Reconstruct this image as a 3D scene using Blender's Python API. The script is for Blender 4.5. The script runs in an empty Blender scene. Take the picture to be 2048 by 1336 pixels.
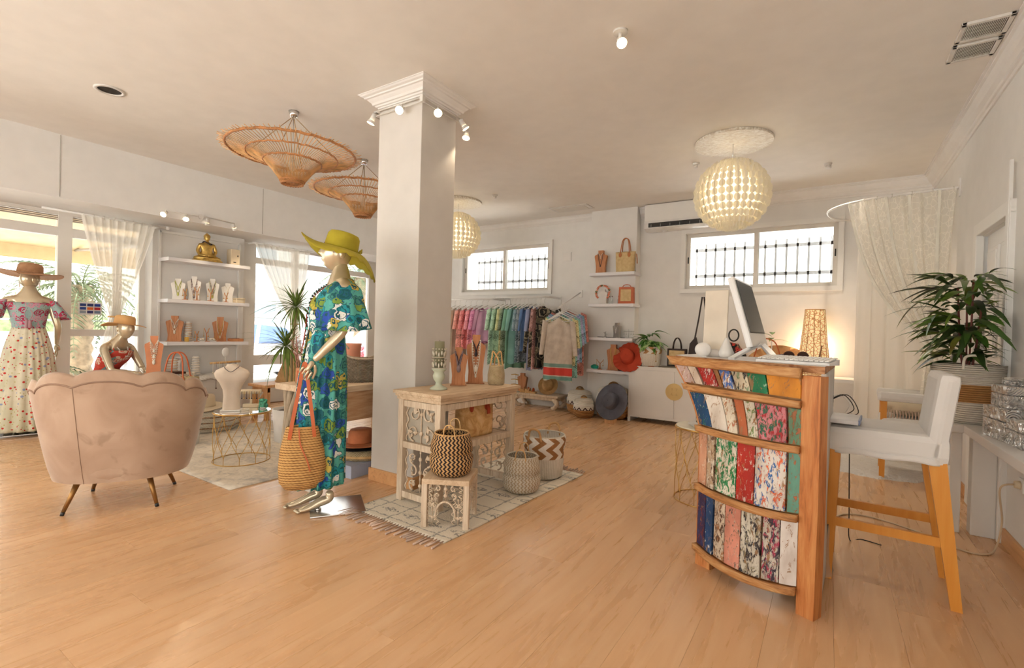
import bpy, bmesh, math, random
from mathutils import Vector as V, Matrix, Euler, noise
R = math.radians; PI = math.pi; S = bpy.context.scene; COL = S.collection
sin, cos = math.sin, math.cos
# ---------------- camera, sky, sun, exposure
cd = bpy.data.cameras.new('camera'); CAM = bpy.data.objects.new('camera', cd); COL.objects.link(CAM)
cd.sensor_width = 36; cd.lens = 975 / 2048 * 36; cd.clip_start = .05; cd.clip_end = 300
_f = Matrix.Rotation(R(33.05), 4, 'Z') @ Matrix.Rotation(R(90 - .46), 4, 'X') @ Matrix.Rotation(R(1.56), 4, 'Z')
CAM.matrix_world = Matrix.Translation((0, 0, 1.25)) @ _f
S.camera = CAM
S.view_settings.view_transform = 'Standard'; S.view_settings.look = 'None'
S.view_settings.gamma = 1; S.view_settings.use_curve_mapping = False
S.view_settings.exposure = 0.2
W = bpy.data.worlds.new('sky'); S.world = W; W.use_nodes = True
_n = W.node_tree.nodes; _l = W.node_tree.links
bgn = _n['Background']; bgn.inputs[1].default_value = 4.4
_tc = _n.new('ShaderNodeTexCoord'); _sx = _n.new('ShaderNodeSeparateXYZ'); _rp = _n.new('ShaderNodeValToRGB')
_l.new(_tc.outputs['Generated'], _sx.inputs[0]); _l.new(_sx.outputs[2], _rp.inputs[0]); _l.new(_rp.outputs[0], bgn.inputs[0])
_rp.color_ramp.elements[0].color = (.97, .91, .83, 1); _rp.color_ramp.elements[0].position = 0
_rp.color_ramp.elements[1].color = (.86, .88, .93, 1); _rp.color_ramp.elements[1].position = .8
sd = bpy.data.lights.new('sun', 'SUN'); sd.energy = 14.0; sd.angle = R(.6); sd.color = (1, .95, .88)
SUN = bpy.data.objects.new('sun', sd); COL.objects.link(SUN); SUN.location = (-9, 2, 6)
SUN.rotation_euler = V((-.50, -.12, .86)).to_track_quat('Z', 'Y').to_euler()
def portal(n, loc, rot, sx, sy):
    a = bpy.data.lights.new(n, 'AREA'); a.shape = 'RECTANGLE'; a.size = sx; a.size_y = sy; a.cycles.is_portal = True
    o = bpy.data.objects.new(n, a); COL.objects.link(o); o.location = loc; o.rotation_euler = rot
portal('portal_left', (-7.6, .1, 1.3), (0, R(-90), 0), 2.5, 5.4)
portal('portal_left_far', (-7.6, 5.3, 1.3), (0, R(-90), 0), 2.5, 2.6)
portal('portal_back_left', (-4.85, 7.5, 2.3), (R(-90), 0, 0), 1.9, .8)
portal('portal_back_right', (-.85, 7.5, 2.3), (R(-90), 0, 0), 1.9, .8)
portal('portal_right', (1.2, -1.4, 1.3), (0, R(90), 0), 2.4, 2.4)
portal('portal_front', (-3.4, -3.3, 1.3), (R(90), 0, 0), 7.2, 2.5)
# ---------------- helpers
class B:
    """mesh collector; every face may carry uv, smooth"""
    def __init__(s): s.v = []; s.f = []; s.uv = []; s.sm = []
    def add(s, vs, fs, uvs=None, sm=False, M=None):
        o = len(s.v)
        s.v += [tuple(M @ V(p)) if M else tuple(p) for p in vs]
        for k, f in enumerate(fs):
            s.f.append([o + i for i in f]); s.sm.append(sm)
            s.uv.append(uvs[k] if uvs else None)
        return s
    def box(s, c, d, rot=None, M=None, b=0):
        x, y, z = d[0]/2, d[1]/2, d[2]/2
        if b:
            b = min(b, x*.9, y*.9, z*.9); m = bmesh.new(); bmesh.ops.create_cube(m, size=1)
            bmesh.ops.scale(m, vec=d, verts=m.verts)
            bmesh.ops.bevel(m, geom=m.edges[:], offset=b, segments=2, profile=.6, affect='EDGES')
            vs = [v.co.copy() for v in m.verts]; fs = [[v.index for v in f.verts] for f in m.faces]; m.free()
        else:
            vs = [V((i*x, j*y, k*z)) for i in (-1, 1) for j in (-1, 1) for k in (-1, 1)]
            fs = [(0,1,3,2),(4,6,7,5),(0,4,5,1),(2,3,7,6),(0,2,6,4),(1,5,7,3)]
        T = Matrix.Translation(c)
        if rot: T = T @ Euler(rot).to_matrix().to_4x4()
        if M: T = M @ T
        return s.add(vs, fs, M=T)
    def cyl(s, a, b, r, r2=None, n=10, cap=True, sm=True):
        r2 = r if r2 is None else r2; a = V(a); b = V(b); d = (b-a)
        q = d.to_track_quat('Z', 'Y').to_matrix(); vs = []
        for p, rr in ((a, r), (b, r2)):
            for i in range(n):
                t = 2*PI*i/n; vs.append(p + q @ V((cos(t)*rr, sin(t)*rr, 0)))
        s.add(vs, [(i, (i+1) % n, n+(i+1) % n, n+i) for i in range(n)], sm=sm)
        if cap: s.add(vs, [tuple(range(n))[::-1], tuple(range(n, 2*n))])
        return s
    def tube(s, P, r, n=6, closed=False, rf=None, cap=True):
        P = [V(p) for p in P]; m = len(P); vs = []; up = None
        for i in range(m):
            a = P[(i-1) % m] if (i or closed) else P[0]; b = P[(i+1) % m] if (i < m-1 or closed) else P[-1]
            t = (b-a).normalized()
            if up is None: up = V((0, 0, 1)) if abs(t.z) < .9 else V((1, 0, 0))
            x = t.cross(up).normalized(); y = x.cross(t).normalized(); up = y
            rr = rf(i/(m-1)) if rf else r
            for k in range(n):
                w = 2*PI*k/n; vs.append(P[i] + x*cos(w)*rr + y*sin(w)*rr)
        fs = []
        for i in range(m if closed else m-1):
            j = (i+1) % m
            for k in range(n): fs.append((i*n+k, i*n+(k+1) % n, j*n+(k+1) % n, j*n+k))
        s.add(vs, fs, sm=True)
        if cap and not closed: s.add(vs, [tuple(range(n))[::-1], tuple(range((m-1)*n, m*n))])
        return s
    def ribbon(s, P, w, t, nrm):
        """flat strap along P: width w across, thickness t along nrm(i)"""
        P = [V(p) for p in P]; m = len(P); vs = []
        for i in range(m):
            d = (P[min(i+1, m-1)]-P[max(i-1, 0)]).normalized(); N = V(nrm(i/(m-1)) if callable(nrm) else nrm)
            x = d.cross(N).normalized(); N = x.cross(d).normalized()
            for a, b in ((-1, -1), (1, -1), (1, 1), (-1, 1)): vs.append(P[i]+x*a*w/2+N*b*t/2)
        fs = [(0,1,2,3)[::-1], tuple(4*(m-1)+k for k in range(4))]
        for i in range(m-1):
            for k in range(4): fs.append((4*i+k, 4*i+(k+1) % 4, 4*i+4+(k+1) % 4, 4*i+4+k))
        return s.add(vs, fs)
    def lathe(s, prof, n=32, c=(0,0,0), sx=1, sy=1, rip=None, M=None, cap=(0, 0), arc=None, sm=True):
        """prof [(r,z)...]; rip(angle, v)->radius factor"""
        vs = []; fs = []; uvs = []; L = [0]
        for i in range(1, len(prof)): L.append(L[-1]+math.hypot(prof[i][0]-prof[i-1][0], prof[i][1]-prof[i-1][1]))
        rm = max(p[0] for p in prof); N = n if arc is None else n+1; tot = L[-1] or 1
        a0, a1 = arc or (0, 2*PI)
        for i, (r, z) in enumerate(prof):
            for k in range(N):
                t = a0+(a1-a0)*k/n; q = r*(rip(t, L[i]/tot) if rip else 1)
                vs.append((c[0]+cos(t)*q*sx, c[1]+sin(t)*q*sy, c[2]+z))
        for i in range(len(prof)-1):
            for k in range(n):
                k2 = (k+1) % N
                fs.append((i*N+k, i*N+k2, (i+1)*N+k2, (i+1)*N+k))
                u0 = k/n*2*PI*rm; u1 = (k+1)/n*2*PI*rm
                uvs.append(((u0, L[i]), (u1, L[i]), (u1, L[i+1]), (u0, L[i+1])))
        s.add(vs, fs, uvs, sm=sm, M=M)
        if cap[0]: s.add([vs[k] for k in range(N)], [tuple(range(N))[::-1]], M=M)
        if cap[1]: s.add([vs[-N+k] for k in range(N)], [tuple(range(N))], M=M)
        return s
    def surf(s, f, nu, nv, th=0, clu=False, uvs=(1, 1), sm=True, M=None):
        """f(u,v)->point, u,v in 0..1; th = thickness (shell)"""
        P = [[V(f(i/nu, j/nv)) for i in range(nu+1)] for j in range(nv+1)]
        def idx(i, j, o=0): return o+j*(nu+1)+i
        vs = [p for r in P for p in r]; fs = []; uv = []
        for j in range(nv):
            for i in range(nu):
                fs.append((idx(i, j), idx(i+1, j), idx(i+1, j+1), idx(i, j+1)))
                a, b, c, d = i/nu*uvs[0], (i+1)/nu*uvs[0], j/nv*uvs[1], (j+1)/nv*uvs[1]
                uv.append(((a, c), (b, c), (b, d), (a, d)))
        if th:
            N = []
            for j in range(nv+1):
                for i in range(nu+1):
                    du = P[j][min(i+1, nu)]-P[j][max(i-1, 0)]; dv = P[min(j+1, nv)][i]-P[max(j-1, 0)][i]
                    q = du.cross(dv); N.append(q.normalized() if q.length > 1e-9 else V((0, 0, 1)))
            o = len(vs); vs = vs+[p-N[k]*th for k, p in enumerate(vs)]
            nf = len(fs)
            for k in range(nf): fs.append(tuple(o+q for q in fs[k][::-1])); uv.append(uv[k][::-1])
            def side(a, b): fs.append((b, a, a+o, b+o)); uv.append(((0, 0),)*4)
            for i in range(nu): side(idx(i, 0), idx(i+1, 0)); side(idx(i+1, nv), idx(i, nv))
            if not clu:
                for j in range(nv): side(idx(0, j+1), idx(0, j)); side(idx(nu, j), idx(nu, j+1))
        return s.add(vs, fs, uv, sm=sm, M=M)
    def prism(s, poly, a, b, M=None, sm=False):
        """poly [(x,z)] extruded along y from a to b"""
        n = len(poly); ar = sum(poly[i][0]*poly[(i+1) % n][1]-poly[(i+1) % n][0]*poly[i][1] for i in range(n))
        if ar < 0: poly = poly[::-1]
        vs = [(p[0], a, p[1]) for p in poly]+[(p[0], b, p[1]) for p in poly]
        s.add(vs, [tuple(range(n)), tuple(range(n, 2*n))[::-1]], M=M)
        return s.add(vs, [(i, n+i, n+(i+1) % n, (i+1) % n) for i in range(n)], sm=sm, M=M)
    def ball(s, c, r, n=12, m=8, sc=(1, 1, 1), M=None, f=None):
        vs = []; fs = []
        for j in range(m+1):
            p = PI*j/m
            for i in range(n):
                t = 2*PI*i/n; d = V((sin(p)*cos(t)*sc[0], sin(p)*sin(t)*sc[1], -cos(p)*sc[2]))
                vs.append(V(c)+(f(d) if f else d)*r)
        for j in range(m):
            for i in range(n):
                q = (j*n+i, j*n+(i+1) % n, (j+1)*n+(i+1) % n, (j+1)*n+i)
                fs.append(q[1:] if j == 0 else (q[:3] if j == m-1 else q))
        return s.add(vs, fs, sm=True, M=M)
    def merge(s, o, M=None): return s.add(o.v, o.f, o.uv, M=M) if 0 else s._m(o, M)
    def _m(s, o, M):
        k = len(s.v); s.v += [tuple(M @ V(p)) if M else p for p in o.v]
        s.f += [[k+i for i in f] for f in o.f]; s.uv += o.uv; s.sm += o.sm; return s
    def mesh(s, name, m):
        me = bpy.data.meshes.new(name); me.from_pydata(s.v, [], s.f)
        me.polygons.foreach_set('use_smooth', s.sm[:len(me.polygons)])
        if any(s.uv):
            ul = me.uv_layers.new(name='UVMap').data; k = 0
            for f, u in zip(s.f, s.uv):
                for i in range(len(f)):
                    if u: ul[k].uv = u[i]
                    k += 1
        bm = bmesh.new(); bm.from_mesh(me); bmesh.ops.remove_doubles(bm, verts=bm.verts, dist=1e-5)
        bmesh.ops.recalc_face_normals(bm, faces=bm.faces); bm.to_mesh(me); bm.free()
        if m: me.materials.append(m)
        return me
    def obj(s, name, m, par=None, loc=(0,0,0), rz=0, lab=None):
        o = bpy.data.objects.new(name, s.mesh(name, m)); COL.objects.link(o)
        o.location = loc; o.rotation_euler = (0, 0, rz)
        if par: o.parent = par
        if lab: o['label'] = lab
        return o
def tag(o, lab, cat, grp=None, kind=None):
    if lab: o['label'] = lab
    if cat: o['category'] = cat
    if grp: o['group'] = grp
    if kind: o['kind'] = kind
    return o
def thing(name, lab, cat, loc=(0,0,0), rz=0, grp=None, rot=None):
    o = bpy.data.objects.new(name, None); o.empty_display_size = .05; COL.objects.link(o)
    o.location = loc; o.rotation_euler = rot or (0, 0, rz); return tag(o, lab, cat, grp)
def one(name, b, m, lab, cat, loc=(0,0,0), rz=0, grp=None, rot=None):
    o = b.obj(name, m, None, loc, rz)
    if rot: o.rotation_euler = rot
    return tag(o, lab, cat, grp)
def struct(name, b, m, par=None):
    o = b.obj(name, m, par)
    if not par: o['kind'] = 'structure'
    return o
def dup(o, par=None, loc=None, rz=None, lab=None):
    c = o.copy(); COL.objects.link(c)
    if par: c.parent = par
    if loc is not None: c.location = loc
    if rz is not None: c.rotation_euler = (0, 0, rz)
    if lab: c['label'] = lab
    for ch in list(o.children): dup(ch, c)
    return c
def X(loc=(0,0,0), rx=0, ry=0, rz=0, sc=1):
    return Matrix.Translation(loc) @ Euler((rx, ry, rz)).to_matrix().to_4x4() @ Matrix.Scale(sc, 4)
def lerp(a, b, t): return a+(b-a)*t
def spl(P, n):
    """catmull-rom through P, n samples per span"""
    P = [V(p) for p in P]; o = []
    for i in range(len(P)-1):
        a, b, c, d = P[max(i-1, 0)], P[i], P[i+1], P[min(i+2, len(P)-1)]
        for k in range(n):
            t = k/n; o.append(.5*((2*b)+(c-a)*t+(2*a-5*b+4*c-d)*t*t+(3*b-a-3*c+d)*t**3))
    return o+[P[-1]]
def arcp(c, r, a0, a1, n, ax='z', ry=None):
    ry = ry or r; o = []
    for i in range(n+1):
        t = a0+(a1-a0)*i/n; x, y = r*cos(t), ry*sin(t)
        o.append(V(c)+V((x, y, 0) if ax == 'z' else (x, 0, y) if ax == 'y' else (0, x, y)))
    return o
def skin(nodes, edges, root=0, sub=2):
    """nodes [(pos, r | (rx,ry))]; returns B with skinned surface"""
    me = bpy.data.meshes.new('s'); me.from_pydata([n[0] for n in nodes], edges, [])
    o = bpy.data.objects.new('s', me); COL.objects.link(o)
    o.modifiers.new('k', 'SKIN'); sv = me.skin_vertices[0].data if me.skin_vertices else None
    if sv is None:
        bpy.context.view_layer.objects.active = o; bpy.ops.mesh.customdata_skin_add(); sv = me.skin_vertices[0].data
    for i, nd in enumerate(nodes):
        r = nd[1]; sv[i].radius = r if isinstance(r, tuple) else (r, r); sv[i].use_root = (i == root)
    if sub:
        m = o.modifiers.new('u', 'SUBSURF'); m.levels = sub; m.render_levels = sub
    dg = bpy.context.evaluated_depsgraph_get(); dg.update(); ev = o.evaluated_get(dg); m2 = ev.to_mesh()
    b = B(); b.add([v.co.copy() for v in m2.vertices], [list(p.vertices) for p in m2.polygons], sm=True)
    ev.to_mesh_clear(); bpy.data.objects.remove(o); bpy.data.meshes.remove(me); return b
# ---------------- materials
def nt(name):
    m = bpy.data.materials.new(name); m.use_nodes = True; t = m.node_tree
    return m, t.nodes, t.links, t.nodes['Principled BSDF']
class G:
    def __init__(s, name, rough=.6, metal=0, spec=.4):
        s.m, s.n, s.l, s.p = nt(name); s.p.inputs['Roughness'].default_value = rough
        s.p.inputs['Metallic'].default_value = metal; s.p.inputs['Specular IOR Level'].default_value = spec
    def nd(s, t, **k):
        n = s.n.new('ShaderNode'+t)
        for a, b in k.items(): setattr(n, a, b)
        return n
    def k(s, a, b): s.l.new(a, b)
    def co(s, kind='Object', scale=(1,1,1), rot=(0,0,0)):
        t = s.nd('TexCoord'); mp = s.nd('Mapping'); mp.inputs['Scale'].default_value = scale; mp.inputs['Rotation'].default_value = rot
        s.k(t.outputs[kind], mp.inputs[0]); return mp.outputs[0]
    def wp(s, scale=(1,1,1), rnd=0):
        g = s.nd('NewGeometry'); mp = s.nd('Mapping'); mp.inputs['Scale'].default_value = scale; src = g.outputs['Position']
        if rnd:
            oi = s.nd('ObjectInfo'); mu = s.nd('VectorMath', operation='MULTIPLY_ADD'); cx = s.nd('CombineXYZ')
            for i in range(3): s.k(oi.outputs['Random'], cx.inputs[i])
            s.k(cx.outputs[0], mu.inputs[0]); mu.inputs[1].default_value = (rnd, rnd*1.7, rnd*.6); s.k(src, mu.inputs[2]); src = mu.outputs[0]
        s.k(src, mp.inputs[0]); return mp.outputs[0]
    def noise(s, co, scale=5, det=4, dist=0, rough=.5):
        n = s.nd('TexNoise'); n.inputs['Scale'].default_value = scale; n.inputs['Detail'].default_value = det
        n.inputs['Distortion'].default_value = dist; n.inputs['Roughness'].default_value = rough
        if co: s.k(co, n.inputs['Vector'])
        return n.outputs['Fac']
    def vor(s, co, scale=5, feat='F1', out='Distance', rnd=1):
        n = s.nd('TexVoronoi', feature=feat); n.inputs['Scale'].default_value = scale; n.inputs['Randomness'].default_value = rnd
        if co: s.k(co, n.inputs['Vector'])
        return n.outputs[out]
    def wave(s, co, scale=5, dist=0, det=2, ds=1, dr='X', prof='SIN', typ='BANDS'):
        n = s.nd('TexWave', wave_type=typ, wave_profile=prof)
        if typ == 'BANDS': n.bands_direction = dr
        n.inputs['Scale'].default_value = scale; n.inputs['Distortion'].default_value = dist
        n.inputs['Detail'].default_value = det; n.inputs['Detail Scale'].default_value = ds; s.k(co, n.inputs['Vector']); return n.outputs['Fac']
    def ramp(s, fac, st, const=False):
        r = s.nd('ValToRGB'); e = r.color_ramp.elements
        while len(e) < len(st): e.new(.5)
        if const: r.color_ramp.interpolation = 'CONSTANT'
        for i, (p, c) in enumerate(st): e[i].position = p; e[i].color = (*c, 1) if len(c) == 3 else c
        s.k(fac, r.inputs[0]); return r.outputs[0]
    def mix(s, fac, a, b, mode='MIX'):
        n = s.nd('Mix', data_type='RGBA', blend_type=mode)
        for v, i in ((fac, 0), (a, 6), (b, 7)):
            if hasattr(v, 'links'): s.k(v, n.inputs[i])
            else: n.inputs[i].default_value = v if i == 0 else (*v, 1)
        return n.outputs[2]
    def math(s, op, a, b=0, c=0):
        n = s.nd('Math', operation=op)
        for i, v in enumerate((a, b, c)):
            if hasattr(v, 'links'): s.k(v, n.inputs[i])
            else: n.inputs[i].default_value = v
        return n.outputs[0]
    def sep(s, co):
        n = s.nd('SeparateXYZ'); s.k(co, n.inputs[0]); return n.outputs
    def col(s, c):
        if hasattr(c, 'links'): s.k(c, s.p.inputs['Base Color'])
        else: s.p.inputs['Base Color'].default_value = (*c, 1)
        return s
    def rough(s, r): s.k(r, s.p.inputs['Roughness']); return s
    def bump(s, h, st=.3, d=.01):
        b = s.nd('Bump'); b.inputs['Strength'].default_value = st; b.inputs['Distance'].default_value = d
        s.k(h, b.inputs['Height']); s.k(b.outputs[0], s.p.inputs['Normal']); return s
def plain(name, c, rough=.6, metal=0, nb=0, nsc=60, var=.06, spec=.4, vs=6):
    g = G(name, rough, metal, spec); co = g.co()
    n = g.noise(co, vs, 3); c2 = tuple(max(0, x*(1-var*2)) for x in c); c1 = tuple(min(1, x*(1+var)) for x in c)
    g.col(g.ramp(n, [(.3, c2), (.7, c1)]))
    if nb: g.bump(g.noise(co, nsc, 3), nb, .004)
    return g.m
def lin(h):
    """sRGB hex or 0-255 tuple -> linear"""
    if isinstance(h, str): h = tuple(int(h[i:i+2], 16) for i in (0, 2, 4))
    return tuple((x/255/12.92 if x <= 10 else ((x/255+.055)/1.055)**2.4) for x in h)
def woodm(name, a, b, ax=0, sc=1, rough=.5, dark=None, spec=.4, worn=None, co='Object', rnd=0):
    g = G(name, rough, 0, spec); st = [9*sc]*3; st[ax] = .8*sc
    c = g.wp(tuple(st), rnd) if co == 'W' else g.co(co, tuple(st))
    n = g.noise(c, 1.6, 6, 1.2, .62); n2 = g.noise(c, 7, 3, .3)
    m = g.math('ADD', g.math('MULTIPLY', n, .75), g.math('MULTIPLY', n2, .25))
    cc = g.ramp(m, [(.25, dark or tuple(x*.55 for x in a)), (.45, a), (.68, b)])
    if worn: cc = g.mix(g.ramp(g.noise(g.co('Object', (3, 3, 3)), 3*sc, 6, .5, .7), [(.5, (0,0,0)), (.62, (1,1,1))]), cc, worn)
    g.col(cc).bump(m, .25, .004); return g.m
M = {}
M['wall'] = plain('wall_paint', (.82, .80, .775), .75, var=.015, nb=.05, nsc=90)
M['ceil'] = plain('ceiling_paint', (.86, .82, .77), .7, var=.015, nb=.04, nsc=60)
M['white'] = plain('white_gloss_paint', (.85, .83, .80), .4, var=.01)
M['plaster'] = plain('white_plaster', (.83, .80, .77), .6, var=.02)
M['lam'] = plain('lavender_white_laminate', (.80, .78, .80), .35, var=.01)
M['black'] = plain('black_plastic', (.02, .02, .02), .4)
M['grey'] = plain('grey_metal', (.45, .44, .43), .35, .6)
M['chrome'] = plain('chrome', (.7, .7, .7), .22, 1, var=.01)
M['brass'] = plain('pale_brass', (.78, .58, .27), .28, 1, var=.03)
M['gold'] = plain('antique_gold', (.72, .50, .16), .38, 1, nb=.3, nsc=40, var=.25, vs=14)
M['champ'] = plain('champagne_gold_lacquer', (.66, .56, .40), .24, .55, var=.08, spec=.6)
M['skirt'] = woodm('beech_skirting', lin((214, 160, 108)), lin((226, 178, 126)), 1, 1, .4)
# ---------------- the room
ZC = 3.11; XR = .95; YB = 7.15; XL = -7.2; XH = -6.58; YF = -3.0
def floor_mat():
    g = G('honey_laminate', .3, 0, .45); c = g.wp((11, .9, 1), 37)
    n = g.noise(c, 1.5, 5, .7, .55); oi = g.nd('ObjectInfo')
    base = g.ramp(n, [(.22, lin((212, 165, 119))), (.5, lin((222, 178, 134))), (.80, lin((230, 192, 150)))])
    k = g.ramp(g.noise(g.wp((3.5, .8, 1), 91), 1.1, 3, 2.5), [(.60, (1,1,1)), (.80, (.95, .925, .90))])
    base = g.mix(1.0, base, k, 'MULTIPLY')
    v = g.math('ADD', g.math('MULTIPLY', oi.outputs['Random'], .10), .93); hv = g.nd('HueSaturation'); g.k(base, hv.inputs['Color']); g.k(v, hv.inputs['Value'])
    g.col(hv.outputs[0]); g.rough(g.math('ADD', g.math('MULTIPLY', n, .12), .22)); g.bump(n, .06, .002); return g.m
M['floor'] = floor_mat()
b = B(); b.box((-3.2, 2.1, -.06), (9.4, 10.4, .1)); FL = struct('floor', b, plain('floor_underlay', lin((150, 105, 70)), .8))
# laminate boards, laid along the depth of the room, staggered rows
bw, bl = .245, 2.05; rows = int((XR-XL+.1)/bw)+1
pb = B(); pb.box((0, 0, .005-.01+.0), (bw-.0006, bl-.0006, .01), b=.0005); me0 = pb.mesh('floorboard', M['floor'])
random.seed(5)
for i in range(rows):
    x = XL-.1+bw*(i+.5); y = YF+random.random()*bl-bl
    while y < YB:
        y0, y1 = max(y, YF), min(y+bl, YB)
        if y1-y0 > .05:
            if y1-y0 > bl-.01: o = bpy.data.objects.new('floorboard', me0); sc = 1
            else: o = bpy.data.objects.new('floorboard', me0); sc = (y1-y0)/bl
            COL.objects.link(o); o.location = (x, (y0+y1)/2, 0); o.scale = (1, sc, 1); o.parent = FL
        y += bl
b = B(); b.box((-3.2, 2.1, ZC+.06), (9.4, 10.6, .12)); CEIL = struct('ceiling', b, M['ceil'])
def wall_with_holes(b, axis, pos, th, a0, a1, z0, z1, holes):
    """axis 'x': wall plane x=pos (thickness th along x), spans y a0..a1; holes [(a,b,z0,z1)]"""
    def bx(p, q, r, s_):
        if q-p < 1e-4 or s_-r < 1e-4: return
        if axis == 'x': b.box((pos+th/2, (p+q)/2, (r+s_)/2), (abs(th), q-p, s_-r))
        else: b.box(((p+q)/2, pos+th/2, (r+s_)/2), (q-p, abs(th), s_-r))
    cur = a0
    for (p, q, r, s_) in sorted(holes):
        bx(cur, p, z0, z1); bx(p, q, z0, r); bx(p, q, s_, z1); cur = q
    bx(cur, a1, z0, z1)
# back wall with two high windows
W3 = (-1.74, .06, 1.90, 2.68); W2 = (-5.78, -3.94, 1.93, 2.71)
b = B(); wall_with_holes(b, 'y', YB, .3, -7.6, XR+.3, 0, ZC, [W2, W3]); struct('wall_back', b, M['wall'])
b = B(); b.box((-2.76, YB-.09, ZC/2), (.72, .18, ZC), b=.004); o = struct('trim_5', b, M['wall'])
# right wall: panelled door opening, plus an added opening that lets in daylight
DR = (4.30, 5.08, 0, 2.08)
b = B(); wall_with_holes(b, 'x', XR, .2, YF, YB+.3, 0, ZC, [DR, (-2.6, -.2, .1, 2.5)]); struct('wall_right', b, M['wall'])
b = B(); b.box((XR+.5, 4.7, 1.2), (.02, 1.6, 2.6)); struct('wall_hall', b, M['wall'])
b = B(); b.box((XR+.85, 3.9, 1.4), (.1, 7.2, 3.2)); struct('wall_outer', b, M['wall'])
# left wall: header box over the shop windows, pier with the shelves
b = B(); b.box(((XH-7.7)/2, 2.1, (2.47+ZC)/2), (7.7+XH, 10.3, ZC-2.47)); hd = struct('wall_left', b, M['wall'])
b = B(); b.box((-7.45, 3.255, 1.235), (.5, 1.15, 2.47)); struct('wall_left_pier', b, M['wall'])
b = B(); b.box((-7.45, 6.95, 1.235), (.5, .72, 2.47)); struct('wall_left_end', b, M['wall'])
for y in (1.63, 3.74):
    b = B(); b.box((XH+.001, y, (2.47+ZC)/2), (.006, .008, ZC-2.49)); b.obj('panel_joint', M['grey'] if 0 else plain('joint', (.5, .47, .43), .8), hd)
# unseen front wall behind the camera; its wide opening is invented for daylight
FH = (-6.9, .2, .1, 2.5)
b = B(); wall_with_holes(b, 'y', YF, -.3, -7.7, XR+.3, 0, ZC, [FH]); struct('wall_front', b, M['wall'])
# cornices: stepped mouldings
def cornice(name, pts_fn, prof, m=None):
    b = B(); pts_fn(b, prof); return struct(name, b, m or M['plaster'])
PR = [(0, 0), (0, -.15), (.012, -.15), (.018, -.13), (.03, -.125), (.035, -.105), (.06, -.085), (.075, -.06), (.085, -.03), (.10, -.025), (.10, -.012), (.115, -.010), (.115, 0)]
b = B(); b.prism([(-p[0], p[1]) for p in PR], YF, YB, M=X((XR, 0, ZC))); struct('trim_1', b, M['plaster'])
b = B(); b.prism([(-p[0], p[1]) for p in PR], -2.4, XR, M=Matrix(((0, 1, 0, 0), (1, 0, 0, YB), (0, 0, 1, ZC), (0, 0, 0, 1)))); struct('trim_2', b, M['plaster'])
b = B(); b.prism([(-p[0]*.8, p[1]*.6) for p in PR], -7.3, -3.12, M=Matrix(((0, 1, 0, 0), (1, 0, 0, YB), (0, 0, 1, ZC), (0, 0, 0, 1)))); struct('trim_3', b, M['plaster'])
# skirting
b = B(); b.box((XR-.008, 2.03, .05), (.016, 4.4, .10), b=.003); struct('baseboard_right', b, M['skirt'])
b = B(); b.box((XR-.008, 6.2, .05), (.016, 1.9, .10), b=.003); struct('baseboard_right_far', b, M['skirt'])
b = B(); b.box((-3.1, YB-.008, .05), (8.2, .016, .10), b=.003); struct('baseboard_back', b, M['white'])
# glass
def glass_mat():
    m, n, l, p = nt('window_glass'); o = n['Material Output']; mx = n.new('ShaderNodeMixShader'); t = n.new('ShaderNodeBsdfTransparent'); gl = n.new('ShaderNodeBsdfGlossy')
    t.inputs[0].default_value = (.97, .98, .97, 1); gl.inputs['Roughness'].default_value = .02; fr = n.new('ShaderNodeFresnel'); fr.inputs[0].default_value = 1.3
    l.new(fr.outputs[0], mx.inputs[0]); l.new(t.outputs[0], mx.inputs[1]); l.new(gl.outputs[0], mx.inputs[2]); l.new(mx.outputs[0], o.inputs[0]); return m
M['glass'] = glass_mat()
def tglass(name, c, a=.35, r=.05):
    m, n, l, p = nt(name); o = n['Material Output']; mx = n.new('ShaderNodeMixShader'); t = n.new('ShaderNodeBsdfTransparent')
    t.inputs[0].default_value = (*c, 1); mx.inputs[0].default_value = a; p.inputs['Base Color'].default_value = (*c, 1); p.inputs['Roughness'].default_value = r
    l.new(t.outputs[0], mx.inputs[1]); l.new(p.outputs[0], mx.inputs[2]); l.new(mx.outputs[0], o.inputs[0]); return m
M['tglass'] = tglass('clear_glassware', (.9, .93, .92), .25)
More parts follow.
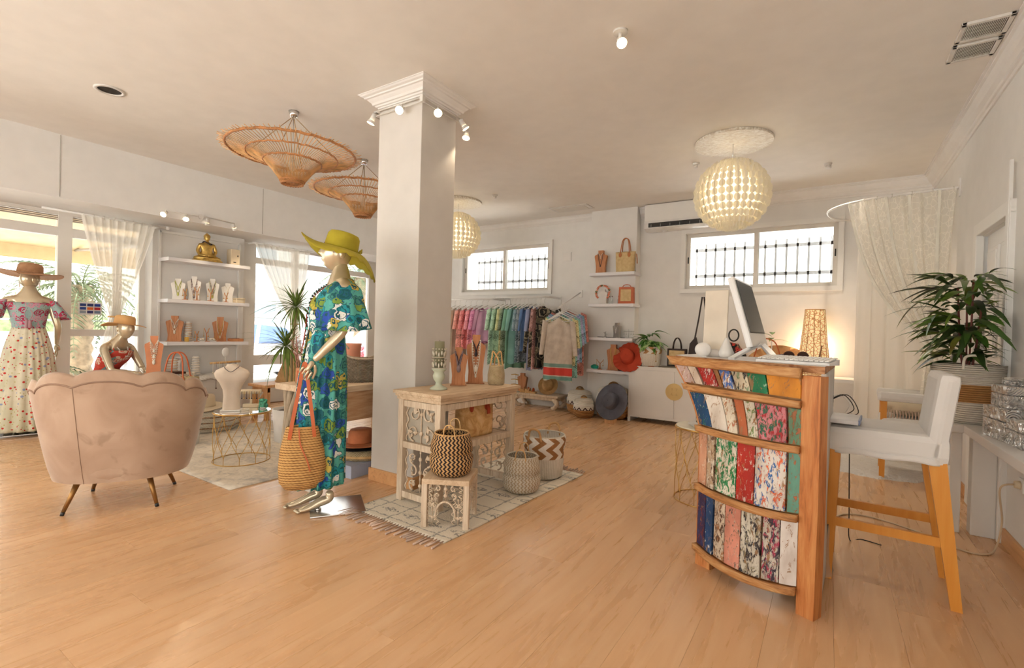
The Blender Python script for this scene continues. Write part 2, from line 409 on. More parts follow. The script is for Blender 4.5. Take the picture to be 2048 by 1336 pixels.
# high sliding windows at the back
M['alu'] = plain('cream_aluminium', (.74, .70, .64), .4, var=.01)
def high_window(name, w, sashes_dark_left=True):
    x0, x1, z0, z1 = w; y = YB+.03
    root = thing(name, None, None); root['kind'] = 'structure'
    f = B()
    for (a, b_, c, d) in ((x0-.06, x1+.06, z1, z1+.06), (x0-.06, x1+.06, z0-.06, z0), (x0-.06, x0, z0, z1), (x1, x1+.06, z0, z1)):
        f.box(((a+b_)/2, YB-.01, (c+d)/2), (b_-a-.001, .06 if b_-a < .1 else .055, d-c-.001))
    f.box(((x0+x1)/2, YB+.14, z0-.01), (x1-x0, .3, .02))
    f.obj('window_frame', M['white'], root); xm = (x0+x1)/2
    for s, (a, b_) in enumerate(((x0, xm+.03), (xm-.03, x1))):
        yy = y+.035*(1-s); q = B(); t = .05
        q.box(((a+b_)/2, yy, z1-t/2), (b_-a-.002, .026, t)); q.box(((a+b_)/2, yy, z0+t/2), (b_-a-.002, .026, t))
        q.box((a+t/2, yy, (z0+z1)/2), (t, .03, z1-z0)); q.box((b_-t/2, yy, (z0+z1)/2), (t, .03, z1-z0))
        so = q.obj('sash', M['alu'], root)
        g = B(); g.box(((a+b_)/2, yy, (z0+z1)/2), (b_-a-.08, .006, z1-z0-.08)); g.obj('pane', M['glass'], so)
        h = B(); h.box((a+.025 if s == 0 else b_-.025, yy-.02, (z0+z1)/2+.02), (.014, .012, .09), b=.003); h.obj('latch', M['black'], so)
    # security grille outside
    gr = B(); n = 14
    for i in range(n): gr.box((x0+.06+(x1-x0-.12)*i/(n-1), YB+.42, (z0+z1)/2-.15), (.026, .02, .9))
    for zz in (z0+.22, z0+.60): gr.box((xm, YB+.42, zz), (x1-x0+.3, .02, .045))
    gr.obj('security_grille', plain('grille_paint', (.62, .63, .66), .5), root)
    return root
high_window('window_3', W2); high_window('window_4', W3)
b = B(); b.box((-2.6, YB+.95, 2.86), (9, 1.3, .12)); struct('trim_6', b, plain('eaves_render', (.72, .72, .72), .8))
# shop windows on the left
XG = -7.45
def post(b, y0, y1, z0, z1, d=.09, x=XG):
    d = d-(.012 if y1-y0 > z1-z0 else 0); b.box((x, (y0+y1)/2, (z0+z1)/2), (d, y1-y0, z1-z0))
root = thing('window_1', None, None); root['kind'] = 'structure'
M['wframe'] = plain('white_window_frame', (.80, .76, .71), .4, var=.01)
f = B()
for y0, y1 in ((-2.95, -2.85), (-.6, -.5), (1.83, 1.955), (2.62, 2.68)): post(f, y0, y1, 0, 2.47)
post(f, -2.95, 2.68, 2.19, 2.29); post(f, -2.95, 2.68, 0, .06); post(f, -2.95, 2.68, 2.43, 2.5); f.obj('window_frame', M['wframe'], root)
f = B(); post(f, 1.955, 2.62, 1.04, 1.12, .07); post(f, 2.36, 2.44, .06, 2.19, .06); f.obj('glazing_bar', M['wframe'], root)
f = B()
for k in range(5): f.box((XG+.02, -.1, 2.455-.02*k), (.02, 5.5, .014))
f.obj('shutter_slats', plain('shutter_slat_paint', (.42, .36, .30), .6), root)
for y0, y1 in ((-2.85, -.6), (-.5, 1.83), (1.955, 2.62)):
    for z0, z1 in ((.06, 2.19), (2.29, 2.43)):
        g = B(); g.box((XG, (y0+y1)/2, (z0+z1)/2), (.008, y1-y0, z1-z0)); g.obj('pane', M['glass'], root)
root = thing('window_2', None, None); root['kind'] = 'structure'
f = B()
for y0, y1 in ((3.83, 4.12), (4.76, 4.84), (6.32, 6.59)): post(f, y0, y1, 0, 2.47)
post(f, 3.83, 6.59, 2.17, 2.26); post(f, 3.83, 6.59, 0, .3); post(f, 3.83, 6.59, 2.43, 2.5); post(f, 4.12, 4.76, .60, .755, .07); f.obj('window_frame', M['wframe'], root)
for y0, y1 in ((4.12, 4.76), (4.84, 6.32)):
    for z0, z1 in ((.3, 2.17), (2.26, 2.43)):
        g = B(); g.box((XG, (y0+y1)/2, (z0+z1)/2), (.008, y1-y0, z1-z0)); g.obj('pane', M['glass'], root)
root = thing('added_window_right', None, None); root['kind'] = 'structure'  # invented glazing beside the camera, added to brighten the right side
f = B()
for y in (-2.57, -1.4, -.23): f.box((XR+.1, y, 1.3), (.08, .06, 2.4))
for z in (.13, 2.47): f.box((XR+.1, -1.4, z), (.074, 2.4, .06))
f.obj('window_frame', M['wframe'], root)
g = B(); g.box((XR+.1, -1.4, 1.3), (.008, 2.3, 2.3)); g.obj('pane', M['glass'], root)
root = thing('added_window_front', None, None); root['kind'] = 'structure'  # invented glazing behind the camera, added so daylight reaches the foreground
f = B()
for k in range(5): f.box((lerp(FH[0]+.04, FH[1]-.04, k/4), YF-.15, 1.3), (.08, .08, 2.4))
f.box((-3.35, YF-.15, .13), (7.1, .08, .06)); f.box((-3.35, YF-.15, 2.47), (7.1, .08, .06)); f.obj('window_frame', M['wframe'], root)
g = B(); g.box((-3.35, YF-.15, 1.3), (7.0, .008, 2.3)); g.obj('pane', M['glass'], root)
# white stone threshold under the shop windows
b = B(); b.box((-7.29, -.15, .008), (.46, 5.6, .016), b=.004); struct('trim_4', b, plain('white_threshold_stone', (.80, .78, .76), .25))
# panelled door on the right wall
root = thing('door_1', None, None); root['kind'] = 'structure'; y0, y1 = DR[0], DR[1]
f = B()
for a, c in ((y0-.07, y0+.02), (y1-.02, y1+.07)): f.box((XR-.005, (a+c)/2, 1.04), (.05, c-a, 2.08), b=.006)
f.box((XR-.005, (y0+y1)/2, 2.11), (.05, y1-y0+.14, .09), b=.006); f.box((XR+.08, (y0+y1)/2, 2.07), (.14, y1-y0, .02)); f.box((XR-.025, y0-.05, 1.2), (.02, .025, 2.4), b=.004)
f.obj('door_frame', M['white'], root)
d = B(); d.box((XR+.06, (y0+y1)/2, 1.04), (.04, y1-y0-.03, 2.05))
for (za, zb) in ((.25, .95), (1.15, 1.95)):
    for (ya, yb) in ((y0+.08, (y0+y1)/2-.03), ((y0+y1)/2+.03, y1-.08)):
        d.box((XR+.035, (ya+yb)/2, (za+zb)/2), (.02, yb-ya, zb-za), b=.009); d.box((XR+.028, (ya+yb)/2, (za+zb)/2), (.02, yb-ya-.06, zb-za-.06), b=.009)
d.obj('door_leaf', M['white'], root)
# square column with a moulded capital
CX0, CX1, CY0, CY1 = -3.11, -2.64, 2.72, 3.12
root = thing('column', None, None); root['kind'] = 'structure'
b = B(); b.box(((CX0+CX1)/2, (CY0+CY1)/2, ZC/2), (CX1-CX0, CY1-CY0, ZC), b=.004); b.obj('shaft', plain('column_paint', (.66, .62, .575), .6, var=.02), root)
b = B()
def ringbox(b, e, z0, z1): b.box(((CX0+CX1)/2, (CY0+CY1)/2, (z0+z1)/2), (CX1-CX0+2*e, CY1-CY0+2*e, z1-z0), b=.003)
cp = [(.0, 2.95), (.012, 2.95), (.014, 2.965), (.028, 2.97), (.034, 2.985), (.05, 2.99), (.058, 3.015), (.078, 3.04), (.088, 3.055), (.105, 3.06), (.11, 3.075), (.13, 3.085), (.142, 3.10), (.15, 3.102), (.15, 3.11)]
vs = []; fs = []
for e, z in [(e*.82, 3.11-(3.11-z)*.62) for e, z in cp]: vs += [(CX0-e, CY0-e, z), (CX1+e, CY0-e, z), (CX1+e, CY1+e, z), (CX0-e, CY1+e, z)]
for i in range(len(cp)-1):
    for k in range(4): fs.append((4*i+k, 4*i+(k+1) % 4, 4*i+4+(k+1) % 4, 4*i+4+k))
b.add(vs, fs); b.obj('capital', M['plaster'], root)
b = B(); ringbox(b, .014, 0, .1); b.obj('skirting', M['skirt'], root)
# interior lamps the room has are built with their fittings
def spot(par, loc, d, e=18, ang=70, c=(1, .80, .55)):
    l = bpy.data.lights.new('bulb_light', 'SPOT'); l.energy = e; l.spot_size = R(ang); l.spot_blend = .7; l.color = c; l.shadow_soft_size = .02
    o = bpy.data.objects.new('bulb_light', l); COL.objects.link(o); o.location = loc; o.rotation_euler = V(d).to_track_quat('-Z', 'Y').to_euler()
    if par: o.parent = par
    return o
def point(par, loc, e, c=(1, .75, .48), r=.05):
    l = bpy.data.lights.new('bulb_light', 'POINT'); l.energy = e; l.color = c; l.shadow_soft_size = r
    o = bpy.data.objects.new('bulb_light', l); COL.objects.link(o); o.location = loc
    if par: o.parent = par
    return o
def emis(name, c, s):
    m, n, l, p = nt(name); p.inputs['Base Color'].default_value = (*c, 1); p.inputs['Emission Color'].default_value = (*c, 1); p.inputs['Emission Strength'].default_value = s; return m
M['bulb'] = emis('lit_bulb', (1, .82, .55), 9)
# ---------------- outside
root = thing('street', None, None); root['kind'] = 'structure'
b = B(); b.box((-28, 2, -.32), (40, 60, .3)); b.obj('pavement', plain('pale_pavement', (.78, .76, .73), .9), root)
b = B(); b.box((-3, 25, -.5), (60, 34, .3)); b.obj('yard', plain('yard_concrete', (.78, .77, .75), .9), root)
b = B(); b.box((-3, -21.6, -.5), (60, 36.4, .3)); b.box((16.6, 1.5, -.505), (30, 10, .29)); b.obj('forecourt', plain('forecourt_concrete', (.78, .77, .75), .9), root)
# ---------------- shared object materials
def uvxy(g, obj=False):
    if obj: return g.sep(g.co())
    t = g.nd('TexCoord'); return g.sep(t.outputs['UV'])
def zig(name, A, Bc, su, sv, amp, duty=.5, vert=True, rough=.7):
    """chevron weave: stripes su per metre, zigzagging sv times per metre"""
    g = G(name, rough); o = uvxy(g); u, v = (o[0], o[1]) if vert else (o[1], o[0])
    tri = g.math('PINGPONG', g.math('MULTIPLY', v, sv), .5)
    f = g.math('FRACT', g.math('ADD', g.math('MULTIPLY', u, su), g.math('MULTIPLY', tri, amp)))
    n = g.noise(g.co(), 30, 3); a2 = g.mix(n, A, tuple(x*.6 for x in A)); b2 = g.mix(n, Bc, tuple(x*.6 for x in Bc))
    g.col(g.mix(g.ramp(f, [(duty-.03, (0,0,0)), (duty+.03, (1,1,1))]), a2, b2)); g.bump(g.math('PINGPONG', g.math('MULTIPLY', v, sv*2), .5), .5, .004); return g.m
def weave(name, A, Bc, su=90, sv=70, rough=.75, bd=.006, st=.8, uv=True, mixn=.5):
    """straw / rope weave"""
    g = G(name, rough); o = uvxy(g, not uv)
    a = g.math('SINE', g.math('MULTIPLY', o[0], su*6.283)); c = g.math('SINE', g.math('MULTIPLY', o[1 if uv else 2], sv*6.283))
    h = g.math('MULTIPLY_ADD', g.math('MULTIPLY', a, c), .5, .5); n = g.noise(g.co(), 25, 4)
    f = g.math('ADD', g.math('MULTIPLY', h, 1-mixn), g.math('MULTIPLY', n, mixn))
    g.col(g.ramp(f, [(.25, Bc), (.6, A)])); g.bump(h, st, bd); return g.m
def rope(name, A, Bc, sv=60, rough=.8, ang=40):
    g = G(name, rough); o = uvxy(g); row = g.math('MULTIPLY', o[1], sv)
    d = g.math('SINE', g.math('MULTIPLY', row, 6.283)); tw = g.math('SINE', g.math('ADD', g.math('MULTIPLY', o[0], ang*6.283), g.math('MULTIPLY', row, 9)))
    h = g.math('ADD', g.math('MULTIPLY', d, .35), g.math('MULTIPLY_ADD', tw, .12, .5)); n = g.noise(g.co(), 18, 4)
    g.col(g.ramp(g.math('ADD', g.math('MULTIPLY', h, .7), g.math('MULTIPLY', n, .3)), [(.22, Bc), (.55, A)])); g.bump(h, .9, .006); return g.m
M['straw'] = weave('natural_straw_weave', lin((226, 186, 130)), lin((176, 130, 78)), 110, 110)
M['strawl'] = weave('pale_straw_weave', lin((232, 208, 158)), lin((186, 148, 92)), 140, 140, uv=False, st=.4)
M['seagrass'] = weave('seagrass_weave', lin((214, 192, 150)), lin((118, 92, 58)), 70, 60)
M['ropew'] = rope('white_cotton_rope', lin((236, 228, 214)), lin((170, 158, 142)), 70)
M['ropeb'] = rope('brown_seagrass_rope', lin((205, 160, 105)), lin((120, 78, 40)), 60)
M['teak'] = woodm('warm_teak_bust', lin((186, 122, 78)), lin((208, 148, 104)), 2, 3, .5)
M['pine'] = woodm('pale_pine', lin((214, 160, 108)), lin((234, 188, 138)), 2, 2, .55)
M['white_wash'] = woodm('whitewashed_carved_wood', lin((206, 184, 158)), lin((232, 216, 194)), 2, 2.5, .75, lin((150, 124, 98)))
M['wash_top'] = woodm('limed_wood_top', lin((206, 178, 146)), lin((226, 204, 174)), 1, 2, .7, lin((160, 126, 92)))
M['orange_leather'] = plain('tan_orange_leather', lin((196, 100, 56)), .5, nb=.1, nsc=120)
M['cloth'] = plain('white_slip_cover', (.80, .78, .76), .85, nb=.15, nsc=30, var=.02)
M['ochre'] = woodm('honey_painted_leg', lin((224, 150, 62)), lin((234, 166, 78)), 2, .6, .35, lin((214, 138, 50)))
M['cream_linen'] = plain('cream_linen', lin((226, 208, 178)), .85, nb=.2, nsc=200, var=.03)
M['darkw'] = plain('dark_wood', lin((70, 40, 25)), .5)
M['wire'] = plain('gold_wire', lin((206, 164, 92)), .3, .9)
M['green'] = plain('leaf_green', lin((74, 116, 44)), .45, var=.3, vs=9)
def ppaint(name, cols, sc=20, seed=0., st=.45, base=None):
    """old boat paint flaking down to older coats"""
    g = G(name, .55); c = g.co('Object', (3.6, 1, 1.5)); mp = g.nd('Mapping'); mp.inputs['Location'].default_value = (seed*3.1, seed*1.7, seed*2.3); g.k(c, mp.inputs[0]); c = mp.outputs[0]
    n = g.noise(c, sc, 8, .8, .72); n2 = g.noise(c, sc*.4, 5, 1.5, .65)
    k = g.ramp(n, [(st-.02, (0,0,0)), (st+.015, (1,1,1))]); k2 = g.ramp(n2, [(.5, (0,0,0)), (.53, (1,1,1))])
    a = g.mix(k2, cols[1], cols[-1]); k3 = g.ramp(g.noise(c, 9, 7, 1, .7), [(.585, (0,0,0)), (.60, (1,1,1))]); fin = g.mix(g.math('MULTIPLY', g.sep(k3)[0], .85), g.mix(k, a, cols[0]), lin((168, 126, 86))); k4 = g.noise(c, 3, 4); g.col(g.mix(g.ramp(k4, [(.35, (.45,)*3), (.6, (0,0,0))]), fin, lin((150, 120, 92)), 'MULTIPLY')); g.bump(k, .5, .0025); return g.m
def carve(w, h, seed=0, dens=1.0, t=.012):
    """mirrored scrolls and leaves, in the x-z plane, centred, relief along y"""
    rr = random.Random(seed); b = B(); motif = []
    ny = max(2, int(round(h/.11*dens))); stepz = h/ny
    for j in range(ny):
        z = -h/2+stepz*(j+.5)
        for s in (-1, 1):
            # scroll
            P = []; r0 = min(w*.23, stepz*.46); cx = s*w*.24
            for k in range(15):
                a = (.5 if j % 2 else -.5)*PI+s*k*.42; r = r0*(1-k/19); P.append((cx+r*cos(a), 0, z+r*sin(a)))
            b.tube(P, t*.5, 5, rf=lambda u: t*(.62-.25*u))
            # leaves
            for q in range(3):
                a = rr.uniform(0, 2*PI); L = r0*rr.uniform(.7, 1.0); c = V((cx+s*w*.02*q, 0, z))
                d = V((cos(a), 0, sin(a))); n = V((-sin(a), 0, cos(a)))
                pts = [c+d*L*f+n*L*g_ for f, g_ in ((.15, 0), (.45, .2), (.75, .16), (1.08, 0), (.75, -.16), (.45, -.2))]
                o = [p+V((0, -t*.55, 0)) for p in pts]; i_ = [p+V((0, t*.3, 0)) for p in pts]; m_ = c+d*L*.6+V((0, -t*.9, 0))
                b.add(o+[m_]+i_, [(6, k, (k+1) % 6) for k in range(6)]+[(k, 7+k, 7+(k+1) % 6, (k+1) % 6) for k in range(6)]+[tuple(range(12, 6, -1))])
        b.ball((0, 0, z), t*1.1, 8, 5, (1.2, .7, 1.2)); b.ball((0, 0, z+stepz*.5), t*.7, 6, 4, (1, .8, 1.6))
    b.tube([(0, 0, -h/2), (0, 0, h/2)], t*.35, 5)
    for s in (-1, 1):
        P = [(s*(w*.46+.012*sin(k*1.2)), 0, -h/2+h*k/16) for k in range(17)]; b.tube(P, t*.4, 5)
    return b
# ---------------- things on the ceiling
M['rattan'] = plain('rattan_cane', lin((222, 172, 116)), .5, var=.2, vs=12, nb=.3, nsc=30)
M['rattan_d'] = plain('rattan_binding', lin((190, 130, 80)), .55, var=.2, vs=20)
def rattan(loc, lab, tilt=(0, 0)):
    r = thing('rattan_pendant', lab, 'pendant lamp', loc, 0, 'rattan hat shaped pendants', (tilt[0], tilt[1], 0))
    pr = [(.085, -.27), (.16, -.165), (.235, -.085), (.30, -.055), (.37, -.035), (.50, 0), (.60, .010)]
    n = 94; b = B(); random.seed(3)
    for i in range(n):
        a = 2*PI*i/n; e = .555+random.random()*.03
        P = [(cos(a)*q, sin(a)*q, z) for q, z in pr[:-1]]+[(cos(a)*e, sin(a)*e, .012)]
        b.tube(P, .0034, 4)
    b.obj('cane_ribs', M['rattan'], r)['kind'] = 'stuff'
    for q, z, t in ((.085, -.27, .010), (.1, -.25, .006), (.235, -.085, .009), (.37, -.035, .007), (.52, .004, .011)):
        b = B(); b.tube([(cos(a)*q, sin(a)*q, z+.004*cos(a*40)) for a in [2*PI*k/64 for k in range(64)]], t, 6, True); b.obj('cane_ring', M['rattan_d'], r)
    b = B()
    for k in range(4):
        a = PI/4+k*PI/2; b.tube([(cos(a)*.37, sin(a)*.37, -.03), (0, 0, ZC-loc[2]-.04)], .0035, 5)
    b.obj('hanging_cords', plain('jute_cord', lin((170, 140, 100)), .8), r)
    b = B(); b.cyl((0, 0, ZC-loc[2]-.05), (0, 0, ZC-loc[2]), .03, .045, 12); b.cyl((0, 0, ZC-loc[2]-.06), (0, 0, -.08), .003, n=5); b.obj('ceiling_hook', M['chrome'], r)
    b = B(); b.cyl((0, 0, -.10), (0, 0, -.06), .018, n=10); b.ball((0, 0, -.13), .03, 12, 8); b.obj('bulb', plain('opal_bulb', (.8, .78, .72), .3), r)
rattan((-3.98, 2.52, 2.75), 'larger looking woven cane hat shaped pendant, nearest the camera')
rattan((-4.42, 3.66, 2.75), 'woven cane hat shaped pendant half hidden by the white column')
def capiz_mat():
    m, n, l, p = nt('capiz_shell'); o = n['Material Output']; p.inputs['Base Color'].default_value = (*lin((252, 250, 242)), 1); p.inputs['Roughness'].default_value = .3
    tr = n.new('ShaderNodeBsdfTranslucent'); tr.inputs[0].default_value = (*lin((252, 246, 230)), 1); mx = n.new('ShaderNodeMixShader'); mx.inputs[0].default_value = .5
    l.new(p.outputs[0], mx.inputs[1]); l.new(tr.outputs[0], mx.inputs[2]); l.new(mx.outputs[0], o.inputs[0]); return m
M['capiz'] = capiz_mat()
def capiz(loc, lab, seed):
    r = thing('shell_globe_pendant', lab, 'pendant lamp', loc, 0, 'capiz shell globe pendants'); rr = random.Random(seed)
    top = ZC-loc[2]; b = B(); b.cyl((0, 0, top-.025), (0, 0, top), .345, n=48)
    g = G('hammered_shell_disc', .3, 0, .5); nn = g.noise(g.co('Object', (6, 20, 6)), 5, 4); g.col(g.ramp(nn, [(.4, lin((205, 190, 168))), (.6, lin((244, 238, 226)))])); g.bump(nn, .5, .01); b.obj('ceiling_disc', g.m, r)
    b = B(); b.cyl((0, 0, .3), (0, 0, top), .004, n=6); b.obj('cord', M['chrome'], r)
    b = B(); Rg = .318
    for i in range(30):
        a = 2*PI*i/30
        for j in range(14):
            p = PI*(j+.7)/14.6; c = V((sin(p)*cos(a), sin(p)*sin(a), cos(p)))*Rg; t1 = V((-sin(a), cos(a), 0)); rad = c.normalized(); q = V((0, 0, 1)) if j % 2 else V((0, 0, 1))
            s_ = .033*(.55+.5*sin(p)); ax = (rad*.75+t1*rr.uniform(.1, .45)).normalized()
            v1 = V((0, 0, 1)); v1 = (v1-rad*v1.dot(rad)*.6).normalized()
            ring = [c+ax*cos(2*PI*k/9)*s_+v1*sin(2*PI*k/9)*s_*1.05 for k in range(9)]
            nr = ax.cross(v1).normalized()*.0012
            b.add([x+nr for x in ring]+[x-nr for x in ring], [tuple(range(9)), tuple(range(17, 8, -1))]+[(k, 9+k, 9+(k+1) % 9, (k+1) % 9) for k in range(9)])
            ring = [c+t1*cos(2*PI*k/9)*s_*.9+v1*sin(2*PI*k/9)*s_ for k in range(9)]; nr = rad*.0012
            b.add([x+nr for x in ring]+[x-nr for x in ring], [tuple(range(9)), tuple(range(17, 8, -1))]+[(k, 9+k, 9+(k+1) % 9, (k+1) % 9) for k in range(9)])
    b.obj('shell_discs', M['capiz'], r)['kind'] = 'stuff'
    b = B(); b.ball((0, 0, 0), Rg*.86, 32, 20); b.obj('inner_globe', M['capiz'], r)
    b = B(); b.cyl((0, 0, .1), (0, 0, .2), .02, n=10); b.ball((0, 0, .07), .035, 12, 8); b.obj('bulb', M['bulb'], r); point(r, (0, 0, .07), 9, (1, .88, .72))
capiz((-.82, 5.05, 2.60), 'large cream shell globe pendant under an oval disc, beside the air conditioner', 1)
capiz((-4.62, 5.56, 2.62), 'cream shell globe pendant mostly hidden behind the white column', 2)
M['lampw'] = plain('white_lamp_metal', (.75, .72, .68), .35)
def head(par, p, d, name='spot_head', e=14, lit=True):
    """little reflector spot: arm, can, lit face"""
    p = V(p); d = V(d).normalized(); b = B(); b.cyl(p, p+V((0, 0, -.03)), .006, n=6); q = p+V((0, 0, -.035)); b.cyl(q-d*.03, q+d*.03, .016, .022, 14); b.cyl(q+d*.03, q+d*.055, .024, .032, 14, cap=False)
    o = b.obj(name, M['lampw'], par); b = B(); b.cyl(q+d*.048, q+d*.052, .029, n=14); b.obj('bulb', M['bulb'], o)
    if lit: spot(par, q+d*.075, d, e)
    return o
r = thing('column_spot_track', 'brass spot track wrapped round the top of the white column', 'spotlight'); zt = 2.985
b = B(); e = .03; b.tube([(CX0-e, CY1, zt), (CX0-e, CY0-e, zt), (CX1+e, CY0-e, zt), (CX1+e, CY1+e, zt)], .007, 6)
b.tube([(CX0-e, CY1, zt-.035), (CX0-e, CY0-e, zt-.035), (CX1+e, CY0-e, zt-.035), (CX1+e, CY1+e, zt-.035)], .004, 6); b.box((CX1+e, CY0-e, zt-.015), (.03, .03, .05)); b.obj('track', M['lampw'], r)
for p, d in (((CX0-e, CY0-.04, zt-.01), (-.3, -.2, -.9)), ((CX0-e, CY0+.17, zt-.03), (-.2, -.1, -1)), ((CX0+.30, CY0-.05, zt-.02), (.35, -.75, -.55)), ((CX1+.05, CY0+.12, zt-.02), (.55, -.55, -.6)), ((CX1+.05, CY1+.02, zt), (.4, .4, -.8)), ((CX1+.02, CY1+.12, zt-.04), (.1, -.3, -.9))):
    head(r, p, d, e=16)
r = thing('wall_spot_track', 'white four lamp spot rail under the header above the statue shelf', 'spotlight')
b = B(); b.tube([(XH-.02, 2.56, 2.56), (XH+.03, 2.75, 2.54), (XH+.01, 3.0, 2.56), (XH+.03, 3.35, 2.54)], .007, 6); b.cyl((XH, 2.95, 2.55), (XH+.03, 2.95, 2.55), .03, n=12); b.obj('track', M['lampw'], r)
for y, d in ((2.56, (.5, -.6, -.5)), (2.78, (.6, -.3, -.6)), (3.02, (-.2, .1, -1)), (3.34, (-.3, .5, -.8))): head(r, (XH+.03, y, 2.545), d, e=14)
# small ceiling fittings
r = thing('ceiling_spot', 'adjustable lit spotlight on the ceiling above the empty floor', 'spotlight', (-1.13, 2.87, ZC))
b = B(); b.cyl((0, 0, -.012), (0, 0, 0), .045, n=20); b.cyl((0, 0, -.05), (0, 0, -.01), .012, n=8); b.obj('base', M['lampw'], r); head(r, (0, 0, -.02), (.35, -.45, -.6), e=20)
for i, (x, y, lab) in enumerate(((-1.26, 5.5, 'tiny round ceiling sensor left of the shell globe pendant'), (-.06, 6.16, 'small white ceiling spot right of the shell globe pendant'), (-3.92, 5.5, 'tiny round ceiling sensor above the clothes rails'))):
    r = thing('ceiling_sensor' if i != 1 else 'ceiling_downlight', lab, 'ceiling fitting', (x, y, ZC)); b = B(); b.cyl((0, 0, -.02), (0, 0, 0), .032, .038, 16); b.obj('base', M['lampw'], r); b = B(); b.cyl((0, 0, -.05), (.01 if i == 1 else 0, 0, -.02), .018 if i != 1 else .03, .022, 12); b.obj('sensor_cap' if i != 1 else 'lamp_can', M['lampw'], r)
    if i == 1: spot(r, (0, -.02, -.07), (-.2, -.1, -1), 40, 130, (1, .86, .68))
r = thing('recessed_speaker_hole', 'oval dark recessed opening in the ceiling left of the cane pendants', 'ceiling fitting', (-4.95, 1.52, ZC))
b = B(); b.lathe([(.078, .002), (.102, .002), (.104, -.008), (.08, -.010), (.078, -.002)], 32); b.obj('rim', M['lampw'], r); b = B(); b.cyl((0, 0, -.001), (0, 0, .001), .08, n=32); b.obj('opening', plain('dark_recess', (.03, .025, .02), .9), r)
def grille(lab, x0, x1, y0, y1, n):
    r = thing('ceiling_vent', lab, 'vent', ((x0+x1)/2, (y0+y1)/2, ZC)); w, d = x1-x0, y1-y0; b = B()
    for sx in (-1, 1): b.box((sx*(w/2-.012), 0, -.008), (.024, d, .016), b=.003); b.box((0, sx*(d/2-.012), -.008), (w, .024, .016), b=.003)
    b.obj('vent_frame', M['lampw'], r); b = B(); b.box((0, 0, -.001), (w-.04, d-.04, .002)); b.obj('vent_backing', plain('vent_dark', (.12, .10, .08), .9), r)
    for k in range(n):
        b = B(); b.box((-w/2+.03+(w-.06)*k/(n-1), 0, -.009), (.003, d-.045, .012), (0, .5, 0)); b.obj('vent_slat', M['lampw'], r)
grille('white slatted ceiling vent by the right cornice, nearer the camera', .60, .83, 3.80, 4.02, 22)
grille('white slatted ceiling vent by the right cornice, farther of the two', .60, .83, 4.06, 4.28, 22)
r = thing('ceiling_access_panel', 'flat square access panel on the ceiling near the shelves niche', 'vent', (-3.3, 6.62, ZC)); b = B(); b.box((0, 0, -.006), (.62, .3, .012), b=.003); b.obj('panel', M['lampw'], r); b = B(); b.box((0, 0, -.0135), (.5, .2, .004), b=.001); b.obj('inset', M['alu'], r)
# air conditioner
r = thing('air_conditioner', 'white wall mounted split air conditioner high beside the globe pendant', 'air conditioner', (-1.78, YB-.11, 2.74))
b = B(); b.prism([(-.11, .02), (-.11, .36), (.11, .36), (.11, 0), (.0, -.01), (-.06, .0)], -.5, .5, M=Matrix(((0, 1, 0, 0), (1, 0, 0, 0), (0, 0, 1, 0), (0, 0, 0, 1)))); b.obj('body', plain('white_ac_shell', (.82, .80, .78), .3), r)
b = B(); b.box((0, -.112, .24), (1.0, .006, .23), b=.003); b.obj('front_panel', M['white'], r)
b = B(); b.box((0, -.108, .065), (.88, .02, .06)); b.obj('air_outlet', M['black'], r)
b = B(); b.box((0, -.112, .028), (.86, .05, .008), (.35, 0, 0)); b.obj('louvre', M['white'], r)
for k in range(7): b = B(); b.box((-.4+.8*k/6, -.112, .05), (.004, .02, .05)); b.obj('fin', M['grey'], r)
b = B(); b.box((.25, -.116, .2), (.03, .002, .008)); b.obj('badge', M['grey'], r); b = B(); b.cyl((-.25, -.05, -.02), (-.2, .0, -.005), .012, n=8); b.obj('drain_stub', M['white'], r)
# ---------------- mannequins
def loft(b, rings, n=48, arc=(0, 2*PI), pl=0, fr=14, th=.006, pz=None, uvs=(1.6, 1.3), nv=4):
    """rings [(cx,cy,z,rx,ry)]; pleats of relative depth pl(v)"""
    P = [V((r[0], r[1], r[2])) for r in rings]; Q = [V((r[3], r[4], 0)) for r in rings]
    sp = spl(P, nv); sq = spl(Q, nv); m = len(sp)-1
    def f(u, v):
        k = v*m; i = min(int(k), m-1); t = k-i; c = sp[i].lerp(sp[i+1], t); q = sq[i].lerp(sq[i+1], t); A_ = arc(v) if callable(arc) else arc; a = A_[0]+(A_[1]-A_[0])*u
        w = 1+(pl(v) if callable(pl) else pl)*(sin(a*fr+2*sin(a*3))*.7+.3*sin(a*fr*2.3+1))
        return (c.x+cos(a)*q.x*w, c.y+sin(a)*q.y*w, c.z+(pz(a) if pz and v > .99 else 0))
    full = not callable(arc) and abs(arc[1]-arc[0]-2*PI) < 1e-6
    return b.surf(f, n, m, th, full, uvs)
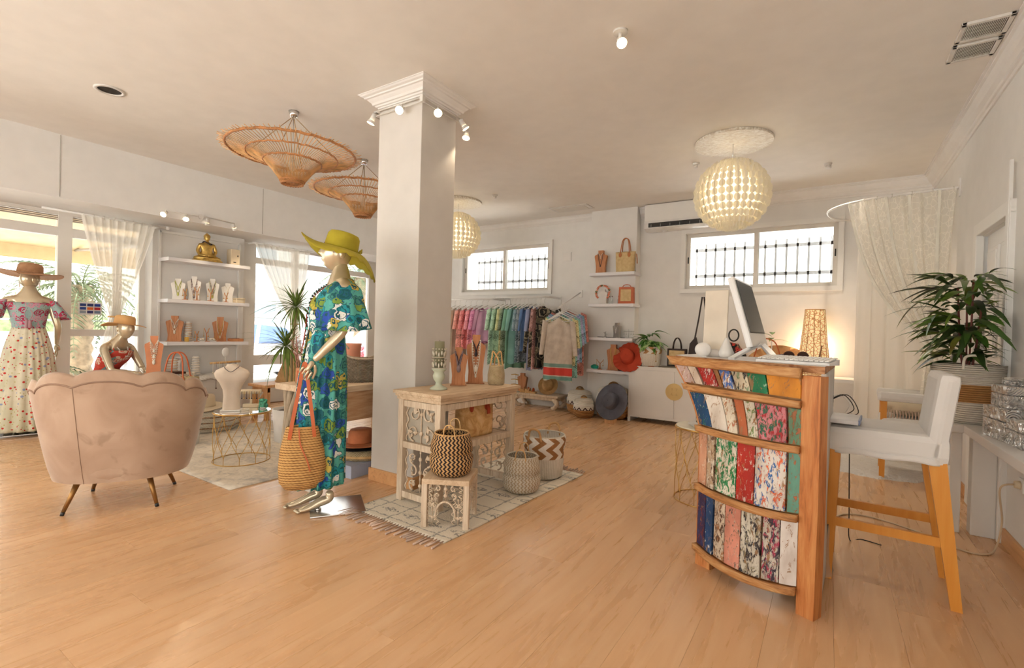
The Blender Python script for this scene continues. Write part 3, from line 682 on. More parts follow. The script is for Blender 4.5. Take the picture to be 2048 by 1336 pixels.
def headb(M_, face=1):
    def f(d):
        x, y, z = d; k = 1-.32*max(0, -z)**1.6; X_ = x*.074*k; Y_ = y*.096*(1-.1*max(0, -z)); Z_ = z*.118
        if y < 0:
            nx = math.exp(-(x/.13)**2); Y_ -= .020*nx*math.exp(-((z+.10)/.13)**2)+.006*nx*math.exp(-((z-.15)/.2)**2)
            for s in (-1, 1): Y_ += .010*math.exp(-((x-s*.38)/.17)**2-((z-.10)/.12)**2); Y_ -= .003*math.exp(-((x-s*.38)/.10)**2-((z-.08)/.05)**2)
            Y_ -= .009*math.exp(-(x/.26)**2-((z+.40)/.05)**2)+.008*math.exp(-(x/.22)**2-((z+.50)/.05)**2)-.006*math.exp(-(x/.3)**2-((z+.455)/.018)**2)
            Y_ -= .010*math.exp(-(x/.3)**2-((z+.78)/.16)**2)
        return V((X_, Y_, Z_))
    b = B(); b.ball((0, 0, 0), 1, 36, 30, f=f, M=M_)
    for s in (-1, 1): b.ball((s*.072, .012, -.005), 1, 10, 8, (.012, .022, .034), M=M_ @ X(rz=s*.3))
    return b
def hand(w, d, nrm, side, curl=.4, sc=1.0, sp=.18):
    """w wrist, d along hand, nrm palm normal (palm faces nrm), side +1/-1 thumb side"""
    w, d, nrm = V(w), V(d).normalized(), V(nrm).normalized(); x = d.cross(nrm).normalized()*side; nrm = x.cross(d).normalized()*side
    N = [(w, .021*sc), (w+d*.035*sc, (.030*sc, .016*sc)), (w+d*.075*sc, (.036*sc, .014*sc))]; b = skin([(tuple(p), r) for p, r in N], [(0, 1), (1, 2)], 0, 2)
    for k, (ox, L) in enumerate(((.030, .070), (.010, .080), (-.010, .074), (-.028, .058))):
        p = w+d*.070*sc+x*ox*sc; q = [p-d*.012*sc]; dd = (d+x*(ox*sp*12)).normalized(); cu = curl*(.55+.18*k)
        for s_ in (.0, .45, .30, .25):
            if s_: dd = (Matrix.Rotation(cu, 3, x*side) @ dd).normalized() if 0 else (dd*cos(cu)+nrm*sin(cu)).normalized(); p = p+dd*L*s_*sc
            q.append(p.copy())
        r = .0088*sc; b.merge(skin([(tuple(a), r*(1-.1*i)) for i, a in enumerate(q)], [(i, i+1) for i in range(len(q)-1)], 0, 1))
    p = w+d*.02*sc+x*.022*sc; t1 = (d*.75+x*.65+nrm*.25).normalized(); t2 = (d*.95+x*.2+nrm*.3).normalized()
    q = [p-t1*.01, p+t1*.035*sc, p+t1*.035*sc+t2*.03*sc, p+t1*.035*sc+t2*.055*sc]
    b.merge(skin([(tuple(a), .0105*sc*(1-.08*i)) for i, a in enumerate(q)], [(0, 1), (1, 2), (2, 3)], 0, 1)); return b
def body(J, headM, hands, feet=True, bust=True):
    """J joints: pelvis, waist, chest, neckb, neck, shL, elL, wrL, shR.., hipL, knL, anL, toL .."""
    nm = ['pelvis', 'waist', 'chest', 'neckb', 'neck', 'shL', 'elL', 'wrL', 'shR', 'elR', 'wrR', 'hipL', 'knL', 'anL', 'hipR', 'knR', 'anR', 'toL', 'toR']
    rad = dict(pelvis=(.145, .105), waist=(.105, .085), chest=(.135, .10), neckb=(.075, .06), neck=.046, shL=.05, elL=.034, wrL=.022, shR=.05, elR=.034, wrR=.022, hipL=.09, knL=.052, anL=.033, hipR=.09, knR=.052, anR=.033, toL=.022, toR=.022)
    mid = []; ns = [n for n in nm if n in J]; ix = {n: i for i, n in enumerate(ns)}; nodes = [(J[n], rad[n]) for n in ns]
    E_ = [('pelvis', 'waist'), ('waist', 'chest'), ('chest', 'neckb'), ('neckb', 'neck'), ('neckb', 'shL'), ('neckb', 'shR')]; edges = [(ix[a], ix[b]) for a, b in E_ if a in ix and b in ix]
    for s in 'LR':
        for a, b, r in (('sh', 'el', .042), ('el', 'wr', .032), ('pelvis', 'hip', None), ('hip', 'kn', .078), ('kn', 'an', .05), ('an', 'to', .03)):
            A = 'pelvis' if a == 'pelvis' else a+s; Bn = b+s
            if A not in ix or Bn not in ix: continue
            if r:
                t = .45 if b != 'an' else .3; p = V(J[A]).lerp(V(J[Bn]), t); nodes.append((tuple(p), r)); k = len(nodes)-1; edges += [(ix[A], k), (k, ix[Bn])]
            else: edges.append((ix[A], ix[Bn]))
    b = skin(nodes, edges, 0, 2)
    if bust:
        c = V(J['chest']); n = V(J['neckb']); w_ = V(J['waist']); up = (n-w_).normalized(); fw = V(J.get('fwd', (0, -1, 0))); rt = fw.cross(up).normalized()
        for s in (-1, 1): b.ball(c+fw*.075+rt*s*.062+up*.015, .062, 14, 10)
    b.merge(headb(headM))
    for h in hands: b.merge(hand(*h))
    return b
M['bodyg'] = M['champ']
def printm(name, base, cols, sc=9, seed=0, outline=None, petals=None, rough=.75):
    g = G(name, rough); t = g.nd('TexCoord'); mp = g.nd('Mapping'); mp.inputs['Scale'].default_value = (sc, sc, sc); mp.inputs['Location'].default_value = (seed, seed*.7, seed*.3); g.k(t.outputs['Object'], mp.inputs[0]); c = mp.outputs[0]
    w = g.nd('TexNoise'); w.inputs['Scale'].default_value = 1.2; g.k(c, w.inputs['Vector']); va = g.nd('VectorMath', operation='MULTIPLY_ADD'); g.k(w.outputs['Color'], va.inputs[0]); va.inputs[1].default_value = (1.1,)*3; g.k(c, va.inputs[2]); c2 = va.outputs[0]
    v = g.nd('TexVoronoi'); v.inputs['Scale'].default_value = 1; g.k(c2, v.inputs['Vector']); sp = g.sep(v.outputs['Color'])[0]
    n = len(cols); cell = g.ramp(sp, [(i/n, k) for i, k in enumerate(cols)], True)
    rings = g.math('SINE', g.math('MULTIPLY', v.outputs['Distance'], 22)); inn = g.ramp(rings, [(.35, (0,0,0)), (.5, (1,1,1))])
    m = g.mix(inn, cell, outline or base); ed = g.ramp(v.outputs['Distance'], [(.62, (0,0,0)), (.68, (1,1,1))]); m = g.mix(ed, m, base)
    v2 = g.nd('TexVoronoi'); v2.inputs['Scale'].default_value = 4.2; g.k(c2, v2.inputs['Vector']); d2 = g.ramp(v2.outputs['Distance'], [(.16, (1,1,1)), (.22, (0,0,0))]); m = g.mix(d2, m, petals or cols[0]); g.col(m); return g.m
def dots(name, base, specks, sc=26, thr=.2, rough=.8, b2=None):
    g = G(name, rough); c = g.co(); cc = g.mix(g.ramp(g.noise(c, 6, 3), [(.4, (0,0,0)), (.6, (1,1,1))]), base, b2 or tuple(x*.9 for x in base))
    for i, (s, th, k) in enumerate(specks):
        v = g.nd('TexVoronoi'); v.inputs['Scale'].default_value = s; mp = g.nd('Mapping'); mp.inputs['Location'].default_value = (i*.37, i*.21, i*.5); g.k(c, mp.inputs[0]); g.k(mp.outputs[0], v.inputs['Vector'])
        cc = g.mix(g.ramp(v.outputs['Distance'], [(th, (1,1,1)), (th+.03, (0,0,0))]), cc, k)
    g.col(cc); return g.m
M['teal_print'] = printm('teal_blue_paisley_print', lin((84, 168, 156)), [lin((24, 96, 110)), lin((40, 76, 168)), lin((196, 176, 84)), lin((30, 140, 150)), lin((120, 150, 60)), lin((226, 226, 220)), lin((60, 130, 120))], 15, 2, lin((16, 84, 88)), lin((34, 60, 150)))
M['rose_print'] = dots('cream_dress_red_flowers', lin((228, 220, 198)), [(22, .22, lin((196, 50, 40))), (14, .16, lin((150, 160, 190))), (30, .16, lin((186, 176, 110)))], b2=lin((212, 206, 178)))
M['blouse'] = printm('grey_blue_blouse_pink_flowers', lin((158, 182, 180)), [lin((190, 50, 90)), lin((170, 40, 80)), lin((210, 150, 170)), lin((150, 180, 180)), lin((188, 60, 90))], 16, 4, lin((150, 176, 176)), lin((120, 70, 90)))
M['top_print'] = printm('red_teal_print_top', lin((190, 66, 52)), [lin((206, 70, 56)), lin((96, 150, 150)), lin((214, 190, 170))], 12, 1)
M['lilac_lace'] = dots('lilac_lace', lin((206, 196, 206)), [(40, .25, lin((180, 166, 184)))])
def straw_hat(name, lab, m, loc, rot, cr=.085, ch=.11, br=.2, wavef=None, band=None, grp=None, soft=.012, dz=0, rx=1.0, ry=1.15):
    r = thing(name, lab, 'hat', loc, 0, grp, rot); b = B()
    pr = [(.001, ch), (cr*.55, ch), (cr*.85, ch-.008), (cr*.97, ch-.028), (cr, ch*.45), (cr*1.04, .012)]
    def ff(pr, outer): return pr
    n = 48
    def f(u, v):
        a = 2*PI*u; k = v*(len(pr)-1); i = min(int(k), len(pr)-2); t = k-i; rr = lerp(pr[i][0], pr[i+1][0], t); z = lerp(pr[i][1], pr[i+1][1], t); return (cos(a)*rr*rx, sin(a)*rr*ry, z)
    b.surf(f, n, 20, .004, True, (2*PI*cr, ch+cr)); b.obj('crown', m, r); b = B()
    def g_(u, v):
        a = 2*PI*u; rr = lerp(cr*1.03, br*(1 if not callable(wavef) else 1), v); return (cos(a)*rr*rx, sin(a)*rr*(ry if v < .2 else lerp(ry, 1.05, v)), .008+(wavef(a, v) if wavef else dz*v*v))
    b.surf(g_, 64, 12, .004, True, (2*PI*br, br-cr)); b.obj('brim', m, r)
    if band: b = B(); b.lathe([(cr*1.05, .012), (cr*1.05, .035)], 40, sx=rx, sy=ry); b.obj('hat_band', band, r)
    return r
# -- standing mannequin in the teal dress
loc = (-2.885, 2.095, 0); T = thing('mannequin', 'gold standing mannequin in a long teal and blue print robe, carrying a straw bag', 'mannequin', loc, R(-34)); T.scale = (1.03, 1.03, 1.055)
J = dict(pelvis=(0, -.02, .95), waist=(0, -.01, 1.12), chest=(0, .05, 1.30), neckb=(0, .095, 1.46), neck=(0, .085, 1.61), shL=(.165, .105, 1.425), elL=(.225, .10, 1.15), wrL=(.20, -.07, .965), shR=(-.165, .105, 1.425), elR=(-.24, .12, 1.16), wrR=(-.24, .0, .95),
         hipL=(.085, 0, .90), knL=(.075, -.02, .52), anL=(.06, .045, .125), hipR=(-.085, -.01, .90), knR=(-.075, -.12, .53), anR=(-.06, -.02, .135))
hb = body(J, X((0, .06, 1.655), rx=R(-4)), [((.20, -.07, .965), (-.05, -.55, -.85), (-.9, .1, 0), 1, .55), ((-.24, 0, .95), (0, -.2, -1), (.9, 0, 0), -1, .3)])
for s, ax, ay in ((1, .06, .045), (-1, -.06, -.02)):   # feet on tip-toe
    hb.merge(skin([((ax, ay, .13), .034), ((ax, ay+.012, .075), (.030, .034)), ((ax, ay-.06, .055), (.034, .03)), ((ax, ay-.125, .028), (.040, .02)), ((ax, ay-.185, .016), (.034, .012))], [(0, 1), (1, 2), (2, 3), (3, 4)]))
    for k in range(5): hb.ball((ax+(k-2)*.0135, ay-.20+abs(k-(1 if s > 0 else 3))*.006, .013), .0085, 8, 6, (1, 1.6, 1))
hb.obj('body', M['bodyg'], T)
b = B(); b.box((.02, .10, .006), (.34, .34, .008), b=.002); b.obj('base_plate', M['chrome'], T)
b = B(); b.cyl((.06, -.02, .01), (.06, -.02, .06), .008, n=8); b.cyl((.06, -.02, .01), (.06, -.02, .02), .02, n=12); b.obj('support_pin', M['chrome'], T)
b = B(); A0 = -PI/2+.38
loft(b, [(0, -.035, .17, .19, .17), (0, -.03, .35, .175, .165), (0, -.02, .60, .165, .16), (0, -.01, .82, .172, .15), (0, 0, .98, .165, .135), (0, .008, 1.165, .13, .112)], 96, (A0, A0+2*PI-.42), lambda v: .10*(1-v)**.6+.02, 13, .004); b.obj('robe_skirt', M['teal_print'], T)
b = B(); loft(b, [(0, .008, 1.15, .13, .112), (0, .015, 1.20, .135, .118), (0, .04, 1.30, .165, .15), (0, .08, 1.40, .182, .128), (0, .098, 1.46, .14, .085), (0, .108, 1.49, .085, .06)], 72, lambda v: (-PI/2+.10+.75*v, -PI/2+2*PI-.10-.75*v), .015, 16, .004); b.obj('robe_bodice', M['teal_print'], T)
for s in (1, -1):
    b = B()
    def sl(u, v, s=s):
        a = 2*PI*u; c = V((s*.12, .105, 1.475)).lerp(V((s*.24, .115, 1.18)), v); rr = lerp(.085, .125, v**1.3)*(1+.13*v*sin(a*7))*min(1, .02+(v/.22)**.5); return (c.x+cos(a)*rr*.75, c.y+sin(a)*rr*1.15, c.z+sin(a)*.0+(-cos(a)*s*.03*v))
    b.surf(sl, 48, 10, .003, True); b.obj('sleeve', M['teal_print'], T)
b = B(); b.tube([(cos(a)*.134, sin(a)*.116, 1.16) for a in [2*PI*k/40 for k in range(40)]], .012, 6, True); b.obj('waist_tie', M['teal_print'], T)
b = B()
for s in (-1, 1): b.surf(lambda u, v, s=s: (s*lerp(.015, .115, u), -.06-.03*sin(PI*u)*sin(PI*v)-.008, lerp(1.24, 1.34+.03*(1-abs(2*u-1)), v)), 12, 8, .003)
b.obj('bikini_top', M['green'] if 0 else printm('yellow_green_bikini', lin((150, 150, 50)), [lin((40, 80, 40)), lin((190, 170, 60)), lin((20, 30, 30))], 20, 6), T)
beads = [lin((120, 60, 50)), lin((40, 70, 60)), lin((150, 140, 60))]
for k, L in enumerate((.26, .34)):
    b = B(); P = spl([(-.06, .11, 1.49), (-.08, .03, 1.455), (-.035, -.085, 1.35), (0, -.115, 1.40-L+.03), (.035, -.085, 1.35), (.08, .03, 1.455), (.06, .11, 1.49)], 9)
    for i, p in enumerate(P): b.ball((p.x, p.y-.008*k, p.z), .0065, 6, 4)
    b.obj('bead_necklace', plain('beads_%d' % k, beads[k], .4), T)
b = B(); b.ribbon(spl([(.02, -.115, 1.25), (.03, -.125, 1.12), (.04, -.145, 1.0)], 4), .02, .006, (0, -1, 0)); b.obj('red_pendant_cord', plain('rust_cord', lin((150, 60, 40)), .7), T, lab='rust red cord hanging from the waist')
b = B(); loft(b, [(-.07, -.03, .42, .085, .085), (-.07, -.05, .6, .092, .09), (-.05, -.04, .85, .10, .10)], 24, pl=.03); 
M['lime'] = plain('lime_olive_cotton', lin((176, 160, 44)), .85, nb=.2, nsc=90, var=.12)
def lw(a, v):  # floppy brim: dips at the back, turned up at the front
    f = -sin(a); return v*v*(-.055+.075*max(0, f)**2-.085*max(0, -f)**1.5+.02*sin(a*3+.5)+.008*sin(a*22)*min(1, v*2)*(1 if f < .2 else .2))
hatM = Matrix.Translation(loc) @ Matrix.Rotation(R(-34), 4, 'Z') @ Matrix.Translation((0, .087, 1.765))
h = straw_hat('sun_hat', 'lime green floppy cotton sun hat on the standing mannequin', M['lime'], hatM.translation, (R(-12), R(3), R(-34)), .092, .125, .255, lw, None)
b = B()
for s in (-1, 1): b.surf(lambda u, v, s=s: (s*.05*sin(PI*u)*(1), .108+.012*v+.02*u, .02+(v-.5)*.04*(.3+sin(PI*u))), 8, 4, .004)
b.obj('bow', M['lime'], h)
# straw bag carried by the mannequin
bagp = (Matrix.Translation(loc) @ Matrix.Rotation(R(-34), 4, 'Z') @ V((.168, -.128, .195)))
T2 = thing('straw_shoulder_bag', 'large natural raffia bag with orange leather straps carried by the standing mannequin', 'bag', bagp, R(-34+90))
M['raffia'] = rope('raffia_rope', lin((214, 168, 104)), lin((128, 84, 42)), 62, .85, 36)
b = B(); pr = [(.02, .0), (.10, .006), (.135, .05), (.143, .14), (.132, .25), (.112, .33), (.095, .40)]
b.lathe(pr, 48, sy=.55, rip=lambda a, v: 1+.03*sin(a*3+v*4), cap=(1, 0)); b.lathe([(p[0]-.006, p[1]+.004) for p in pr[1:]][::-1], 48, sy=.55); b.obj('woven_body', M['raffia'], T2)
for s in (-1, 1):
    b = B(); P = spl([(-.075, s*.05, .33), (-.062, s*.056, .42), (-.03, s*.03, .62), (-.004, s*.008, .785), (.012, s*.008, .788), (.035, s*.03, .62), (.06, s*.056, .44), (.072, s*.05, .34)], 6); b.ribbon(P, .022, .005, (0, s, 0)); b.obj('leather_strap', M['orange_leather'], T2)
b = B(); b.ribbon(spl([(-.02, -.062, .40), (-.01, -.07, .30), (.03, -.078, .20), (.05, -.082, .13)], 5), .008, .004, (0, -1, 0)); b.obj('hanging_cord', M['orange_leather'], T2)
# -- mannequin at the shop door, seen from behind
loc = (-7.17, 1.55, .018); rzA = R(-104)
T = thing('mannequin', 'standing mannequin by the shop window in cream skirt with red flowers, seen from behind', 'mannequin', loc, rzA)
J = dict(pelvis=(0, 0, .95), waist=(0, .0, 1.12), chest=(0, 0, 1.28), neckb=(0, .02, 1.43), neck=(0, .0, 1.60), shL=(.17, .02, 1.40), elL=(.30, .03, 1.14), wrL=(.40, -.12, .95), shR=(-.17, .02, 1.40), elR=(-.23, .03, 1.13), wrR=(-.22, -.12, .93),
         hipL=(.085, 0, .90), knL=(.08, 0, .52), anL=(.07, .04, .10), hipR=(-.085, 0, .90), knR=(-.09, -.08, .52), anR=(-.08, -.03, .10), toL=(.09, -.12, .02), toR=(-.09, -.18, .02))
hb = body(J, X((0, -.01, 1.635), rz=R(-35)), [((.40, -.12, .95), (.35, -.35, -.75), (-.5, -.6, 0), 1, .35), ((-.22, -.12, .93), (-.1, -.4, -.9), (.8, 0, 0), -1, .3)]); hb.obj('body', M['bodyg'], T)
b = B(); b.box((0, .02, .004), (.34, .34, .008), b=.002); b.obj('base_plate', M['chrome'], T)
b = B(); loft(b, [(0, 0, .045, .30, .26), (0, 0, .30, .262, .23), (0, 0, .62, .225, .20), (0, 0, .9, .185, .155), (0, 0, 1.13, .125, .105)], 110, pl=lambda v: .07*(1-v)+.03, fr=20, th=.004, uvs=(2, 1.2)); b.obj('skirt', M['rose_print'], T)
b = B(); loft(b, [(0, 0, 1.11, .128, .11), (0, 0, 1.2, .14, .12), (0, .0, 1.31, .165, .14), (0, .01, 1.37, .215, .105), (0, .01, 1.385, .20, .09)], 60, pl=.01, th=.004); b.obj('off_shoulder_blouse', M['blouse'], T)
for s in (1, -1):
    b = B(); b.surf(lambda u, v, s=s: (s*lerp(.185, .265, v)+cos(2*PI*u)*lerp(.055, .10, v)*.7*(1+.08*v*sin(14*PI*u)), .02+sin(2*PI*u)*lerp(.06, .10, v), lerp(1.395, 1.22, v)+.015*sin(2*PI*u)), 40, 8, .003, True); b.obj('sleeve', M['blouse'], T)
b = B()
for s in (-1, 1): b.tube(spl([(0, .128, 1.33), (s*.03, .15, 1.27), (s*.012, .15, 1.20)], 5), .004, 5); b.cyl((s*.012, .15, 1.20), (s*.012, .15, 1.12), .012, .018, 8)
b.obj('tassel_tie', plain('mauve_tassel', lin((190, 150, 160)), .8), T)
for s in (-1, 1): b = B(); b.box((s*.075, .02, 1.575), (.012, .03, .07), b=.004); b.obj('tassel_earring', M['white'], T)
M['straw_tan'] = weave('tan_straw_hat', lin((196, 150, 112)), lin((150, 104, 70)), 120, 100, st=.3)
straw_hat('wide_straw_hat', 'wide brimmed tan straw hat on the mannequin at the shop window', M['straw_tan'], (-7.17, 1.55, 1.70), (R(3), R(-4), rzA), .10, .12, .27, lambda a, v: v*v*(.02*cos(2*a)+.008*sin(3*a)-.01), M['straw_tan'])
# -- seated mannequin behind the armchair
loc = (-6.84, 2.20, 0); rzB = R(116)
T = thing('mannequin', 'seated mannequin in pale lilac dress leaning on its knee behind the armchair', 'mannequin', loc, rzB)
J = dict(pelvis=(0, .16, .50), waist=(0, .12, .66), chest=(0, .03, .82), neckb=(0, -.03, .965), neck=(0, -.115, 1.11), shL=(.165, -.02, .93), elL=(.20, -.16, .68), wrL=(.05, -.35, .645), shR=(-.165, -.02, .93), elR=(-.20, -.17, .68), wrR=(-.02, -.38, .64),
         hipL=(.09, .05, .48), knL=(.09, -.36, .54), anL=(.09, -.34, .12), hipR=(-.09, .05, .48), knR=(-.09, -.36, .54), anR=(-.06, -.38, .12), toL=(.09, -.5, .03), toR=(-.06, -.54, .03))
J['fwd'] = (0, -.9, -.2)
hb = body(J, X((0, -.13, 1.145), rx=R(4), rz=R(-8)), [((.05, -.35, .645), (-.7, -.5, -.15), (0, -.2, -1), 1, .35), ((-.02, -.38, .64), (.75, -.45, -.2), (0, -.2, -1), -1, .35)]); hb.obj('body', M['bodyg'], T)
b = B(); loft(b, [(0, .14, .49, .19, .17), (0, .11, .66, .125, .105), (0, .03, .78, .155, .14), (0, -.03, .88, .15, .145), (0, -.03, .90, .14, .13)], 50, pl=.015, th=.004); b.obj('bodice', M['top_print'], T)
b = B(); loft(b, [(0, -.30, .06, .27, .24), (0, -.26, .30, .26, .25), (0, -.2, .50, .22, .26), (0, -.05, .60, .19, .24), (0, .08, .66, .15, .14)], 70, pl=.06, fr=14, th=.004); b.obj('skirt', M['lilac_lace'], T)
for s in (-1, 1): b = B(); b.tube(spl([(s*.09, -.10, .86), (s*.10, -.06, .95), (s*.08, .02, .97), (s*.08, .10, .86)], 5), .006, 5); b.obj('shoulder_strap', M['top_print'], T)
b = B()
for i, p in enumerate(spl([(-.06, .0, 1.0), (-.07, -.08, .95), (0, -.15, .83), (.07, -.08, .95), (.06, .0, 1.0)], 12)): b.ball(p, .0075, 6, 4)
b.obj('bead_necklace', M['white'], T)
b = B(); b.cyl((0, .08, .0), (0, .08, .40), .17, n=28); b.obj('stool_block', M['white'], T)
straw_hat('raffia_hat', 'honey straw hat with a folded brim on the seated mannequin', plain('honey_straw', lin((228, 178, 118)), .8, nb=.3, nsc=120), tuple(Matrix.Translation(loc) @ Matrix.Rotation(rzB, 4, 'Z') @ V((0, -.11, 1.19))), (R(6), R(4), rzB), .088, .105, .20, lambda a, v: v*v*(-.05*max(0, sin(a))+.012*sin(a*2)), plain('straw_band', lin((206, 168, 112)), .8))
# ---------------- furniture on the floor
M['velvet'] = None
def velvet():
    g = G('taupe_velvet', .8, 0, .25); c = g.co(); n = g.noise(c, 3.2, 4, 1); st = g.ramp(g.noise(c, 8, 4, .5), [(.60, (0,0,0)), (.70, (1,1,1))])
    g.col(g.mix(g.math('MULTIPLY', g.sep(st)[0], .35), g.ramp(n, [(.3, lin((168, 138, 116))), (.7, lin((190, 162, 140)))]), lin((122, 92, 70)))); g.p.inputs['Sheen Weight'].default_value = .5; g.p.inputs['Sheen Roughness'].default_value = .4; g.bump(g.noise(c, 60, 3), .08, .003); return g.m
M['velvet'] = velvet()
T = thing('scallop_armchair', 'taupe velvet tub armchair with scalloped back, seen from behind', 'armchair', (-4.10, 1.385, 0), R(56.5))
def sca(ph): return abs(cos(ph*5.3))**.55          # lobes round the back
def rimz(ph): return .80+.06*cos(ph*.9)-.16*(abs(ph)/2.0)**2.2+.045*sca(ph)
def shell(u, v):
    ph = (u-.5)*2*R(122); zt = rimz(ph)
    prof = [(0, .22, 0), (0, .5, .35), (0, .8, .72), (0, .97, 1.0), (.25, 1.03, 1.03), (.6, 1.0, 1.0), (1, .90, .93), (1, .6, .65), (1, .33, .5)]
    k = v*(len(prof)-1); i = min(int(k), len(prof)-2); t = k-i; inn = lerp(prof[i][0], prof[i+1][0], t); hz = lerp(prof[i][1], prof[i+1][1], t)
    z = lerp(.20, zt, (hz-.22)/.78) if hz > .22 else .20
    fl = (z-.2)/.65; a = lerp(.375, .505, min(1, fl)**.8); bb = lerp(.32, .40, fl)
    th = .10*inn*(1-.12*sca(ph)); s_ = sin(ph); c_ = cos(ph)
    e = .86; x = math.copysign(abs(s_)**e, s_)*(a-th); y = -math.copysign(abs(c_)**e, c_)*(bb-th)
    return (x, y+.02, z)
b = B(); b.surf(shell, 96, 24); b.obj('tub_back', M['velvet'], T)
b = B(); b.tube([V(shell(k/96, .355))+V((0, 0, .004)) for k in range(97)], .0065, 6)
for sgn in (-1,): b.tube([V(shell(.5+sgn*.0697, k/20*.36))+V((0, -.001, 0)) for k in range(21)], .0018, 4)
b.obj('piping', plain('taupe_piping', lin((150, 120, 100)), .7), T)
b = B(); b.lathe([(.0, .36), (.30, .36), (.345, .38), (.355, .42), (.33, .46), (.0, .475)], 40, sy=.95, c=(0, .03, 0)); b.obj('seat_cushion', M['velvet'], T)
b = B(); b.lathe([(.01, .20), (.30, .20), (.365, .215), (.38, .26), (.37, .38), (.0, .38)], 40, sx=1, sy=.88, c=(0, .02, 0)); b.obj('seat_base', M['velvet'], T)
for sx, sy in ((-1, -1), (1, -1), (-1, 1), (1, 1)):
    b = B(); p0 = (sx*.185, sy*.19, .21); p1 = (sx*.245, sy*.245, .02); b.cyl(p0, p1, .019, .011, 12); o = b.obj('leg', M['brass'] if 0 else plain('bronze_leg', lin((150, 110, 62)), .35, .7), T); b = B(); b.cyl(p1, (sx*.25, sy*.25, 0), .012, .011, 10); b.obj('foot_cap', M['black'], o)
# rugs
def rug_mat():
    g = G('berber_rug_pile', .95); t = g.nd('TexCoord'); o = g.sep(t.outputs['Object']); n = g.noise(t.outputs['Object'], 26, 4, .6)
    x = g.math('ADD', o[0], g.math('MULTIPLY', g.math('SUBTRACT', n, .5), .05)); y = g.math('ADD', o[1], g.math('MULTIPLY', g.math('SUBTRACT', n, .5), .04))
    lx = g.math('PINGPONG', g.math('ADD', x, .105), .105); ly = g.math('PINGPONG', g.math('ADD', y, .1), .09)
    l1 = g.ramp(lx, [(.005, (1,1,1)), (.010, (0,0,0))]); l2 = g.ramp(ly, [(.003, (1,1,1)), (.008, (0,0,0))])
    cx = g.math('PINGPONG', g.math('ADD', x, .0), .105); cy = g.math('PINGPONG', g.math('ADD', y, .01), .18)
    dm = g.math('ADD', g.math('MULTIPLY', cx, .8), g.math('MULTIPLY', cy, 1.7)); blk = g.ramp(dm, [(.060, (1,1,1)), (.075, (0,0,0))]); n3 = g.ramp(g.noise(t.outputs['Object'], 70, 3), [(.46, (0,0,0)), (.54, (1,1,1))])
    m = g.math('MAXIMUM', g.sep(l1)[0], g.math('MAXIMUM', g.sep(l2)[0], g.math('MULTIPLY', g.sep(blk)[0], g.sep(n3)[0])))
    m = g.math('MULTIPLY', m, g.math('ADD', g.math('MULTIPLY', n3 if 0 else g.sep(n3)[0], .5), .5))
    g.col(g.mix(m, lin((232, 222, 204)), lin((150, 146, 138)))); g.bump(g.noise(t.outputs['Object'], 160, 3), .6, .006); return g.m
T = thing('berber_rug', 'cream berber rug with grey diamond lines under the carved console', 'rug', (-2.235, 3.06, 0), R(-2.2))
b = B(); b.surf(lambda u, v: ((u-.5)*.86+.004*sin(v*9), (v-.5)*1.76, .009+.0015*sin(u*40)*sin(v*60)), 30, 60, .008); b.obj('pile', rug_mat(), T)
rr = random.Random(4); mt = plain('fringe_yarn', lin((206, 178, 160)), .9, var=.2)
for k in range(34):
    for e in (-1, 1):
        x = -.42+.84*k/33; L = rr.uniform(.09, .14); a = rr.uniform(-.25, .1)
        b = B(); b.tube([(x, e*.875, .010), (x+a*L*.4, e*(.875+L*.45), .009), (x+a*L, e*(.875+L), .006)], .0048, 5, rf=lambda t: .0035+.003*t); b.obj('fringe_tassel', mt, T)
def rugd():
    g = G('distressed_ivory_rug', .95); c = g.co(); n = g.noise(c, 3.5, 7, 1.5, .7); n2 = g.noise(c, 14, 5, 1, .7); m = g.math('ADD', g.math('MULTIPLY', n, .5), g.math('MULTIPLY', n2, .5))
    g.col(g.ramp(m, [(.40, lin((190, 182, 172))), (.50, lin((224, 212, 194))), (.60, lin((236, 226, 210)))])); g.bump(g.noise(c, 150, 3), .5, .005); return g.m
b = B(); b.surf(lambda u, v: (lerp(-5.95, -3.70, u), lerp(2.37, 1.93, 1-u)*1 if 0 else lerp(1.90, 3.75, v)+(.0), .012), 30, 30, .011)
one('ivory_rug', b, rugd(), 'worn ivory and grey area rug under the round wire table', 'rug')
# wire side tables
def wire_table(lab, loc, rt, h, topm, N=11, rb=None):
    rb = rb or rt; T = thing('wire_side_table', lab, 'side table', loc, 0, 'round gold wire side tables'); b = B()
    b.tube([(cos(a)*rt, sin(a)*rt, h-.012) for a in [2*PI*k/48 for k in range(48)]], .006, 6, True); b.obj('top_ring', M['wire'], T)
    b = B(); b.tube([(cos(a)*rb, sin(a)*rb, .005) for a in [2*PI*k/48 for k in range(48)]], .004, 6, True); b.obj('base_ring', M['wire'], T)
    def sm(t): t = max(0, min(1, t)); return t*t*(3-2*t)
    for k in range(N):
        for s in (-1, 1):
            P = []
            for i in range(25):
                t = i/24; z = (h-.015)*(1-t); off = s*(sm((t-.12)/.42)*.5+sm((t-.50)/.38)*.5); a = 2*PI*(k+off)/N; r = lerp(rt, rb, t)*.985; P.append((cos(a)*r, sin(a)*r, z))
            b = B(); b.tube(P, .0026, 5); b.obj('wire', M['wire'], T)
    b = B(); b.cyl((0, 0, h-.010), (0, 0, h), rt-.004, n=48); b.obj('table_top', topm, T); return T
M['mirror'] = plain('mirror_glass', (.85, .84, .80), .05, .9, var=0)
wire_table('gold wire side table with mirror top holding the white bust, on the ivory rug', (-4.42, 2.37, .012), .232, .45, M['mirror'])
wire_table('gold wire side table with cream top half hidden by the painted counter', (-.76, 3.92, 0), .225, .56, plain('cream_tray', lin((236, 228, 206)), .3))
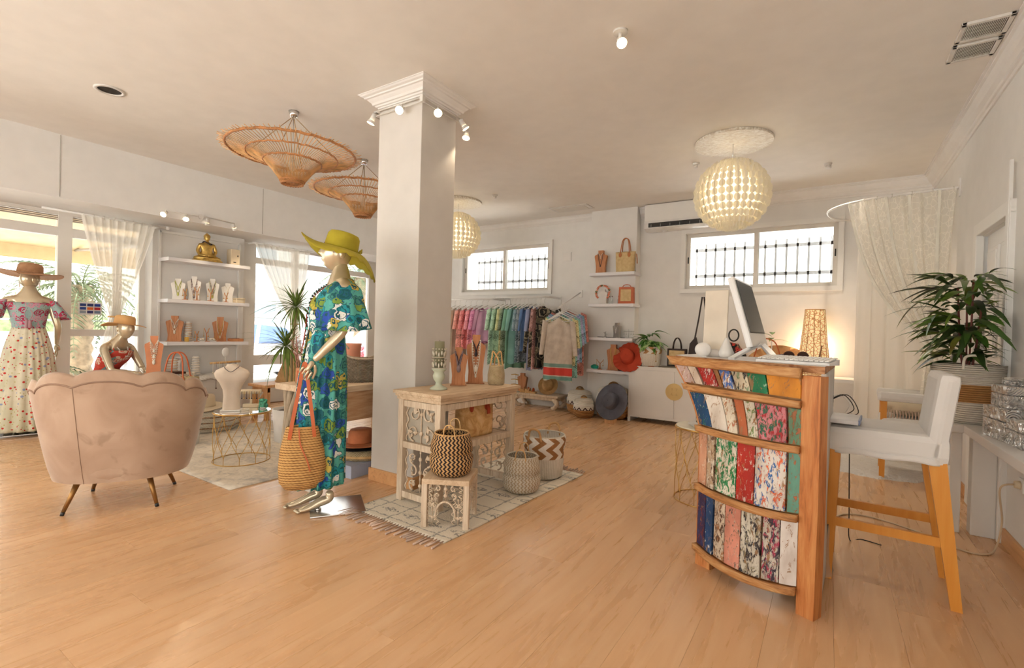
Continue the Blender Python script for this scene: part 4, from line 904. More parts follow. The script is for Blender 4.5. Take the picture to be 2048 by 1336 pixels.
# patterned lidded box on the right wire table
T = thing('patterned_box', 'round box with black zigzag stripes on the wire table by the counter', 'box', (-.70, 3.90, .56))
def chev(name):
    g = G(name, .6); o = uvxy(g); tri = g.math('PINGPONG', g.math('MULTIPLY', o[0], 10.0), .5); f = g.math('FRACT', g.math('ADD', g.math('MULTIPLY', o[1], 28), g.math('MULTIPLY', tri, 3.4)))
    g.col(g.ramp(f, [(.48, lin((30, 28, 30))), (.54, lin((224, 206, 180)))])); return g.m
b = B(); b.lathe([(.0, .0), (.11, .0), (.135, .02), (.138, .10), (.13, .135)], 40); b.obj('box_body', chev('black_chevron'), T)
b = B(); b.lathe([(.134, .135), (.134, .18), (.125, .19), (.0, .195)], 40); b.obj('lid', chev('grey_dots') if 0 else dots('lid_dots', lin((226, 220, 210)), [(60, .3, lin((120, 120, 128)))]), T)
b = B(); b.lathe([(.0, .0), (.16, .0), (.185, .015), (.19, .02)], 40); one('saucer', b, M['plaster'], 'cream round saucer under the black zigzag box', 'saucer', (-.70, 3.90, .5605)); T.location.z = .575
# pouf, hat on the pouf
T = thing('woven_pouf', 'low round cream rope pouf with brown stripes, behind the wire table', 'pouf', (-6.06, 2.80, .0))
b = B(); b.lathe([(0, 0), (.30, .0), (.36, .04), (.375, .12), (.36, .20), (.31, .245), (0, .25)], 48, rip=lambda a, v: 1+.012*sin(v*40)); b.obj('pouf_body', M['ropew'], T)
for z in (.07, .13, .19): b = B(); b.tube([(cos(a)*.374, sin(a)*.374, z+.004*sin(a*12)) for a in [2*PI*k/60 for k in range(60)]], .006, 5, True); b.obj('stripe', plain('pouf_stripe', lin((180, 140, 104)), .9, var=.4, vs=40), T)
straw_hat('cream_hat', 'cream brimmed hat lying on the rope pouf', M['cream_linen'], (-6.04, 2.78, .262), (0, 0, 0), .105, .15, .30, lambda a, v: v*v*(.02*sin(3*a)), None)
# ---------- carved console
T = thing('carved_console', 'whitewashed carved wood console table on the berber rug beside the column', 'console table', (-2.355, 2.92, .012), R(-3)); w, d, h = .42, .86, .79
mw = M['white_wash']
b = B(); b.box((0, 0, h-.012), (w+.06, d+.06, .024), b=.004); b.box((0, 0, h-.034), (w+.035, d+.035, .02), b=.005); b.box((0, 0, h-.055), (w+.015, d+.015, .024), b=.004); b.obj('table_top', M['wash_top'], T)
for sx in (-1, 1):
    for sy in (-1, 1): b = B(); b.box((sx*(w/2-.025), sy*(d/2-.025), (h-.06)/2), (.05, .05, h-.06), b=.003); b.obj('leg', mw, T)
for z in (h-.095, .40, .045):
    for sy in (-1, 1):
        if z < .1 and 0: continue
        b = B(); b.box((0, sy*(d/2-.025), z), (w-.1, .034, .045), b=.002); b.obj('end_rail', mw, T)
    if z > .1:
        for sx in (-1, 1): b = B(); b.box((sx*(w/2-.025), 0, z), (.034, d-.1, .045), b=.002); b.obj('long_rail', mw, T)
b = B(); b.box((0, 0, .41), (w-.04, d-.08, .016)); b.obj('shelf', M['wash_top'], T)
for sy, sd in ((-1, 1), (1, 2)):
    for zc, hh in ((.56, .27), (.22, .28)):
        q = B(); c = carve(w-.115, hh, sd*7+int(zc*10)); q.merge(c, X((0, sy*(d/2-.03), zc), rz=0 if sy < 0 else PI)); q.obj('carved_panel', mw, T)
        if zc > .5 and sy < 0: b = B(); b.box((0, sy*(d/2-.03)+.012, zc), (w-.1, .006, hh)); b.obj('panel_backing', plain('grey_backing', lin((176, 166, 150)), .8), T)
# back and near side show carved screens
for yy in (.18, -.0):
    pass
b = B(); b.merge(carve(.22, .27, 5), X((-w/2+.03, .27, .22), rz=PI/2)); b.obj('carved_panel', mw, T)
def Tc(x, y, z=0): return tuple(Matrix.Translation((-2.355, 2.92, .012+z)) @ Matrix.Rotation(R(-3), 4, 'Z') @ V((x, y, 0)))
# small carved stool
def carved_stool(lab, loc, rz, s, h):
    T = thing('carved_stool', lab, 'stool', loc, rz); b = B(); b.box((0, 0, h-.016), (s, s, .032), b=.003); b.obj('table_top', M['wash_top'], T)
    for sx in (-1, 1):
        for sy in (-1, 1): b = B(); b.box((sx*(s/2-.018), sy*(s/2-.018), (h-.03)/2), (.036, .036, h-.03), b=.002); b.obj('leg', mw, T)
    for k in range(4):
        q = B(); Mx = Matrix.Rotation(k*PI/2, 4, 'Z') @ Matrix.Translation((0, -s/2+.014, 0))
        q.merge(carve(s-.09, .085, 3+k, 1.3, .010), Mx @ Matrix.Translation((0, 0, h-.08)))
        for sx in (-1, 1): q.merge(carve(.062, .15, 9+k, 1.5, .008), Mx @ Matrix.Translation((sx*(s/2-.068), 0, h-.20)))
        P = [(sin(a)*.062, 0, .055+cos(a)*.085+.0) for a in [(-1+2*i/14)*PI*.55 for i in range(15)]]; q.tube([V(p) for p in P], .007, 5, cap=True) if 0 else q.tube([Mx @ V((p[0], 0, p[2]+.02)) for p in P], .007, 5)
        q.obj('carved_apron', mw, T)
    return T
carved_stool('small whitewashed carved stool at the front of the berber rug', (-2.03, 2.44, .012), R(27), .30, .30)
def basket(name, lab, loc, prof, m, handle=None, grp=None, inner=None, rz=0, rip=None):
    T = thing(name, lab, 'basket', loc, rz, grp); b = B(); b.lathe(prof, 64, cap=(1, 0), rip=rip); b.obj('woven_body', m, T)
    b = B(); b.lathe([(max(.01, r-.008), z+(.008 if i == 0 else 0)) for i, (r, z) in enumerate(prof)][::-1], 48, cap=(0, 1)); b.obj('inside', inner or m, T)
    r, z = prof[-1]; b = B(); b.tube([(cos(a)*(r-.004), sin(a)*(r-.004), z) for a in [2*PI*k/48 for k in range(48)]], .006, 6, True); b.obj('rim', m, T)
    if handle:
        hm, rad, up = handle
        for s in (0, PI):
            P = spl([(r*cos(s+.35)*1.01, r*sin(s+.35)*1.01, z-.03), (r*cos(s+.25)*1.03, r*sin(s+.25)*1.03, z+up*.7), (r*cos(s)*1.06, r*sin(s)*1.06, z+up), (r*cos(s-.25)*1.03, r*sin(s-.25)*1.03, z+up*.7), (r*cos(s-.35)*1.01, r*sin(s-.35)*1.01, z-.03)], 5)
            b = B(); b.tube(P, rad, 6); b.obj('handle', hm, T)
    return T
zk = zig('black_natural_zigzag', lin((222, 176, 118)), lin((40, 24, 26)), 36, 34, 1.1, .5)
zc = zig('cream_tan_zigzag', lin((232, 222, 204)), lin((196, 172, 138)), 36, 34, 1.1, .6)
basket('belly_basket', 'black and natural zigzag belly basket on the small carved stool', (-2.03, 2.44, .314), [(.105, 0), (.128, .02), (.138, .06), (.142, .115), (.122, .135), (.137, .15), (.133, .20), (.118, .25), (.112, .262)], zk, (M['straw'], .004, .07), rz=R(120))
basket('belly_basket', 'cream and tan zigzag belly basket standing on the berber rug', (-1.97, 3.22, .012), [(.11, 0), (.135, .02), (.145, .06), (.148, .115), (.128, .135), (.142, .15), (.138, .20), (.125, .255), (.12, .27)], zc, (M['straw'], .005, .07), rz=R(115))
def chunky(name, c1, c2, c3):
    g = G(name, .85); o = uvxy(g); f = g.math('FRACT', g.math('ADD', g.math('MULTIPLY', o[0], 8), g.math('MULTIPLY', g.math('PINGPONG', g.math('MULTIPLY', o[1], 9), .5), 1.2)))
    top = g.ramp(f, [(.45, c2), (.52, c1)]); h = g.math('GREATER_THAN', o[1], .19); sv = g.math('SINE', g.math('MULTIPLY', o[0], 380)); low = g.ramp(sv, [(.2, c3), (.7, c1)]); g.col(g.mix(h, low, top)); g.bump(g.noise(g.co(), 40, 2), .8, .01); return g.m
cm = chunky('white_brown_braid', lin((236, 230, 220)), lin((160, 112, 68)), lin((214, 206, 192)))
basket('braided_basket', 'tall white basket with brown chevron braided top, behind the cream basket', (-2.02, 3.66, .012), [(.13, 0), (.16, .02), (.168, .15), (.166, .23), (.178, .25), (.182, .34), (.176, .355)], cm, (M['ropeb'], .010, .07), rz=R(90), rip=lambda a, v: 1+(.012*sin(a*26+v*60) if v > .55 else .006*sin(a*48)))
# ---------------- painted boat-wood counter
T = thing('shop_counter', 'curved counter clad in flaking multicoloured boat planks with a whitewashed top', 'counter', (-.565, 2.80, 0), R(-24.2))
tw = woodm('counter_teak', lin((196, 122, 66)), lin((222, 162, 102)), 2, 1.6, .45, lin((104, 58, 32)))
tr = woodm('counter_rail_teak', lin((184, 128, 76)), lin((214, 172, 120)), 0, 2.2, .55, lin((96, 58, 34)))
def cface(u, z, off=0):
    t = max(0, (z-.70)/.38); fl = t**1.7; L = V((-.29*fl, .13*fl, 0)); Rr = V((.525, -.005, 0))
    p = L.lerp(Rr, u); bow = .038*(1-abs(2*u-1)**2)*(1-.55*max(0, z-.2)); sag = -.032*(1-abs(2*u-1)**2)*max(0, 1-z/.9)
    return V((p.x-.12*0, p.y-bow-off, z+sag*(1 if z < 1 else 0)))
rows = [(1.065, .975, [(0, .13, 'pw'), (.13, .22, 'w'), (.22, .37, 'r'), (.37, .42, 'wood'), (.42, .52, 'bw'), (.52, .645, 'cb'), (.645, .78, 'g'), (.78, 1, 'o')]),
        (.925, .765, [(0, .17, 'nv'), (.17, .36, 'w2'), (.36, .47, 'wb'), (.47, .56, 'rb'), (.56, .66, 'wg'), (.66, .90, 'pg'), (.90, 1, 'tg')]),
        (.725, .455, [(0, .11, 'pb'), (.11, .21, 'ws'), (.21, .45, 'gw'), (.45, .63, 'r2'), (.63, .90, 'ob'), (.90, 1, 'tq')]),
        (.415, .125, [(0, .12, 'nm'), (.12, .22, 'nv2'), (.22, .35, 'wk'), (.35, .52, 'pk'), (.52, .71, 'wk2'), (.71, .86, 'wm'), (.86, 1, 'w3')])]
wd = lin((170, 116, 70)); PC = dict(pw=([lin((208, 180, 172)), lin((226, 214, 200)), wd], .45), w=([lin((224, 208, 190)), lin((190, 160, 130)), wd], .34), r=([lin((178, 36, 30)), lin((224, 200, 190)), lin((120, 30, 30))], .46),
 wood=([wd, lin((140, 90, 50)), wd], .5), bw=([lin((60, 104, 178)), lin((226, 224, 220)), wd], .5), cb=([lin((214, 202, 176)), lin((36, 34, 36)), lin((150, 170, 130))], .47), g=([lin((22, 128, 84)), lin((20, 90, 80)), lin((150, 190, 160))], .40), o=([lin((224, 148, 44)), lin((226, 160, 70)), lin((120, 70, 60))], .34),
 nv=([lin((24, 74, 120)), lin((40, 120, 90)), lin((220, 220, 210))], .42), w2=([lin((232, 224, 212)), lin((206, 190, 172)), wd], .26), wb=([lin((226, 216, 196)), lin((176, 126, 84)), lin((196, 110, 70))], .45), rb=([lin((192, 106, 64)), lin((210, 140, 100)), wd], .4), wg=([lin((222, 216, 200)), lin((120, 150, 90)), wd], .46),
 pg=([lin((218, 138, 148)), lin((40, 110, 84)), lin((190, 40, 50))], .49), tg=([lin((110, 160, 130)), lin((190, 120, 80)), wd], .46), pb=([lin((212, 158, 128)), lin((226, 196, 170)), wd], .42), ws=([lin((196, 170, 140)), lin((120, 90, 70)), lin((226, 216, 200))], .5),
 gw=([lin((232, 226, 210)), lin((24, 132, 70)), lin((60, 150, 100))], .50), r2=([lin((186, 42, 28)), lin((214, 84, 60)), lin((230, 200, 190))], .44), ob=([lin((228, 222, 214)), lin((232, 110, 60)), lin((50, 110, 180))], .47), tq=([lin((110, 168, 150)), lin((196, 110, 70)), wd], .42),
 nm=([lin((54, 44, 84)), lin((110, 50, 60)), lin((40, 60, 110))], .5), nv2=([lin((34, 70, 116)), lin((120, 130, 150)), lin((220, 220, 220))], .42), wk=([lin((216, 200, 178)), lin((92, 62, 48)), lin((170, 120, 80))], .48), pk=([lin((222, 150, 130)), lin((230, 190, 170)), lin((80, 100, 90))], .44),
 wk2=([lin((214, 210, 196)), lin((44, 40, 52)), lin((150, 140, 110))], .49), wm=([lin((206, 200, 188)), lin((60, 50, 66)), lin((180, 60, 90))], .51), w3=([lin((238, 234, 230)), lin((220, 200, 180)), wd], .24))
k = 0
for z1, z0, cells in rows:
    for a, c, key in cells:
        k += 1; b = B(); off = .004*((k*7) % 3)
        b.surf(lambda u, v: cface(lerp(a+.006, c-.006, u), lerp(z0, z1, v), off), 6, 6, -.016, sm=False); cs, st = PC[key]
        b.obj('plank', ppaint('boat_paint_%d' % k, cs, 16 if key not in ('w3', 'w2') else 10, k, st), T, lab=None)
b = B(); b.surf(lambda u, v: cface(u, lerp(.10, 1.08, v), -.018), 16, 16, -.01); b.obj('backing_boards', tr, T)
for z in (1.09, .95, .745, .435, .105):
    hh = .017 if z < 1 else .026; b = B(); b.surf(lambda u, v: cface(lerp(-.01, 1.0, u), z+(v-.5)*2*hh*.9, .018), 24, 4, -.03)
    o = b.obj('rail', tr, T)
    for q in range(5):
        p = cface(.1+.2*q, z, .019); b = B(); b.cyl(p, p+V((0, -.003, 0)), .006, n=8); b.obj('nail_head', M['darkw'], o)
b = B(); b.prism([(.525, 0), (.60, 0), (.605, .5), (.60, 1.08), (.52, 1.08), (.525, .5)], -.02, .05); b.obj('corner_post', tw, T)
b = B(); b.prism([(-.015, 0), (.075, 0), (.07, .16), (-.012, .16)], -.01, .06); b.obj('front_foot', tw, T)
b = B(); b.surf(lambda u, v: V(cface(0, lerp(.0, 1.09, v)))+V((-.10*u*0-.03*u, .42*u, 0)), 8, 14, .02); b.obj('side_panel', tw, T)
wp_ = woodm('white_board', lin((206, 200, 194)), lin((228, 224, 220)), 2, 1, .6, lin((176, 164, 152)))
b = B(); 
def sidep(u, v): z = lerp(.02, 1.09, v); dpt = .66*(1-.45*sin(PI*min(1, max(0, (z-.05)/.75)))**.8*(1 if z < .8 else 0)); return (.60-.39*dpt*u, .03+dpt*u, z)
b.surf(sidep, 10, 30, .02); b.obj('side_panel', wp_, T)
for z in (.30, .62): b = B(); b.prism([(.0, 0), (.47, 0), (.47, .02), (.0, .02)], .03, .30, M=X((0, 0, z))); b.obj('shelf', tr, T)
b = B(); poly = [(-.325, .165), (-.30, .135), (-.2, .095), (.59, .035), (.335, .71), (-.43, .52), (-.40, .32)]
vs = [(x, y, 1.09) for x, y in poly]+[(x, y, 1.123) for x, y in poly]; n = len(poly)
b.add(vs, [tuple(range(n))[::-1], tuple(range(n, 2*n))]+[(i, (i+1) % n, n+(i+1) % n, n+i) for i in range(n)])
cg = G('whitewashed_counter_top', .5); cgn = cg.nd('NewGeometry'); cz = cg.sep(cgn.outputs['Normal'])[2]; nn = cg.noise(cg.co('Object', (3, 9, 9)), 4, 5, 1); cg.col(cg.mix(cg.math('GREATER_THAN', cz, .5), cg.ramp(nn, [(.35, lin((150, 92, 50))), (.6, lin((206, 156, 112)))]), cg.ramp(nn, [(.3, lin((206, 198, 190))), (.6, lin((232, 226, 222)))])))
b.obj('table_top', cg.m, T)
ZT = 1.1235
# things on the counter
T = thing('desktop_computer', 'white all-in-one computer tilted back on a forked foot on the counter', 'computer', (-.335, 3.22, ZT), R(0))
Mm = Matrix.Rotation(R(0), 4, 'Z')
# screen plane: width along depth, leaning back towards -x ; faces +x
Mc = Matrix.Translation((0, 0, .07)) @ Matrix.Rotation(R(-3), 4, 'Z') @ Matrix.Rotation(R(-16), 4, 'Y')
b = B(); b.box((-.018, 0, .205), (.036, .50, .41), M=Mc, b=.010); b.obj('casing', plain('white_acrylic', (.84, .84, .84), .25, var=0), T)
b = B(); b.box((.002, 0, .235), (.004, .455, .30), M=Mc, b=.001); b.obj('screen', plain('screen_pale_reflection', (.80, .82, .80), .35, var=.02, spec=.8), T)  # screen coloured pale to stand for the light it reflects
b = B(); b.box((.003, 0, .235), (.002, .465, .31), M=Mc, b=.0005); b.obj('screen_bezel', M['black'], T)
b = B()
for p in ((-.10, -.40, .006), (.10, -.24, .006), (.05, .12, .006)): b.ribbon(spl([(0, 0, .085), ((p[0])*.5, p[1]*.5, .05), p], 4), .035, .012, (0, .2, 1))
b.obj('foot', plain('white_aluminium', (.82, .82, .82), .3, .1), T)
T = thing('white_panel_stand', 'blank pale upright panel in a round foot behind the computer', 'display stand', (-.575, 3.13, ZT), R(-12))
b = B(); b.box((0, 0, .21), (.14, .012, .38), (R(-3), 0, 0), b=.004); b.obj('panel', plain('warm_white_card', lin((226, 214, 196)), .5), T); b = B(); b.lathe([(0, 0), (.07, 0), (.07, .02), (.03, .045), (0, .05)], 28, sy=.6); b.obj('foot', M['plaster'], T)
for i, (x, y, s_, lab) in enumerate(((-.62, 3.02, .047, 'white round shell shaped dish edge on at the left of the counter'), (-.50, 3.06, .055, 'pointed white shell ornament under the computer'))):
    T = thing('shell_ornament', lab, 'ornament', (x, y, ZT)); b = B()
    if i == 0: b.ball((0, 0, s_*.9), s_, 24, 14, (1, .45, .9), f=None)
    else: b.lathe([(0, .0), (s_*.6, .0), (s_*.75, s_*.5), (s_*.5, s_*1.2), (.008, s_*2.1)], 20, rip=lambda a, v: 1+.06*sin(a*7+v*5))
    b.obj('shell', plain('white_shell', (.80, .77, .73), .35), T); b = B(); b.box((0, 0, .003), (s_, s_*.6, .006), b=.002); b.obj('base', M['plaster'], T)
T = thing('keyboard', 'white keyboard propped on its stand at the front right of the counter', 'keyboard', (-.135, 2.80, ZT), R(-20))
b = B(); b.prism([(-.06, 0), (.06, 0), (.06, .028), (-.06, .012)], -.17, .17, M=Matrix.Rotation(PI/2, 4, 'Z')); b.obj('keyboard_case', plain('keyboard_white', (.82, .82, .82), .4), T)
km = B(); km.box((0, 0, 0), (.018, .017, .006), b=.002); kme = km.mesh('key', M['white'])
for r_ in range(5):
    for c_ in range(15):
        o = bpy.data.objects.new('key', kme); COL.objects.link(o); o.parent = T; y = -.044+.022*r_; o.location = (-.155+.0222*c_, y, .014+(y+.06)*.135+.004); o.rotation_euler = (R(7.6), 0, 0)
T = thing('sunglasses', 'dark brown sunglasses lying on the counter behind the keyboard', 'sunglasses', (-.15, 3.02, ZT), R(20))
b = B()
for s in (-1, 1): b.tube([(s*.034+.026*cos(a), -.01, .03+.022*sin(a)) for a in [2*PI*k/16 for k in range(16)]], .003, 5, True); b.tube(spl([(s*.062, -.01, .035), (s*.066, .06, .03), (s*.06, .12, .012)], 4), .0025, 5)
b.obj('frame', plain('tortoise', lin((70, 34, 24)), .3), T)
for s in (-1, 1): b = B(); b.cyl((s*.034, -.012, .03), (s*.034, -.009, .03), .024, n=16); b.obj('lens', plain('brown_lens', lin((60, 36, 28)), .1), T)
T = thing('pen_on_stand', 'slim bronze pen standing on a small round foot on the counter', 'pen', (-.045, 2.98, ZT)); b = B(); b.cyl((0, 0, .004), (.015, 0, .09), .004, .003, 8); b.obj('pen', plain('bronze_pen', lin((150, 110, 80)), .3, .6), T); b = B(); b.cyl((0, 0, 0), (0, 0, .006), .02, n=16); b.obj('foot', M['darkw'], T)
# gear hanging behind the counter, on the shelves
T = thing('power_strip', 'white power adaptor and cables bundled on the counter side above the stool', 'electrical', (.005, 3.27, .86))
b = B(); b.box((0, 0, .0), (.05, .10, .04), b=.01); b.obj('adaptor', M['white'], T); b = B(); b.box((.01, .0, .055), (.03, .05, .05), b=.008); b.obj('plug_block', M['black'], T)
for i_ in range(3): b = B(); b.tube(spl([(0, .0, .04), (.05+.02*i_, .02, .08), (.10+.02*i_, .0, .03-.02*i_), (.07, -.02, -.03)], 6), .0025, 5); b.obj('cable', M['black'] if i_ else M['white'], T)
T = thing('drawer_tray', 'pale pull-out tray sticking out of the counter over the stool seat', 'tray', (.045, 3.13, .83), R(-5)); b = B(); b.box((0, 0, 0), (.20, .26, .022), b=.004); b.obj('tray', plain('tray_grey', (.72, .72, .74), .4), T); b = B(); b.box((.102, 0, 0), (.008, .24, .024), b=.002); b.obj('tray_edge', plain('blue_grey_edge', lin((110, 130, 170)), .4), T)
T = thing('waste_bin', 'round bin lined with clear plastic under the counter', 'bin', (-.08, 3.08, 0)); b = B(); b.lathe([(0, 0), (.09, 0), (.11, .28), (.105, .28), (.085, .01)], 32); b.obj('bin', M['black'], T)
b = B(); b.lathe([(.113, .28), (.118, .2), (.115, .1), (.13, .02)], 32, rip=lambda a, v: 1+.05*sin(a*9+v*6)); b.obj('bin_liner', M['tglass'], T)
# ---------------- bar stool
def post4(b, p0, p1, w0, w1):
    p0, p1 = V(p0), V(p1); vs = []
    for p, w in ((p0, w0), (p1, w1)):
        for sx, sy in ((-1, -1), (1, -1), (1, 1), (-1, 1)): vs.append(p+V((sx*w[0]/2, sy*w[1]/2, 0)))
    return b.add(vs, [(3, 2, 1, 0), (4, 5, 6, 7)]+[(i, (i+1) % 4, 4+(i+1) % 4, 4+i) for i in range(4)])
T = thing('bar_stool', 'tall bar stool in a white slip cover on honey wooden legs beside the counter', 'bar stool', (.275, 3.25, 0), R(-2))
# local: seat front at -x, back at +x
for sx, sy in ((-1, -1), (-1, 1), (1, -1), (1, 1)):
    b = B()
    if sx < 0: post4(b, (-.245, sy*.195, 0), (-.225, sy*.185, .70), (.040, .040), (.046, .046))
    else: post4(b, (.262, sy*.195, 0), (.175, sy*.185, .70), (.042, .042), (.07, .046))
    b.obj('leg', M['ochre'], T)
for sy in (-1, 1): b = B(); p0, p1 = V((-.235, sy*.19, .30)), V((.225, sy*.19, .30)); b.add([p0+V((0, j*.011, k_*.022)) for j in (-1, 1) for k_ in (-1, 1)]+[p1+V((0, j*.011, k_*.022)) for j in (-1, 1) for k_ in (-1, 1)], [(0, 1, 3, 2), (4, 6, 7, 5), (0, 4, 5, 1), (2, 3, 7, 6), (0, 2, 6, 4), (1, 5, 7, 3)]); b.obj('rung', M['ochre'], T)
b = B(); b.box((-.238, 0, .30), (.022, .36, .04)); b.obj('foot_rung', M['grey'], T)
b = B(); b.box((-.02, 0, .735), (.49, .45, .135), b=.035); b.obj('seat_cover', M['cloth'], T)
b = B(); b.box((0, 0, 0), (.085, .45, .44), b=.035, M=X((.19, 0, .88), ry=R(7))); b.obj('back_cover', M['cloth'], T)
b = B(); b.surf(lambda u, v: ((lambda a: (-.02+.246*math.copysign(min(1, abs(cos(a))*1.25), cos(a)), .226*math.copysign(min(1, abs(sin(a))*1.25), sin(a)), .665+.03*v+.004*sin(a*9)))(2*PI*u)), 60, 3, .004, True); b.obj('cover_hem', M['cloth'], T)
# armchair behind
T = thing('dining_armchair', 'white covered armchair with honey wooden legs standing behind the bar stool', 'armchair', (.64, 5.72, 0), R(-3))
for sx, sy in ((-1, -1), (-1, 1), (1, -1), (1, 1)): b = B(); post4(b, (sx*.20, sy*.19, 0), (sx*.20, sy*.19, .70 if sx < 0 else .5), (.04, .04), (.048, .048)); b.obj('leg', M['ochre'], T)
b = B(); b.box((.0, 0, .50), (.46, .44, .12), b=.035); b.obj('seat_cover', M['cloth'], T); b = B(); b.box((0, 0, 0), (.09, .46, .56), b=.035, M=X((.19, 0, .76), ry=R(7))); b.obj('back_cover', M['cloth'], T)
for sy in (-1, 1): b = B(); b.box((-.02, sy*.21, .745), (.46, .065, .085), b=.028); b.obj('arm_cover', M['cloth'], T)
T = thing('fringed_cushion', 'cream woven cushion with long fringe on the white armchair', 'cushion', (.62, 5.70, .565)); b = B(); b.ball((0, 0, .08), .19, 24, 12, (1, .85, .42)); b.obj('cushion', plain('woven_cream', lin((224, 208, 180)), .9, nb=.6, nsc=90), T)
for k in range(16): b = B(); x = -.16+.32*k/15; b.tube([(x, -.155, .06), (x+.004, -.17, .02), (x, -.172, -.05)], .005, 5); b.obj('fringe_tassel', plain('fringe_mauve', lin((214, 186, 168)), .9) if k == 0 else bpy.data.materials['fringe_mauve'], T)
fg = G('fluffy_white', .95); fg.col((.80, .77, .73)).bump(fg.noise(fg.co(), 30, 5), 1, .03)
T = thing('round_shag_rug', 'round fluffy white rug under the white armchair', 'rug', (.40, 6.02, 0)); b = B(); b.lathe([(0, .03), (.2, .032), (.4, .03), (.5, .022), (.53, .0)], 72, rip=lambda a, v: 1+(.03*sin(a*23)+.02*sin(a*11+1) if v > .8 else 0)); b.obj('pile', fg.m, T)
# ---------------- ledge, plant, silver boxes
T = thing('wall_ledge', 'long white ledge along the right wall carrying the plant and silver boxes', 'shelf')
b = B(); b.box((.83, 3.0, .715), (.238, 2.1, .05), b=.004); b.box((.79, 4.27, .715), (.318, .44, .05), b=.004); b.obj('board', plain('pale_ledge_paint', (.76, .73, .70), .35, var=.01), T)
for x, w in ((.72, .06), (.86, .12)): b = B(); b.box((x, 4.34, .345), (w, .10, .69), b=.006); b.obj('support_post', M['white'], T)
for y in (3.2, 2.2): b = B(); b.box((.86, y, .63), (.16, .03, .12), b=.004); b.obj('bracket', M['white'], T)
T = thing('potted_plant', 'large dark leaved plant in a white basket with brown band on the ledge', 'plant', (.755, 4.26, .741))
def banded():
    g = G('banded_rope_basket', .85); o = uvxy(g); row = g.math('SINE', g.math('MULTIPLY', o[1], 2*PI*75)); z = g.sep(g.co())[2]; m = g.math('MULTIPLY', g.math('GREATER_THAN', z, .135), g.math('LESS_THAN', z, .245)); n = g.noise(g.co(), 40, 3)
    f = g.math('ADD', g.math('MULTIPLY_ADD', row, .3, .35), g.math('MULTIPLY', n, .35)); g.col(g.mix(m, g.ramp(f, [(.1, lin((196, 186, 170))), (.4, lin((234, 226, 212)))]), g.ramp(f, [(.2, lin((150, 104, 60))), (.5, lin((196, 146, 90)))]))); g.bump(row, .8, .004); return g.m
b = B(); b.lathe([(.155, 0), (.165, .03), (.178, .2), (.185, .37), (.175, .37), (.16, .02)], 56, cap=(1, 1)); b.obj('woven_pot', banded(), T)
b = B(); b.cyl((0, 0, .30), (0, 0, .345), .172, n=40); b.obj('soil', plain('dark_soil', (.05, .03, .02), .9), T)
for s in (-1, 1): b = B(); b.tube(spl([(-.05, s*.18, .34), (-.04, s*.185, .42), (.04, s*.185, .42), (.05, s*.18, .34)], 6), .008, 6); b.obj('handle', M['ropew'], T)
lg = G('long_leaf_green', .35, 0, .5); ln = lg.noise(lg.co(), 5, 3); loi = lg.nd('ObjectInfo'); lg.col(lg.ramp(lg.math('ADD', lg.math('MULTIPLY', ln, .5), lg.math('MULTIPLY', loi.outputs['Random'], .6)), [(.25, lin((34, 44, 22))), (.5, lin((60, 96, 34))), (.75, lin((112, 140, 52))), (.95, lin((96, 50, 28)))])); M['lleaf'] = lg.m
def leafmesh(name, L, w, droop, m, nseg=8, fold=.25):
    b = B(); rowsv = []
    for i in range(nseg+1):
        t = i/nseg; x = L*t*(1-.12*droop*t); z = -droop*L*t*t; ww = w*max(.02, sin(PI*min(1, t**.8))**.8) if i < nseg else .0005
        rowsv += [(x, -ww/2, z+fold*ww/2), (x, 0, z), (x, ww/2, z+fold*ww/2)]
    fs = []
    for i in range(nseg):
        o = i*3; fs += [(o, o+3, o+4, o+1), (o+1, o+4, o+5, o+2)]
    b.add(rowsv, fs, sm=True); me = b.mesh(name, m); return me
lms = [leafmesh('leaf', L, w, d, M['lleaf']) for L, w, d in ((.27, .042, .45), (.22, .046, .75), (.30, .040, .6), (.19, .048, .35))]
rr = random.Random(8); stems = []
b = B()
for q in range(4):
    a = q*1.6; tp = (.05*cos(a), .05*sin(a), .62+.05*q); b.tube(spl([(.02*cos(a), .02*sin(a), .32), (.04*cos(a), .04*sin(a), .5), (tp[0]*1.2, tp[1]*1.2, tp[2]+.14)], 5), .006, 6); stems.append((a, tp))
b.obj('stem', plain('reddish_stem', lin((120, 60, 50)), .5), T)['kind'] = 'stuff'
def leaves(T, meshes, n, fn, rr):
    for i in range(n):
        p, a, el, roll, s = fn(i, rr); o = bpy.data.objects.new('leaf', meshes[i % len(meshes)]); COL.objects.link(o); o.parent = T; o.location = p; o.rotation_mode = 'XYZ'
        o.rotation_euler = (Matrix.Rotation(a, 3, 'Z') @ Matrix.Rotation(-el, 3, 'Y') @ Matrix.Rotation(roll, 3, 'X')).to_euler(); o.scale = (s, s, s)
def pf(i, rr):
    z = .38+.56*rr.random(); a = i*2.4; r = rr.uniform(.01, .12)+.14*(z-.4)*rr.random(); return ((cos(a)*r, sin(a)*r, z), a+rr.uniform(-.4, .4), rr.uniform(-.15, .75), rr.uniform(-.5, .5), rr.uniform(.75, 1.15))
def pf2(i, rr):
    p, a, e, ro, s_ = pf(i, rr)
    if cos(a) > .1: p = (min(p[0], .06), p[1], p[2]); s_ = max(.42, min(s_, (.15-p[0])/(cos(a)*.27)))
    return (p, a, e, ro, s_)
leaves(T, lms, 230, pf2, rr)
